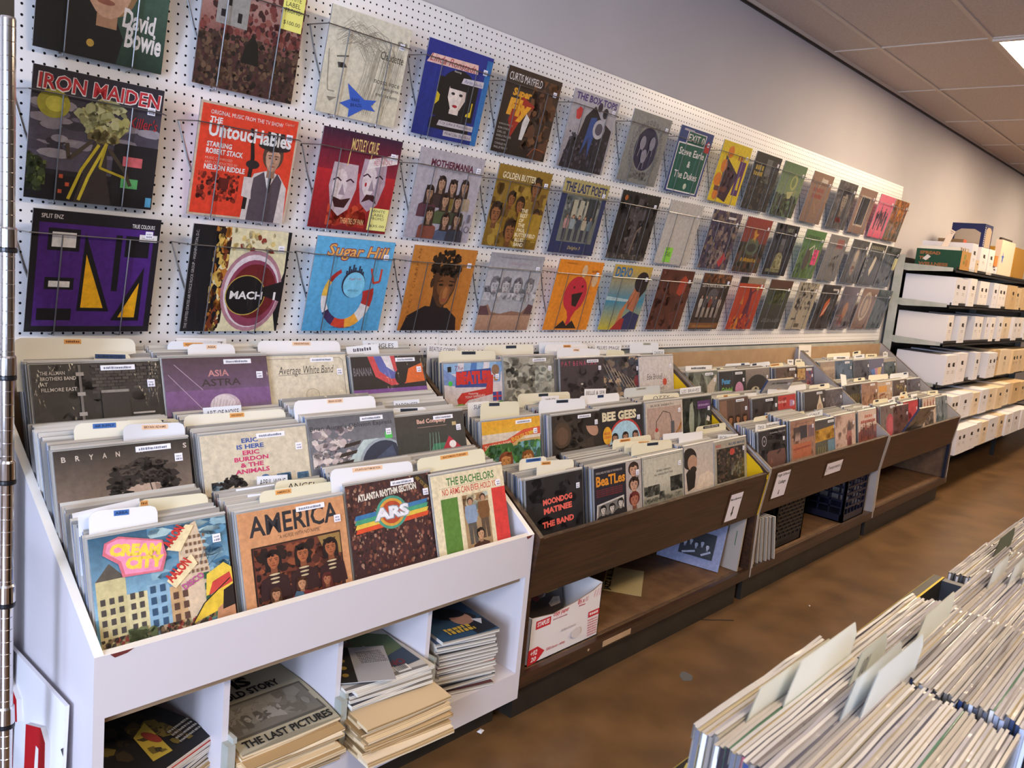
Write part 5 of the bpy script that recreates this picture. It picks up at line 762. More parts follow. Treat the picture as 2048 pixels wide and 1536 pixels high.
ROWS={
 'W_front':(-0.56,[(-1.487, 0.891), (-1.147, 0.888), (-0.82, 0.906), (-0.521, 0.895)]),
 'W_mid':(-0.38,[(-1.493, 1.039), (-1.153, 1.041), (-0.835, 1.058), (-0.539, 1.038)]),
 'W_back':(-0.16,[(-1.468, 1.198), (-1.15, 1.205), (-0.856, 1.199), (-0.534, 1.192)]),
 'B1_front':(-0.57,[(-0.088, 0.824), (0.29, 0.816), (0.618, 0.815), (0.947, 0.824), (1.201, 0.816)]),
 'B1_mid':(-0.36,[(-0.104, 0.982), (0.274, 0.973), (0.586, 0.977), (0.92, 0.978), (1.201, 0.978)]),
 'B1_back':(-0.12,[(-0.079, 1.148), (0.237, 1.163), (0.599, 1.146), (0.913, 1.143), (1.201, 1.139)]),
 'B2_front':(-0.6,[(1.571, 0.839), (1.919, 0.86), (2.24, 0.832), (2.521, 0.839), (2.894, 0.835)]),
 'B2_mid':(-0.375,[(1.571, 0.953), (1.928, 0.933), (2.171, 0.931), (2.599, 0.931), (2.894, 0.922)]),
 'B2_back':(-0.17,[(1.591, 1.054), (1.916, 1.046), (2.228, 1.045), (2.619, 1.041), (2.894, 1.029)]),
 'B3_front':(-0.605,[(3.266, 0.841), (3.5, 0.824), (3.714, 0.839), (4.118, 0.839), (4.438, 0.824)]),
 'B3_mid':(-0.37,[(3.266, 0.932), (3.543, 0.932), (3.867, 0.923), (4.183, 0.923), (4.53, 0.913)]),
 'B3_back':(-0.18,[(3.28, 1.054), (3.529, 1.057), (3.89, 1.049), (4.188, 1.05), (4.49, 1.043)]),
}
CARDS=[
 ('W_back',-0.1,-1.483,1.255,-1.193,1.25,'c',(0.39, 0.53, 'o'),''),
 ('W_back',-0.13,-1.309,1.219,-1.215,1.215,'c',(0.03, 0.84, 'n'),'ALLMAN BROTHERS'),
 ('W_back',-0.07,-1.064,1.246,-0.913,1.243,'w',None,'BLACK MARKET'),
 ('W_back',-0.09,-1.1,1.241,-0.935,1.236,'w',(0.28, 0.63, 'o'),'ASSOCIATION'),
 ('W_back',-0.13,-1.062,1.238,-0.92,1.236,'w',(0.39, 0.6, 'p'),'ASIA'),
 ('W_back',-0.06,-0.833,1.235,-0.538,1.23,'g',None,''),
 ('W_back',-0.11,-0.835,1.241,-0.537,1.237,'w',(0.4, 0.62, 'p'),'AVERAGE WHITE BAND'),
 ('W_back',-0.08,-0.421,1.232,-0.268,1.23,'w',None,'BANGLES'),
 ('W_back',-0.12,-0.518,1.218,-0.387,1.228,'w',None,''),
 ('W_mid',-0.28,-1.299,1.075,-1.151,1.067,'c',(0.33, 0.7, 'd'),'AEROSMITH'),
 ('W_mid',-0.32,-1.427,1.085,-1.215,1.08,'c',(0.2, 0.45, 'b'),'AIR SUPPLY'),
 ('W_mid',-0.35,-1.327,1.081,-1.174,1.073,'w',(0.29, 0.71, 'p'),'BRYAN ADAMS'),
 ('W_mid',-0.28,-1.089,1.09,-0.979,1.09,'w',None,'ART OF NOISE'),
 ('W_mid',-0.31,-1.158,1.081,-0.859,1.077,'c',(0.43, 0.57, 'o'),'ARGENT'),
 ('W_mid',-0.34,-1.086,1.052,-0.916,1.047,'c',(0.28, 0.51, 'o'),'ANIMALS'),
 ('W_mid',-0.33,-0.846,1.102,-0.557,1.1,'w',(0.39, 0.58, 'p'),'BRIAN AUGER'),
 ('W_mid',-0.26,-0.328,1.061,-0.201,1.063,'w',None,'LONG JOHN BALDRY'),
 ('W_mid',-0.3,-0.455,1.07,-0.346,1.069,'w',None,'BADFINGER'),
 ('W_mid',-0.34,-0.501,1.058,-0.348,1.051,'w',(0.27, 0.74, 'd'),''),
 ('W_front',-0.47,-1.484,0.922,-1.338,0.934,'w',None,''),
 ('W_front',-0.49,-1.35,0.937,-1.181,0.929,'c',(0.03, 0.13, 'o'),''),
 ('W_front',-0.51,-1.487,0.932,-1.365,0.928,'w',None,''),
 ('W_front',-0.53,-1.473,0.941,-1.324,0.932,'w',(0.35, 0.57, 'b'),'ABBA'),
 ('W_front',-0.44,-1.018,0.934,-0.926,0.927,'w',None,'APRIL WINE'),
 ('W_front',-0.47,-1.094,0.919,-0.984,0.917,'w',None,'AORTA'),
 ('W_front',-0.49,-0.997,0.932,-0.831,0.918,'c',None,'ANGEL'),
 ('W_front',-0.5,-1.079,0.91,-0.997,0.905,'w',None,'LAURIE A'),
 ('W_front',-0.525,-1.063,0.922,-0.833,0.918,'c',(0.2, 0.4, 'o'),'AMERICA'),
 ('W_front',-0.52,-0.847,0.95,-0.555,0.939,'w',(0.25, 0.61, 'p'),'ATLANTA RHYTHM SECTION'),
 ('W_front',-0.52,-0.538,0.942,-0.25,0.944,'c',(0.33, 0.74, 'o'),'BACHMAN TURNER'),
 ('B1_back',-0.03,-0.081,1.209,0.075,1.197,'w',None,'BEATLE COPIES'),
 ('B1_back',-0.09,-0.078,1.192,0.228,1.187,'c',(0.39, 0.63, 'd'),''),
 ('B1_back',-0.05,0.205,1.202,0.502,1.201,'c',(0.42, 0.63, 'd'),'JULIAN'),
 ('B1_back',-0.03,0.561,1.206,0.86,1.204,'w',None,''),
 ('B1_back',-0.05,0.577,1.2,0.88,1.197,'w',(0.42, 0.59, 'o'),''),
 ('B1_back',-0.09,0.612,1.192,0.925,1.18,'w',(0.36, 0.5, 'p'),''),
 ('B1_back',-0.04,0.951,1.195,1.162,1.189,'w',None,'BLUES IMAGE'),
 ('B1_back',-0.09,0.975,1.174,1.123,1.168,'c',None,''),
 ('B1_back',-0.03,1.25,1.197,1.511,1.194,'w',(0.45, 0.71, 'g'),''),
 ('B1_back',-0.08,1.387,1.166,1.49,1.164,'w',None,'DAVID B'),
 ('B1_mid',-0.29,-0.107,1.038,0.002,1.038,'w',None,'SURF'),
 ('B1_mid',-0.32,-0.074,1.043,0.134,1.034,'c',(0.21, 0.47, 'd'),'The Beach Boys'),
 ('B1_mid',-0.22,0.237,1.036,0.565,1.027,'c',(0.38, 0.56, 'd'),''),
 ('B1_mid',-0.26,0.333,1.028,0.443,1.025,'w',None,'WINGS'),
 ('B1_mid',-0.31,0.259,1.027,0.554,1.017,'w',(0.36, 0.61, 'd'),''),
 ('B1_mid',-0.24,0.637,1.037,0.791,1.031,'w',None,'BELLE & SEB'),
 ('B1_mid',-0.29,0.539,1.022,0.823,1.02,'w',(0.44, 0.59, 'n'),''),
 ('B1_mid',-0.26,0.901,1.028,1.198,1.029,'g',(0.32, 0.6, 'g'),''),
 ('B1_mid',-0.32,0.967,1.006,1.276,0.999,'c',None,'OZZY'),
 ('B1_mid',-0.3,1.315,1.013,1.511,1.014,'w',None,'LES BRAVES'),
 ('B1_front',-0.49,-0.035,0.873,0.114,0.868,'c',(0.24, 0.78, 'b'),''),
 ('B1_front',-0.54,0.002,0.874,0.212,0.857,'c',(0.11, 0.35, 'o'),''),
 ('B1_front',-0.45,0.577,0.87,0.862,0.865,'c',(0.18, 0.44, 'o'),''),
 ('B1_front',-0.49,0.604,0.87,0.972,0.84,'c',(0.28, 0.49, 'o'),''),
 ('B1_front',-0.52,0.61,0.866,0.921,0.85,'c',(0.37, 0.64, 'd'),''),
 ('B1_front',-0.47,0.926,0.865,1.094,0.858,'w',None,''),
 ('B1_front',-0.51,0.991,0.867,1.197,0.861,'w',None,''),
 ('B1_front',-0.46,1.224,0.867,1.511,0.864,'c',(0.23, 0.76, 'k'),'DAVID BOWIE'),
 ('B1_front',-0.53,1.31,0.838,1.511,0.822,'w',None,'BON JOVI'),
 ('B2_back',-0.13,1.637,1.082,1.917,1.078,'w',None,''),
 ('B2_back',-0.12,1.94,1.059,2.077,1.057,'c',(0.37, 0.66, 'd'),''),
 ('B2_back',-0.09,2.141,1.07,2.45,1.069,'w',(0.63, 0.77, 'n'),''),
 ('B2_back',-0.11,2.41,1.067,2.675,1.072,'w',(0.11, 0.31, 'd'),'COW SLINGER'),
 ('B2_back',-0.13,2.63,1.06,2.823,1.063,'c',(0.06, 0.69, 'o'),''),
 ('B2_back',-0.1,2.949,1.074,3.041,1.071,'w',None,''),
 ('B2_back',-0.09,3.086,1.071,3.204,1.068,'c',None,''),
 ('B2_back',-0.13,2.999,1.061,3.151,1.059,'c',None,''),
 ('B2_mid',-0.335,1.614,0.969,1.874,0.961,'c',(0.3, 0.47, 'o'),''),
 ('B2_mid',-0.325,1.946,0.956,2.089,0.952,'w',None,''),
 ('B2_mid',-0.305,2.121,0.96,2.252,0.956,'g',None,'DAVE'),
 ('B2_mid',-0.325,2.219,0.967,2.743,0.966,'w',(0.24, 0.33, 'o'),''),
 ('B2_mid',-0.325,2.792,0.954,3.113,0.953,'c',(0.53, 0.73, 'd'),''),
 ('B2_front',-0.48,1.762,0.871,2.059,0.872,'c',(0.46, 0.56, 'o'),''),
 ('B2_front',-0.57,1.601,0.868,1.717,0.862,'w',None,'TIM B'),
 ('B2_front',-0.55,1.766,0.857,1.954,0.854,'w',None,'BUFFALO'),
 ('B2_front',-0.5,2.071,0.864,2.344,0.867,'c',(0.28, 0.54, 'b'),''),
 ('B2_front',-0.54,2.22,0.86,2.497,0.87,'w',None,'JJ CALE'),
 ('B2_front',-0.54,2.62,0.837,2.791,0.83,'c',(0.4, 0.77, 'b'),''),
 ('B2_front',-0.5,2.894,0.855,3.077,0.85,'w',None,''),
 ('B2_front',-0.53,3.003,0.852,3.15,0.844,'g',None,''),
 ('B2_front',-0.56,3.079,0.853,3.204,0.846,'w',None,''),
 ('B3_front',-0.545,3.299,0.872,3.586,0.867,'c',(0.15, 0.35, 'd'),''),
 ('B3_front',-0.555,3.56,0.857,3.698,0.862,'w',None,''),
 ('B3_front',-0.515,3.764,0.857,3.931,0.857,'w',None,''),
 ('B3_front',-0.505,3.954,0.875,4.114,0.873,'c',(0.34, 0.69, 'd'),''),
 ('B3_front',-0.555,3.777,0.867,3.983,0.861,'c',(0.15, 0.52, 'o'),''),
 ('B3_front',-0.545,4.067,0.861,4.209,0.86,'w',None,''),
 ('B3_front',-0.525,4.385,0.857,4.521,0.853,'w',None,''),
 ('B3_front',-0.545,4.457,0.864,4.727,0.856,'c',None,''),
 ('B3_mid',-0.32,3.544,0.961,3.757,0.96,'c',(0.37, 0.64, 'd'),''),
 ('B3_mid',-0.31,3.851,0.968,4.262,0.962,'c',None,''),
 ('B3_mid',-0.32,4.275,0.961,4.707,0.959,'w',(0.72, 0.89, 'n'),''),
 ('B3_back',-0.1,3.582,1.094,4.015,1.096,'c',None,''),
 ('B3_back',-0.14,3.603,1.085,3.894,1.079,'w',None,''),
 ('B3_back',-0.13,4.014,1.08,4.233,1.083,'w',None,''),
 ('B3_back',-0.13,4.254,1.082,4.505,1.078,'c',None,''),
 ('B3_back',-0.09,4.092,1.095,4.259,1.102,'c',(0.17, 0.66, 'd'),''),
 ('B3_back',-0.12,4.668,1.084,4.781,1.082,'w',None,''),
]

GRP = dict(W='sleeves facing out in the white bin', B1='sleeves facing out in the first brown bin', B2='sleeves facing out in the second brown bin', B3='sleeves facing out in the last brown bin')
TILT = dict(W=SL, B1=math.radians(10), B2=math.radians(10), B3=math.radians(10))
filed = _MB()
SPINES = ['#2c3c66', '#3a5a8c', '#dcdade', '#c3c6d0', '#9fa4b4', '#26242c', '#5a5c66', '#d6d0c8', '#77706a', '#a8b8d4', '#34405e', '#6d82a8', '#9a4a5a', '#d2d0d2', '#b4c0d8']
TOPS = ['#b9b6ae', '#a8a59e', '#c6c3bb', '#96938d', '#cfccc4', '#8d8a86', '#bcb4a8']
n_, up_ = Vector((0, math.cos(SL), math.sin(SL))), Vector((0, math.sin(SL), math.cos(SL)))
def filed_box(x, ytop, ztop, SL, t=.004, w=SW):
    """one filed sleeve (spine and bag edge) inside the stuff mesh; (ytop, ztop) is its front top edge"""
    a = Vector((x, ytop, ztop)); u = Vector((0, math.sin(SL), math.cos(SL))); nn = Vector((0, math.cos(SL), -math.sin(SL)))
    p = []
    for dx in (0, w):
        for k, d in ((0, 0), (0, t), (-.30, t), (-.30, 0)): v = a + u * k + nn * d; p.append((x + dx, v.y, v.z))
    c = rnd.choice(SPINES); tp = rnd.choice(TOPS); b = len(filed.v); filed.v += p
    for f, cc in (((0, 4, 5, 1), tp), ((0, 3, 7, 4), rnd.choice(TOPS)), ((0, 1, 2, 3), c), ((4, 7, 6, 5), c), ((1, 5, 6, 2), tp)): filed.f.append(tuple(b + i for i in f)); filed.c.append(cc); filed.m.append(0)
TX = math.sin(SL)
INN = dict(W=(-1.497, -.165), B1=(-.117, 1.519), B2=(1.564, 3.213), B3=(3.259, 4.857))
for row, (yr, xs) in ROWS.items():
    bn, rk = row.split('_')
    for i, (x, zt) in enumerate(xs):
        key = f'{row}{i}'; y = yr - .004 * (i % 2) + (.010 if key in ('B1_front3', 'W_front2', 'B1_back3', 'W_back2') else 0)
        T = TILT[bn]; zb = zt - SW * math.cos(T); yb = y - SW * math.sin(T)
        add_sleeve(key, x, yb, zb, -T, GRP[bn])
        lim = {'front': .165, 'mid': .165, 'back': max(.02, -yr - .055)}[rk]
        d = .012; hi = zt - .004
        nfill = rnd.uniform(.6, 1.0) * lim if bn != 'B3' else rnd.uniform(.35, .8) * lim
        if key in ('B1_front1', 'B1_mid1', 'B1_mid0', 'B1_back0', 'B1_back4'): nfill = lim
        while d < nfill:
            jx = rnd.uniform(-.006, .006) + x; jx = min(max(jx, INN[bn][0]), INN[bn][1] - SW)
            filed_box(jx, y + d, hi + d * (.30 if bn == 'W' else .18) + rnd.uniform(-.004, .004), T); d += rnd.uniform(.0045, .0075)
tag(filed.build('filed_records', VINYL), 'rows of plastic-wrapped record edges filed behind the facing sleeves in the wall bins', 'records', None, 'stuff')
# ---- divider cards standing among the sleeves
CARDC = dict(w=['#e6e6e8', '#e9e7e6', '#dfe2e8'], c=['#e3dcc2', '#dfd8bb', '#e6e0cc'], g=['#c8cac6'])
TABC = dict(o=('#dda05a', '#6a3a20'), p=('#ecc9a6', '#6a4030'), d=('#2f3a4a', '#141a22'), n=('#2c4468', '#101a30'), b=('#3f6aa8', '#1a2c50'), k=('#1c1c1e', '#c9c6c0'), g=('#b9b6a8', '#77746a'))
TABN = dict(o='orange', p='peach', d='dark slate', n='navy', b='blue', k='black', g='pale grey')
NAMEC = dict(w='white', c='cream', g='grey'); seen = {}
for (row, y, x0, z0, x1, z1, st, tab, tx) in CARDS:
    w = max(x1 - x0, .03); zt = (z0 + z1) / 2; rot = math.atan2(z1 - z0, w); h = .13; q = LB()
    e = min(.016, w * .18); edge = [(-w / 2, -h), (w / 2, -h), (w / 2, -e), (w / 2 - e * .3, -e * .3), (w / 2 - e, 0), (-w / 2 + e, 0), (-w / 2 + e * .3, -e * .3), (-w / 2, -e)]
    if w < .09 or st == 'w' and not tab: edge = [(-w / 2, -h), (w / 2, -h), (w / 2, 0), (-w / 2, 0)]
    c = rnd.choice(CARDC[st]); n = len(edge)
    q.poly([(a, -.0005, b) for a, b in edge], c); q.poly([(a, .0005, b) for a, b in edge][::-1], c)
    for i in range(n): a, b = edge[i], edge[(i + 1) % n]; q.poly([(a[0], -.0005, a[1]), (a[0], .0005, a[1]), (b[0], .0005, b[1]), (b[0], -.0005, b[1])], c)
    A = Art(q, w, .05, -.0006, -w / 2, -.05)
    if not tab and tx: A.t(50, 50, 32, tx, rnd.choice(['#2a2a34', '#26305a', '#1c1c22']), min(86, 9 * len(tx) + 10), 'c', sh=.1)
    elif not tab and rnd.random() < .5: A.s(20, 62, 22, '#4a4a52', 55)
    o = q.build('divider_card', CARD, None, ((x0 + x1) / 2, y, zt), (-TILT[row.split('_')[0]] + .03, -rot, 0))
    near = min(((abs(x + SW / 2 - (x0 + x1) / 2), i) for i, (x, _) in enumerate(ROWS[row][1])))[1]
    short = C_[f'{row}{near}'][1].split(' sleeve')[0].split(', ')[0]
    lab = f"{NAMEC[st]} divider card" + (f" with {TABN[tab[2]]} tab" if tab else (' with handwriting' if tx else '')) + f" behind {short} sleeve"
    seen.setdefault(lab, []).append((x0, o)); tag(o, lab, 'divider card', 'divider cards in the wall bins')
    if tab:
        a0, a1 = -w / 2 + tab[0] * w, -w / 2 + tab[1] * w; bg_, ink = TABC[tab[2]]; s = LB(); s.box(a0, a1, -.0014, -.0004, -.0145, -.003, bg_); B = Art(s, a1 - a0, .0115, -.0015, a0, -.0145)
        if tx: B.t(50, 25, 50, tx, ink, 84, 'c', b=.02)
        else: B.s(10, 28, 45, ink, 78)
        s.build('tab_sticker', CARD, o)
for lab, q in seen.items():
    q.sort(key=lambda t: t[0])
    for i, (_, o) in enumerate(q): o['label'] = ' '.join((lab if len(q) == 1 else ' '.join(lab.split()[:11]) + f', {ORD[i]} from left').split()[:16])
# two sleeves and a card pulled out at an angle, and an instruction sheet
def loose(key, bg, label, fn, loc, rot, grp, back='#2f3a5c'):
    q = sleeve_mesh(bg, fn, t=.011, left=back, top='#cfc6b4'); o = tag(q.build('record_sleeve', PRINT, None, loc, rot), label, 'record', grp); sticker(o, .112, .27, .03, .012, 'price_sticker', [lambda A: A.s(12, 25, 45, '#9a98a4', 76)], y=-.0065); return o
def f(A): A.s(20, 90, 4, '#5a5450', 60); A.t(24, 40, 16, 'Rockets', '#b0443a', 62, sh=.3); A.e(26, 46, 7, 8, '#a8443a')
loose('x', '#b3aca6', 'pale grey sleeve pulled out and leaning sideways in the second brown bin', lambda A: (A.s(20, 90, 4, '#5a5450', 60), A.s(24, 40, 14, '#a8443a', 62), A.e(26, 46, 7, 8, '#a8443a')), (2.33, -.222, .735), (.42, .0, -.04), GRP['B2'])
loose('x', '#7d7468', 'olive-grey sleeve pulled out and leaning sideways in the last brown bin', lambda A: (A.d(0, 0, 100, 100, 40, 10, ['#7d7468', '#877e72', '#6f675c'])), (3.80, -.612, .545), (.42, .0, -.04), GRP['B3'])
def card(x, y, z, w, h, tilt, roll, label, c='#ebe7e2', draw=None):
    q = LB(); q.box(-w / 2, w / 2, -.0006, .0006, -h, 0, c)
    if draw: draw(Art(q, w, h, -.0007, -w / 2, -h))
    return tag(q.build('divider_card', CARD, None, (x, y, z), (tilt, roll, 0)), label, 'divider card', 'divider cards in the wall bins')
card(3.23 + .06, -.06, 1.155, .20, .30, -.1, 0, 'tall white sheet of small print standing behind the last bin divider', '#e8e0d6', lambda A: [A.s(20, 84 - 9 * i, 4, '#4a4642', 60) for i in range(5)])
card(3.31, -.33, 1.00, .10, .16, -SL, .12, 'blank white card standing askew at the left of the last bin, middle row', '#e9e6e4')
card(4.78, -.10, 1.085, .05, .10, -.2, 0, 'small white tag card alone at the right end of the last bin', '#e6e2dc', lambda A: A.s(20, 80, 12, '#4a4642', 60))

# ================================================================ piles of magazines and newspapers in the white bin's cubbies
def paper_item(w, d, t, sag, col, page, cover_fn=None, wob=0.):
    """a magazine or folded newspaper: w wide (x), d deep (y, front at -d/2), drooping by sag at the front"""
    q = LB(); nx, ny = 6, 8
    def sh(x, y): f = max(0, (-y / d) + .1); return -sag * f * f * 1.8 + wob * math.sin(x * 21 + y * 9) * .5
    def fn(X, Y, Z): return (X, Z, sh(X, Z) + t - Y)          # lays artwork drawn in (x,z) flat on the cover
    g = lambda i, j, z: (-w / 2 + w * i / nx, -d / 2 + d * j / ny, sh(-w / 2 + w * i / nx, -d / 2 + d * j / ny) + z)
    for i in range(nx):
        for j in range(ny):
            q.poly([g(i, j, t), g(i + 1, j, t), g(i + 1, j + 1, t), g(i, j + 1, t)], col); q.poly([g(i, j + 1, 0), g(i + 1, j + 1, 0), g(i + 1, j, 0), g(i, j, 0)], col)
    k = 3 if t > .006 else 1
    for i in range(nx):
        for a in range(k): q.poly([g(i, 0, t * a / k), g(i + 1, 0, t * a / k), g(i + 1, 0, t * (a + 1) / k), g(i, 0, t * (a + 1) / k)], page[(a + i // 9) % len(page)]); q.poly([g(i + 1, ny, t * a / k), g(i, ny, t * a / k), g(i, ny, t * (a + 1) / k), g(i + 1, ny, t * (a + 1) / k)], page[0])
    for j in range(ny): q.poly([g(0, j + 1, 0), g(0, j, 0), g(0, j, t), g(0, j + 1, t)], page[j % len(page)] if k > 1 else col); q.poly([g(nx, j, 0), g(nx, j + 1, 0), g(nx, j + 1, t), g(nx, j, t)], page[0])
    if cover_fn: cover_fn(Art(q, w, d, -.0003, -w / 2, -d / 2, .00025, fn))
    return q
NEWS = ['#c9b08a', '#d6c09a', '#a98c62', '#bb9f74', '#decdb0', '#8f744e']; MAGS = ['#2a2a30', '#3f2f2a', '#c8602c', '#20304e', '#8d8a86', '#5a3434', '#24402f', '#b9b4ae', '#1d1d22', '#3a4a6a', '#6a5a44', '#a03a30']
def k01(v): return .25 + .75 * v
def pile(name, where, x, y, z, ztop, n, w, d, sizes, top_label, top_fn, top_col, cat, ang=.0, sag=.0, jitter=.012, cols=MAGS, pages=('#d8d2c6', '#c3bcae'), kinds=None, grp=''):
    t = (ztop - z) / n
    for i in range(n):
        last = i == n - 1; f = sizes(i / max(n - 1, 1)); ww, dd, dy, sg, news = f
        pg = rnd.sample(NEWS, 3) if news else list(pages)
        q = paper_item(ww, dd, t * .95, sg * k01(i / max(n - 1, 1)), top_col if last else rnd.choice(NEWS if news else cols), pg, top_fn if last else None, .002 if news else .0006)
        o = q.build('newspaper' if news else 'magazine', PAPER if news else CARD, None, (x + rnd.uniform(-jitter, jitter), y + dy + rnd.uniform(-jitter, jitter) * (2 if news else 1), z + t * i), (rnd.uniform(-.012, .012) if news and not last else 0, 0, ang + rnd.uniform(-.06, .06)))
        lab = top_label if last else f"{'folded yellowed newspaper' if news else 'magazine'}, {ORD[n - 1 - i]} from the top of the pile in the {where} cubby"
        tag(o, lab, 'newspaper' if news else 'magazine', grp)
CZ = .2075
def f(A): A.r(0, 0, 100, 100, '#1f1d1c'); A.d(10, 40, 90, 96, 60, 8, ['#2a2522', '#33291f', '#1b1918']); A.d(10, 10, 80, 60, 30, 7, ['#6a5a28', '#3a3020', '#4a3c24']); A.p([(30, 12), (46, 44), (70, 52), (64, 38), (52, 10)], '#b39a3a'); A.e(56, 34, 5, 10, '#8d3a2c'); [A.s(66, 12 + 4 * i, 2.4, '#9a968c', 28) for i in range(4)]
pile('a', 'leftmost', -1.342, -.40, CZ, .345, 15, .27, .34, lambda k: (.245, .31, -.06, .015, k < .5 and (int(k * 99) % 3 == 0)), 'dark magazine with a yellow figure on top of the leftmost cubby pile', f, '#1f1d1c', 'magazine', .35, grp='magazines in the leftmost cubby')
def f(A): A.r(0, 0, 100, 100, '#8d8672'); A.t(16, 86, 5, 'How to Be', '#2c2a26', 26, b=.02); A.t(16, 79, 5, 'Your Cousin', '#2c2a26', 32, b=.02); A.t(2, 60, 13, 'ELVIS', '#221f1c', 56, b=.05); A.t(2, 50, 8, 'UNTOLD STORY', '#221f1c', 78, b=.04); A.r(4, 12, 96, 46, '#57534a'); A.r(6, 14, 94, 44, '#6f6a60'); A.d(8, 15, 92, 43, 30, 8, ['#77736a', '#625d54', '#7d786e']); A.d(20, 18, 60, 32, 14, 5, ['#8d8880', '#55514a']); A.t(6, 3.5, 6.4, 'THE LAST PICTURES', '#221f1c', 90, b=.03)
pile('b', 'second', -1.018, -.45, CZ, .335, 16, .29, .38, lambda k: (.285, .40, -.04 + .02 * k, .012 + .03 * k, True), 'newspaper with bold black headline on top of the second cubby pile', f, '#a39b84', 'newspaper', -.05, grp='newspapers in the second cubby')
def f(A): A.r(0, 0, 100, 100, '#77736e'); A.r(2, 62, 46, 98, '#4a4a48'); A.p([(40, 60), (60, 96), (98, 70), (96, 40), (60, 30)], '#586648'); A.d(6, 60, 60, 96, 30, 6, ['#6a5450', '#8d8a84', '#3a3a3c']); A.p([(62, 30), (96, 40), (98, 12), (66, 8)], '#34404e'); A.t(30, 13, 10, 'DOMINO', '#6a2a2c', 52, b=.03); A.r(64, 2, 80, 12, '#d8d4cc'); [A.r(65 + 1.6 * i, 4, 65.8 + 1.6 * i, 12, '#2a2a2a') for i in range(8)]; A.e(40, 6, 4, 2.4, '#b0342c')
def sz(k): return (.275, .30, -.10, .012, False) if k > .62 else (.295, .38, -.155 if k < .5 else -.12, .03, True)
pile('c', 'third', -.692, -.42, CZ, .375, 18, .28, .34, sz, 'white magazine with a red title on top of the third cubby pile', f, '#b9b4ac', 'magazine', -.06, .02, cols=['#c3bdb2', '#8d8578', '#5a5a66', '#d0cabe', '#34343c'], grp='papers in the third cubby')
tag(paper_item(.16, .20, .0015, .0, '#a5a2a2', ['#c3bfb8'], lambda A: (A.r(0, 0, 34, 100, '#26241f'), [A.e(16, 20 + 20 * i, 6, 5, '#8d7434', 10) for i in range(4)], [A.s(44, 80 - 8 * i, 3, '#55555c', 46) for i in range(8)])).build('leaflet', CARD, None, (-.735, -.575, .3765), (0, 0, -.5)), 'grey leaflet with a black strip lying across the third cubby pile', 'leaflet')
def f(A): A.g(0, 0, 100, 100, '#2c4a66', '#18202e'); A.t(2, 78, 15, 'PULSE!', '#b9bcc4', 74, b=.04, sh=.15); A.e(60, 50, 34, 13, '#17181e', 20, -.35); A.e(66, 40, 17, 17, '#9a7462', 20); A.e(58, 58, 24, 12, '#14151a', 18, -.3); A.p([(60, 22), (96, 34), (98, 4), (60, 0)], '#1b1d24'); A.p([(78, 34), (94, 30), (84, 18)], '#c3c6d0'); [A.s(20, 18 - 9 * i, 7, '#b89a3a', 46) for i in range(2)]
pile('d', 'rightmost', -.352, -.452, CZ + .002, .395, 16, .215, .28, lambda k: (.215, .278, -.07, .0, False), 'blue magazine with a man in a black hat on top of the rightmost cubby pile', f, '#20364c', 'magazine', -.22, grp='magazines in the rightmost cubby', jitter=.008, pages=('#d8d2c6', '#b0a89a', '#8d877c'))
# ================================================================ things on the lower shelves of the brown bins
SH = .1815
q = LB()                                   # paper carton, open at the top, its front edge torn in a dip
w, d, h = .405, .29, .19
q.box(-w / 2, w / 2, -d / 2, d / 2, 0, .004, '#e2dad6')
fr = [(-w / 2, 0), (w / 2, 0), (w / 2, h + .02), (w * .36, h + .0), (w * .1, h - .018), (-w * .2, h - .03), (-w / 2, h - .016)]
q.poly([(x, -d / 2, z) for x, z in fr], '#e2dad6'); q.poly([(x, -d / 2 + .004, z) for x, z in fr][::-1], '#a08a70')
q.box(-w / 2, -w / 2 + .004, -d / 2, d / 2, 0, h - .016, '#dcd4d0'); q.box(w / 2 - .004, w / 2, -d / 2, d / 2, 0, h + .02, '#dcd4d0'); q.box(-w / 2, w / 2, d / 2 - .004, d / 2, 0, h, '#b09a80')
A = Art(q, w, h, -d / 2 - .0002, -w / 2, 0); RD = '#c2282e'
A.r(7, 66, 27, 82, RD); A.t(9, 70, 9, 'STAPLES', Wt, 16, b=.03); A.t(30, 76, 9, 'copy paper', RD, 22, b=.02, sh=.2); A.s(30, 71, 3, '#b8787c', 20); A.t(64, 83, 10, '8\u00bd x 11', RD, 15, b=.02, sh=.2); A.s(66, 78, 3, '#c2585c', 10); [A.l([(88 + 4 * i, 86), (90 + 4 * i, 102)], .8, '#d88a8a') for i in range(3)]
A.p([(0, 0), (0, 30), (12, 32), (22, 18), (12, 2)], RD); A.t(3, 17, 10, '+92', Wt, 9, b=.02, sh=.2); A.t(4, 5, 9, '20', Wt, 7, b=.02, sh=.2); A.t(24, 15, 6, '5000 sheets - white', RD, 26, sh=.2); A.r(82, 46, 99, 58, RD); A.s(84, 50, 5, Wt, 13); [A.s(82, 39 - 5 * i, 2.6, '#c2585c', 15) for i in range(7)]; A.s(42, 44, 4, '#b9b2b0', 22); A.e(64, 28, 7, 10, '#d2c8c2')
carton = tag(q.build('paper_carton', CARD, None, (.135, -.498, SH)), 'white office paper carton with red printing, full of records under first brown bin', 'carton')
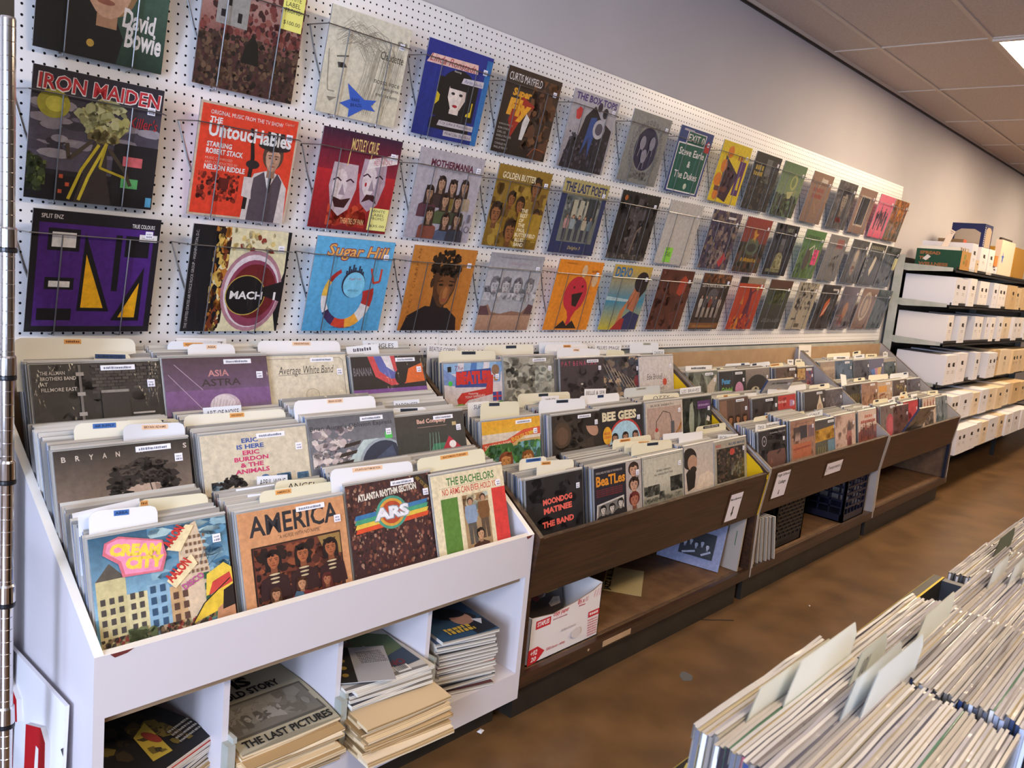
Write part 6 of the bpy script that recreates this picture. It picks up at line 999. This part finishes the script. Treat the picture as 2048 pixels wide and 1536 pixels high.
for i in range(9):
    q = LB(); k = i / 8; q.box(-.155, .155, -.002, .002, 0, .215, rnd.choice(['#1f2024', '#2b2a30', '#26303a', '#3a3230']), top='#55534f', left='#77746e'); A = Art(q, .31, .215, -.002, -.155, 0)
    if i == 0: A.d(10, 40, 95, 98, 14, 14, ['#c3b4a6', '#8d3a40', '#30405e']); A.r(70, 66, 92, 96, '#d8b42c'); A.s(72, 82, 8, '#4a3a14', 16); A.s(72, 70, 8, '#4a3a14', 16)
    o = q.build('record_sleeve', PRINT, None, (.13 + rnd.uniform(-.01, .01), -.52 + .026 * i, SH + .006), (-.22, rnd.uniform(-.02, .02), 0))
    tag(o, 'dark sleeve with a yellow sticker at the front of the paper carton' if i == 0 else 'dark record sleeve filed in the paper carton behind the yellow-stickered one', 'record', 'records in the paper carton')
q = LB(); q.box(-.152, .152, -.085, .085, 0, .0012, '#bba878'); A = Art(q, .304, .17, 0, -.152, -.085, .0003, lambda X, Y, Z: (X, Z, .0014 - Y)); A.p([(0, 0), (100, 0), (100, 18), (92, 18), (88, 16), (0, 16)], '#c9bb94') if False else None
A.t(3, 76, 20, 'JAZZ & BLUES', '#1f1b18', 94, b=.04); tag(q.build('divider_card', CARD, None, (.882, -.39, SH), (0, 0, .54)), 'buff card lettered JAZZ & BLUES lying flat on the lower shelf', 'divider card')
q = sleeve_mesh('#8f95b4', lambda A: (A.g(0, 0, 100, 100, '#8a90b0', '#7d83a0'), [A.s(46, 88 - 3.4 * i, 1.6, '#5a6080', 40) for i in range(9)], A.r(34, 14, 88, 52, '#1a1a20'), [A.bust(42 + 9 * i, 32 + 4 * (i % 2), 4.4, '#b0b4c4', '#15151a', '#24242c') for i in range(5)], A.l([(40, 16), (60, 22)], 3, '#b0b4c4'), A.l([(70, 18), (84, 26)], 3, '#9aa0b4')), left='#1d2030')
tag(q.build('record_sleeve', PRINT, None, (1.327, -.449, SH + .002), (-.30, .0, -1.42)), 'silver-blue sleeve with a black and white group photo leaning on the lower shelf', 'record')
q = LB(); q.box(-.006, .006, -.16, .16, 0, .33, '#a59a90', front='#b3a892', left='#a89d93'); q.box(-.0065, -.0055, -.06, -.055, 0, .33, '#a8924a'); q.box(-.0066, -.006, -.13, -.126, .12, .19, '#4a6a4a')
tag(q.build('cardboard_sheet', CARD, None, (1.452, -.49, SH), (0, .10, .0)), 'stiff grey cardboard sheet with a yellowed edge leaning against the end panel', 'cardboard')
for i in range(6):
    q = LB(); q.box(-.003, .003, -.155, .155, 0, .24, ['#b0a28c', '#c6bcae', '#8d7f6e', '#c3b8aa', '#3a2d2a', '#d0c8be'][i], left='#a89a88', front=['#c0b094', '#cfc6b8', '#a89a84', '#d2c9ba', '#4a3630', '#ddd6cc'][i], top='#cfc6b6')
    tag(q.build('record_sleeve', CARD, None, (1.615 + .034 * i, -.50 - .006 * i, SH + .002), (0, -.16 - .02 * i, 0)), f'pale upright record sleeve seen edge on beside the milk crate, {ORD[i]} from left', 'record', 'records leaning under the second brown bin')
def crate(x0, x1, y0, y1, h, m, name, label, rows, cols, text=False, group=None, lat=False):
    t = thing(name, label, 'crate', ((x0 + x1) / 2, (y0 + y1) / 2, SH + .0005), group=group); q = _MB(); X, Y = (x1 - x0) / 2, (y1 - y0) / 2; e = .008
    for sx in (-1, 1):
        for sy in (-1, 1): q.box(sx * X - (e if sx > 0 else 0) * 1.0, sx * X + (e if sx < 0 else 0), sy * Y - (e if sy > 0 else 0), sy * Y + (e if sy < 0 else 0), 0, h)
    q.build('corner_post', m, t) if False else None
    def side(nm, ax, pos, a0, a1):
        s = q2 = _MB()
        def B(u0, u1, z0, z1, o=0.): (s.box(u0, u1, pos - .003 - o, pos + .003, z0, z1) if ax == 'y' else s.box(pos - .003, pos + .003, u0, u1, z0, z1))
        B(a0, a1, 0, .045); B(a0, a1, h - .03, h); B(a0, a0 + .02, 0, h); B(a1 - .02, a1, 0, h); n = cols; st = (a1 - a0 - .04) / n
        for k in range(1, n): B(a0 + .02 + st * k - .004, a0 + .02 + st * k + .004, .045, h - .03)
        zs = (h - .075) / rows
        for k in range(1, rows): B(a0 + .02, a1 - .02, .045 + zs * k - .005, .045 + zs * k + .005, .002)
        if lat:
            for k in range(n):
                for j in range(rows):
                    if (k + j) % 2: B(a0 + .02 + st * k, a0 + .02 + st * (k + .62), .045 + zs * j, .045 + zs * (j + .62))
        if nm == 'front' and text:
            A = Art(s, a1 - a0, .045, pos - .0036, a0, 0); A.s(16, 52, 22, '#77746e', 60); A.s(22, 22, 18, '#77746e', 44)
        return s.build('side_panel', m, t)
    side('front', 'y', -Y + .003, -X, X); side('back', 'y', Y - .003, -X, X); side('l', 'x', -X + .003, -Y, Y); side('r', 'x', X - .003, -Y, Y)
    b_ = _MB(); b_.box(-X, X, -Y, Y, 0, .006); b_.build('crate_base', m, t)
    for sx in (-1, 1):
        for sy in (-1, 1): r_ = _MB(); r_.box(min(sx * X, sx * (X - .012)), max(sx * X, sx * (X - .012)), min(sy * Y, sy * (Y - .012)), max(sy * Y, sy * (Y - .012)), 0, h); r_.build('corner_post', m, t)
MBLK = mat('printed_black_plastic', rough=.4, attr=True)
def black_attr(): pass
crate(1.905, 2.265, -.615, -.27, .27, BLACK, 'milk_crate', 'black lattice milk crate on the lower shelf beside leaning records', 9, 12, True, 'crates under the second brown bin', True)
crate(2.775, 3.125, -.650, -.20, .285, NAVY, 'milk_crate', 'navy ribbed crate at the right end of the second brown bin shelf', 5, 6, False, 'crates under the second brown bin')
# ================================================================ metal shelving with storage boxes
SX0, SX1 = 5.0, 9.9
SHZ = (.345, .60, .885, 1.215, 1.52, 1.80)
t = thing('metal_shelving', 'grey metal shelving unit of white storage boxes along the wall past the bins', 'shelving', (6.5, -.2, 0))
for x in (SX0 - .03, 7.45, SX1):
    q = MB(); q.box(x, x + .004, -.075, -.012, 0, 1.86); q.box(x, x + .04, -.012, -.008, 0, 1.86); q.build('upright', GREYSTEEL, t)
    q = MB(); q.box(x + .03, x + .034, -.465, -.425, 0, .34); q.build('upright', STEEL, t)
q = MB(); q.box(SX0 - .026, SX1, -.010, -.006, .1, 1.85); q.build('back_sheet', STEEL, t)
for k, z in enumerate(SHZ):
    dp = -.62 if z < .5 else (-.55 if z < .7 else -.455)
    q = MB(); q.box(SX0, SX1, dp, -.012, z - .028, z - .022); q.box(SX0, SX1, dp, dp + .004, z - .045, z - .0); sh_ = q.build('shelf', STEEL, t)
    for x in (SX0 - .012, 7.44):
        q = MB(); q.prism([(-.02, z - .045), (-.02, z), (dp + .02, z - .012), (dp + .02, z - .04), (-.1, z - .06)], x, x + .004); q.build('shelf_bracket', GREYSTEEL, sh_)
WHC = ['#dcd8dc', '#e0dad8', '#d8d6dc']; TANC = ['#d0b48c', '#d6bd98', '#c8aa80', '#d9c3a4', '#dccab2']
def sbox(x0, x1, yf, z, h, tan, label, grp, dep=.385, holes=1, side=None, ang=0., lean=0.):
    q = LB(); w = x1 - x0; c = rnd.choice(TANC if tan else WHC); q.box(0, w, 0, dep, 0, h, c, left=side or c); A = Art(q, w, h, -.0002, 0, 0)
    n = holes
    for i in range(n):
        cx = 50 if n == 1 else (30, 72)[i]; hw = min(18, 3.2 / w) / (1 if n == 1 else 1.2)
        A.r(cx - hw, 62, cx + hw, 74, '#2b221c'); A.p([(cx - hw * .4, 60), (cx + hw * 1.3, 60), (cx + hw * 1.3, 63), (cx - hw * .4, 63)], '#2b221c'); A.s(cx - hw, 44, 3, '#8d8680', 2 * hw); A.s(cx - hw, 38, 3, '#a59e98', 2 * hw); A.s(cx - hw, 12, 2, '#b0a8a4', 2 * hw)
        if tan: A.l([(cx - hw, 50), (cx + hw, 50), (cx + hw, 18), (cx - hw, 18), (cx - hw, 50)], 1, '#9a7440')
    o = q.build('storage_box', CARD, None, (x0, yf, z), (0, lean, ang)); return tag(o, label, 'storage box', grp)
LV = [  # shelf, front y, height, [x0,x1,tan,holes...]
    (4, -.462, .218, [(5.03, 5.20, 0, 1), (5.205, 5.43, 0, 1), (5.435, 5.62, 0, 1), (5.80, 6.11, 0, 2), (6.22, 6.40, 0, 1), (6.44, 6.61, 0, 1), (6.62, 6.80, 0, 1), (6.84, 7.14, 1, 1), (7.15, 7.42, 1, 1), (7.5, 7.9, 1, 1), (8.0, 8.4, 0, 2)], 'second'),
    (3, -.452, .225, [(5.04, 5.19, 0, 1), (5.36, 5.56, 0, 1), (5.86, 6.0, 0, 1), (6.005, 6.14, 0, 1), (6.30, 6.40, 0, 1), (6.41, 6.56, 0, 1), (6.68, 6.85, 0, 1), (6.87, 7.25, 1, 1), (7.3, 7.5, 0, 1), (7.55, 7.8, 0, 1), (7.85, 8.3, 0, 2)], 'third'),
    (2, -.492, .238, [(5.03, 5.34, 0, 2), (5.42, 5.70, 0, 1), (5.95, 6.11, 0, 1), (6.34, 6.66, 0, 2), (6.67, 6.86, 1, 1), (6.89, 7.30, 1, 1), (7.32, 7.5, 1, 1), (7.52, 7.9, 1, 2), (7.95, 8.4, 1, 1)], 'fourth'),
    (1, -.575, .205, [(5.06, 5.27, 0, 2), (5.32, 5.69, 0, 1), (5.72, 5.95, 1, 1), (5.96, 6.22, 0, 1), (6.23, 6.50, 1, 1), (6.51, 6.80, 1, 1), (6.88, 7.15, 1, 1), (7.18, 7.5, 1, 1), (7.55, 7.9, 1, 1)], 'fifth'),
    (0, -.655, .205, [(5.07, 5.36, 0, 2), (5.37, 5.68, 0, 1), (5.69, 5.86, 0, 1), (5.87, 6.10, 1, 1), (6.12, 6.45, 0, 1), (6.50, 6.70, 1, 1), (6.72, 6.95, 0, 1), (6.97, 7.3, 0, 1), (7.35, 7.75, 0, 1)], 'bottom')]
for k, yf, h, bx, nm in LV:
    for i, (x0, x1, tan, holes) in enumerate(bx):
        jig = rnd.uniform(-.012, .012) if i else 0.
        sbox(x0, x1, yf + jig, SHZ[k] + .001 - .021, h + (rnd.uniform(-.01, .01) if i else 0), tan, f"{'tan cardboard' if tan else 'white'} storage box on the {nm} shelf, {ORD[i]} from the bins", 'storage boxes on the metal shelving', holes=holes, dep=.38 if k > 1 else (.40 if k else .48))
TZ = SHZ[5] - .021 + .001
q = LB(); q.box(0, .27, 0, .335, 0, .145, '#b98a4c', left='#17402c', top='#2b2018'); A = Art(q, .335, .145, 0, 0, 0, fn=lambda X, Y, Z: (-.0004 + Y, .335 - X, Z))
[A.t(8, 70 - 30 * i, 18, s_, '#8a5a34', w_, b=.05) for i, (s_, w_) in enumerate((('SPREAD', 46), ('THE', 22), ('WELLNESS', 66)))]; A.p([(16, 46), (26, 70), (34, 58), (24, 36)], '#cfc6c0')
B = Art(q, .27, .145, -.0003, 0, 0); B.e(40, 70, 12, 16, '#8d8a44', 12); B.e(60, 40, 16, 20, '#a8702c', 12); B.e(34, 40, 8, 12, '#6d7a3a', 12)
gb = tag(q.build('cardboard_box', CARD, None, (5.05, -.462, TZ)), 'green box printed SPREAD THE WELLNESS on top of the metal shelving', 'box')
q = LB(); [q.box(.004 + .022 * i, .018 + .022 * i, .02, .32, .1455, .165 + rnd.uniform(0, .012), rnd.choice(['#cfc4b4', '#b9a48c', '#6a4a3c', '#d8d0c4'])) for i in range(12)]; tag(q.build('records_in_box', CARD, None, (5.05, -.462, TZ)), 'row of card tops showing above the green box', 'records', None, 'stuff')
q = LB(); q.box(-.03, .03, -.0006, .0006, 0, .17, '#d6c8bc'); A = Art(q, .06, .17, -.0008, -.03, 0); A.s(20, 90, 5, '#6a5a4e', 60); A.s(30, 82, 4, '#6a5a4e', 40); tag(q.build('divider_card', CARD, None, (5.12, -.30, TZ + .146), (.1, .32, -.5)), 'white slip of card sticking up out of the green box', 'divider card')
sbox(5.36, 5.52, -.455, TZ, .225, 0, 'tall white storage box right behind the green box on the top', 'boxes on top of the metal shelving')
sbox(5.53, 5.60, -.46, TZ, .10, 1, 'small tan box between white boxes on top of the shelving', 'boxes on top of the metal shelving', dep=.3)
sbox(5.66, 5.90, -.45, TZ, .215, 0, 'worn cream storage box on top of the metal shelving', 'boxes on top of the metal shelving')
sbox(5.91, 6.10, -.455, TZ, .215, 0, 'narrow cream storage box beside the blue box stack', 'boxes on top of the metal shelving')
q = LB(); q.box(0, .27, 0, .26, 0, .20, '#1c2350', left='#1c2350', top='#1a1e40'); A = Art(q, .27, .20, -.0003, 0, 0); A.p([(20, 4), (20, 76), (40, 88), (70, 88), (90, 76), (90, 4)], '#a8947e'); [A.r(6, 10 + 9 * i, 12, 15 + 9 * i, '#d8d4dc') for i in range(9)]; B = Art(q, .26, .20, 0, 0, 0, fn=lambda X, Y, Z: (-.0004 + Y, .26 - X, Z)); B.p([(12, 0), (12, 62), (30, 76), (70, 76), (90, 62), (90, 0)], '#a99a88'); B.r(14, 0, 88, 20, '#9a8c7a')
tag(q.build('cardboard_box', CARD, None, (5.86, -.40, TZ + .222)), 'navy blue box with arched tan panels on top of the white boxes', 'box')
q = LB(); q.box(0, .10, 0, .20, 0, .05, '#7a6248', front='#b0543c'); tag(q.build('small_box', CARD, None, (5.66, -.30, TZ + .221)), 'small brown box partly hidden behind the navy box', 'box')
q = LB(); q.box(0, .10, 0, .14, 0, .09, '#d8903c', front='#c8803a'); tag(q.build('small_box', CARD, None, (6.16, -.45, TZ + .085)), 'crumpled orange pack on top of the metal shelving', 'box')
sbox(6.14, 6.34, -.44, TZ, .083, 0, 'low white box under the orange pack', 'boxes on top of the metal shelving')
q = LB(); q.box(0, .52, 0, .05, 0, .33, '#e2cbb2'); A = Art(q, .52, .33, -.0003, 0, 0); c = (20, 52); st = [(c[0] + r_ * math.cos(math.pi / 2 + i * math.pi / 5), c[1] + r_ * 1.9 * math.sin(math.pi / 2 + i * math.pi / 5)) for i, r_ in enumerate([10, 4] * 5)]
A.k += 1; [A.mb.poly([A.put(*c), A.put(*st[i]), A.put(*st[(i + 1) % 10])], '#3f62b8') for i in range(10)]; tag(q.build('white_board', CARD, None, (6.36, -.44, TZ)), 'upright white board with a blue star on top of the shelving', 'board')
q = LB(); q.box(0, .5, 0, .30, 0, .30, '#b0822c', front='#a5782a'); tag(q.build('cardboard_box', CARD, None, (6.93, -.44, TZ)), 'ochre box at the right edge of the photo on top of the shelving', 'box')
q = LB(); q.box(0, .42, 0, .02, 0, .02, '#2b211c'); tag(q.build('dark_strip', CARD, None, (6.40, -.42, TZ + .332)), 'dark strip lying across the top of the white board', 'strip')
# ================================================================ chrome shelving post and red-lettered board at the left
PX, PY = -1.639, -.56
t = thing('wire_shelving', 'chrome wire shelving post with ringed collars at the left edge', 'shelving', (PX, PY, 0))
q = MB(); pr = [(.0128, .02)]; z = .05
while z < 1.885: pr += [(.0128, z), (.0121, z + .0008), (.0128, z + .0016)]; z += .0254
pr += [(.0128, 1.893), (.0118, 1.897)]; q.lathe(pr, PX, PY, 24); q.build('post', CHROME, t, smooth=False)
for z in (.30, .53, .79, 1.042, 1.247, 1.487):
    q = MB(); q.lathe([(.0135, z), (.0165, z + .003), (.0158, z + .036), (.0138, z + .04)], PX, PY, 24); cl = q.build('collar', CHROME, t)
    q = MB(); q.lathe([(.0166, z - .007), (.0170, z - .004), (.0168, z + .001)], PX, PY, 24); q.build('plastic_clip', BLACK, cl)
    q = MB(); q.tube([(PX - .016, PY, z + .01), (PX - .60, PY, z + .01)], .003); q.tube([(PX - .016, PY, z + .032), (PX - .60, PY, z + .032)], .003)
    for i in range(9): q.tube([(PX - .05 - .065 * i, PY, z + .035), (PX - .05 - .065 * i, PY + .35, z + .035)], .0022, 5)
    q.build('wire_shelf', CHROME, t)
q = MB(); q.lathe([(.0128, .02), (.02, .015), (.02, 0)], PX, PY, 16); q.build('foot', BLACK, t)
t = thing('sign_board', 'white board with thick red cut-out letters leaning on the white bin side', 'sign', (-1.548, -.40, 0), (0, .035, 0))
q = LB(); q.box(-.006, .002, -.188, .30, .002, .543, '#e8e6ea'); q.poly([(-.0061, -.189, .43), (-.0061, -.175, .44), (-.0061, -.189, .45)], '#3a3a3c'); q.build('board', CARD, t)
def raised(pts, holes, name):
    q = LB(); fw = [(-.0165, y, z) for y, z in pts]; bk = [(-.0062, y, z) for y, z in pts]; q.poly(fw, '#b3141c'); n = len(pts)
    for i in range(n): j = (i + 1) % n; q.poly([fw[i], bk[i], bk[j], fw[j]], '#d8d4d2')
    for h_ in holes: q.poly([(-.0168, y, z) for y, z in h_], '#e8e6ea')
    q.build(name, CARD, t)
raised([(-.003, .42), (-.09, .452), (-.118, .43), (-.145, .10), (-.10, .10), (-.094, .18), (-.062, .18), (-.056, .10), (-.01, .10)], [[(-.068, .40), (-.084, .40), (-.09, .235), (-.06, .235)]], 'letter')
raised([(.20, .47), (.12, .48), (.06, .45), (.05, .40), (.09, .385), (.14, .42), (.18, .40), (.18, .24), (.14, .22), (.09, .26), (.05, .24), (.06, .20), (.12, .16), (.20, .17), (.24, .30)], [], 'letter')
# ================================================================ nearest record bin at the lower right
CX0, CX1, CYA, CYB, CZT, CZB = -1.468, -.335, -1.893, -2.62, 1.000, .67
def near_bin(x0, x1, label, rim_worn, CZT):
    t = thing('record_bin', label, 'record bin', ((x0 + x1) / 2, -2.2, 0)); e = .02
    q = MB(); q.box(x0, x1, CYA - e, CYA, .05, CZT); fp = q.build('front_panel', KICK, t)
    q = MB(); q.poly([(x0, CYA - e, CZT + .0004), (x1, CYA - e, CZT + .0004), (x1, CYA - e + .004, CZT + .0004), (x0, CYA - e + .004, CZT + .0004)], '#d8b83c'); q.poly([(x0, CYA - .001, CZT + .0004), (x1, CYA - .001, CZT + .0004), (x1, CYA + .0002, CZT + .0004), (x0, CYA + .0002, CZT + .0004)], '#a5924a')
    if rim_worn:
        for i in range(24):
            x = x0 + (x1 - x0) * i / 40 + .02; q.poly([(x, CYA - e, CZT + .0005), (x + .034, CYA - e, CZT + .0005), (x + .03 + rnd.uniform(-.01, .01), CYA - e + rnd.uniform(.006, .016) * (1.25 - i / 30), CZT + .0005), (x + rnd.uniform(0, .01), CYA - e + rnd.uniform(.006, .016) * (1.25 - i / 30), CZT + .0005)], '#e2cc62')
    q.build('worn_edge', CARD, fp)
    for a in (x0, x1 - e): q = MB(); q.box(a, a + e, CYB, CYA - e, .05, CZT - .002); q.build('end_panel', NAVYW, t)
    q = MB(); q.box(x0, x1, CYB - e, CYB, .05, CZT); q.build('rear_panel', KICK, t)
    q = MB(); q.box(x0 + e, x1 - e, CYB, CYA - e, CZB, CZB + .015); q.build('bin_floor', KICK, t)
    q = MB(); q.box(x0 + .04, x1 - .04, CYB + .03, CYA - .06, 0, .05); q.build('kick_base', BLACK, t); return t
NAVYW = mat('slate_painted_wood', rough=.45); mottle(NAVYW, '#2b3038', '#3d434c', 8, 5)
near_bin(CX0, CX1, 'black painted record bin with yellow worn rim, lower right corner', True, CZT)
near_bin(CX1 + .012, CX1 + 1.03, 'second black record bin beyond the yellow-rimmed one, right edge', False, .935)
EDGE = ['#949190', '#858282', '#aaa69f', '#777576', '#a39a86', '#676363', '#8f898a', '#b9b09c', '#7f7775', '#55525a', '#b0a283', '#8d8688', '#9c9796', '#a7a4a2']
ACC = ['#84604f', '#5a7a66', '#94785a', '#5a5a66', '#8d6c70', '#3a3838', '#a59c74']
_em = {}
def edge_mesh(i):
    if i not in _em:
        q = LB(); c = rnd.choice(ACC) if i % 7 == 0 else rnd.choice(EDGE); t_ = rnd.uniform(.0036, .0050); sp = rnd.choice(SPINES)
        q.box(-.1575, .1575, -t_ / 2, t_ / 2, 0, .313, c, top=c, left=sp)
        for k in range(6):     # loose top of the plastic bag, slightly crumpled
            x0, x1 = -.160 + .0533 * k, -.160 + .0533 * (k + 1); zz = [rnd.uniform(.3145, .3175) for _ in range(2)]
            if k: zz[0] = _em[('z', i)]
            _em[('z', i)] = zz[1]; pc = ['#aaa7a3', '#98959a', '#b7b3ad', '#8a8786', '#a39c92'][i % 5]
            q.poly([(x0, t_ / 2 + .0006, .30), (x0, t_ / 2 + .0006, zz[0]), (x1, t_ / 2 + .0006, zz[1]), (x1, t_ / 2 + .0006, .30)], pc); q.poly([(x0, t_ / 2 + .0006, zz[0]), (x0, t_ / 2 - .0028, zz[0] - .0008), (x1, t_ / 2 - .0028, zz[1] - .0008), (x1, t_ / 2 + .0006, zz[1])], pc)
        _em[i] = q.mesh('record_sleeve', [VINYL])
    return _em[i]
COLS = ((-1.298, 1.121, -1.958, 44, 'first', .007), (-.962, 1.105, -1.975, 42, 'second', .006), (-.636, 1.085, -2.008, 38, 'third', .010), (-.138, 1.003, -1.912, 34, 'fourth', .010), (.187, 1.0, -1.914, 22, 'fifth', .012), (.512, .998, -1.914, 10, 'sixth', .012))
NC = {}
for cx, zt, y, n, nm, jx in COLS:
    for i in range(n):
        me = edge_mesh(rnd.randrange(34)); z = zt - .316 + rnd.uniform(-.0022, .0022) - (.0006 * i if nm == 'first' else 0)
        o = link('record_sleeve', me, None, (cx + rnd.uniform(-jx, jx), y + .0157, z), (.05, rnd.uniform(-.004, .004), rnd.uniform(-.003, .003)))
        tag(o, f'plastic-wrapped record edge in the {nm} column of the black bins at lower right', 'record', f'record edges in the {nm} column of the black bins'); y -= rnd.uniform(.0048, .0062)
    NC[nm] = y
def fcard(x0, x1, y, z, c, label, draw=None, bend=.0, cut=.02):
    q = LB(); w = x1 - x0; h = .12; q.poly([(0, 0, -h), (w, 0, -h), (w, 0, -cut), (w - cut * .8, .001, 0), (cut, .001, 0), (0, 0, -cut * 2.2)], c); q.poly([(0, .001, -h), (0, .001, -cut * 2.2), (cut, .002, 0), (w - cut * .8, .002, 0), (w, .001, -cut), (w, .001, -h)], c)
    if draw: draw(Art(q, w, .05, -.0004, 0, -.05))
    tag(q.build('divider_card', CARD, None, (x0, y, z), (.12, bend, 0)), label, 'divider card', 'divider cards in the black bins')
fcard(-1.40, -1.18, -1.990, 1.150, '#d6d3c2', 'pale cream divider card nearest the aisle in the black bin, first column')
fcard(-1.335, -1.14, -2.004, 1.165, '#e0ded2', 'wide cream divider card second from the aisle in the black bin')
fcard(-1.22, -1.10, -2.030, 1.150, '#c9cbbe', 'grey-green divider card with pencilled numbers in the black bin', lambda A: A.t(24, 30, 44, '101', '#4a4a48', 24, sh=.4))
fcard(-1.30, -1.115, -2.052, 1.152, '#d3d6d2', 'pale blue-grey divider card in the middle of the first column')
fcard(-1.275, -1.08, -2.066, 1.160, '#dde0dc', 'white divider card farthest from the aisle in the first column', None, .02)
fcard(-1.03, -.86, -2.046, 1.150, '#d8d4c0', 'thin cream divider card at the boundary of first and second columns')
for i, (x0, x1, y) in enumerate(((-.60, -.46, -2.040), (-.56, -.42, -2.062), (-.53, -.38, -2.078))): fcard(x0, x1, y, 1.118, '#d6d6d0', f'white divider card standing in the third column of the black bins, {ORD[i]} from the aisle')
fcard(-.10, .08, -1.955, 1.045, '#5f6450', 'olive green divider card standing in the black bin at right edge')
# ================================================================ bits on the floor
q = LB(); q.raw([(-.014, -.008, .001), (.012, -.009, .001), (.016, .007, .001), (-.010, .010, .001), (0, 0, .007)], [(0, 1, 4), (1, 2, 4), (2, 3, 4), (3, 0, 4), (3, 2, 1, 0)], '#e2e2ea'); tag(q.build('paper_scrap', CARD, None, (-.247, -.62, 0), (0, 0, .4)), 'torn white paper scrap on the floor below the white bin', 'litter')
q = LB(); q.raw([(-.008, -.006, .001), (.008, -.005, .001), (.006, .007, .001), (0, 0, .005)], [(0, 1, 3), (1, 2, 3), (2, 0, 3), (2, 1, 0)], '#d8d0c6'); tag(q.build('paper_crumb', CARD, None, (1.807, -.884, 0)), 'tiny white crumb on the floor in the aisle', 'litter')
q = LB(); q.tube([(0, 0, .002), (.04, -.035, .002), (.07, -.055, .002), (.12, -.10, .003)], .0018, 5, '#1c1714'); tag(q.build('cable_tie', CARD, None, (1.194, -.632, 0)), 'thin black strand lying on the floor by the kick plate', 'litter')
q = LB(); q.poly([(.04 * math.cos(k * .57) * (1 + .25 * math.sin(3 * k)), .026 * math.sin(k * .57), .0006) for k in range(11)], '#5c5c5c'); tag(q.build('floor_patch', CARD, None, (.66, -.866, 0), (0, 0, .5)), 'small grey patch of filler on the brown concrete floor', 'patch')
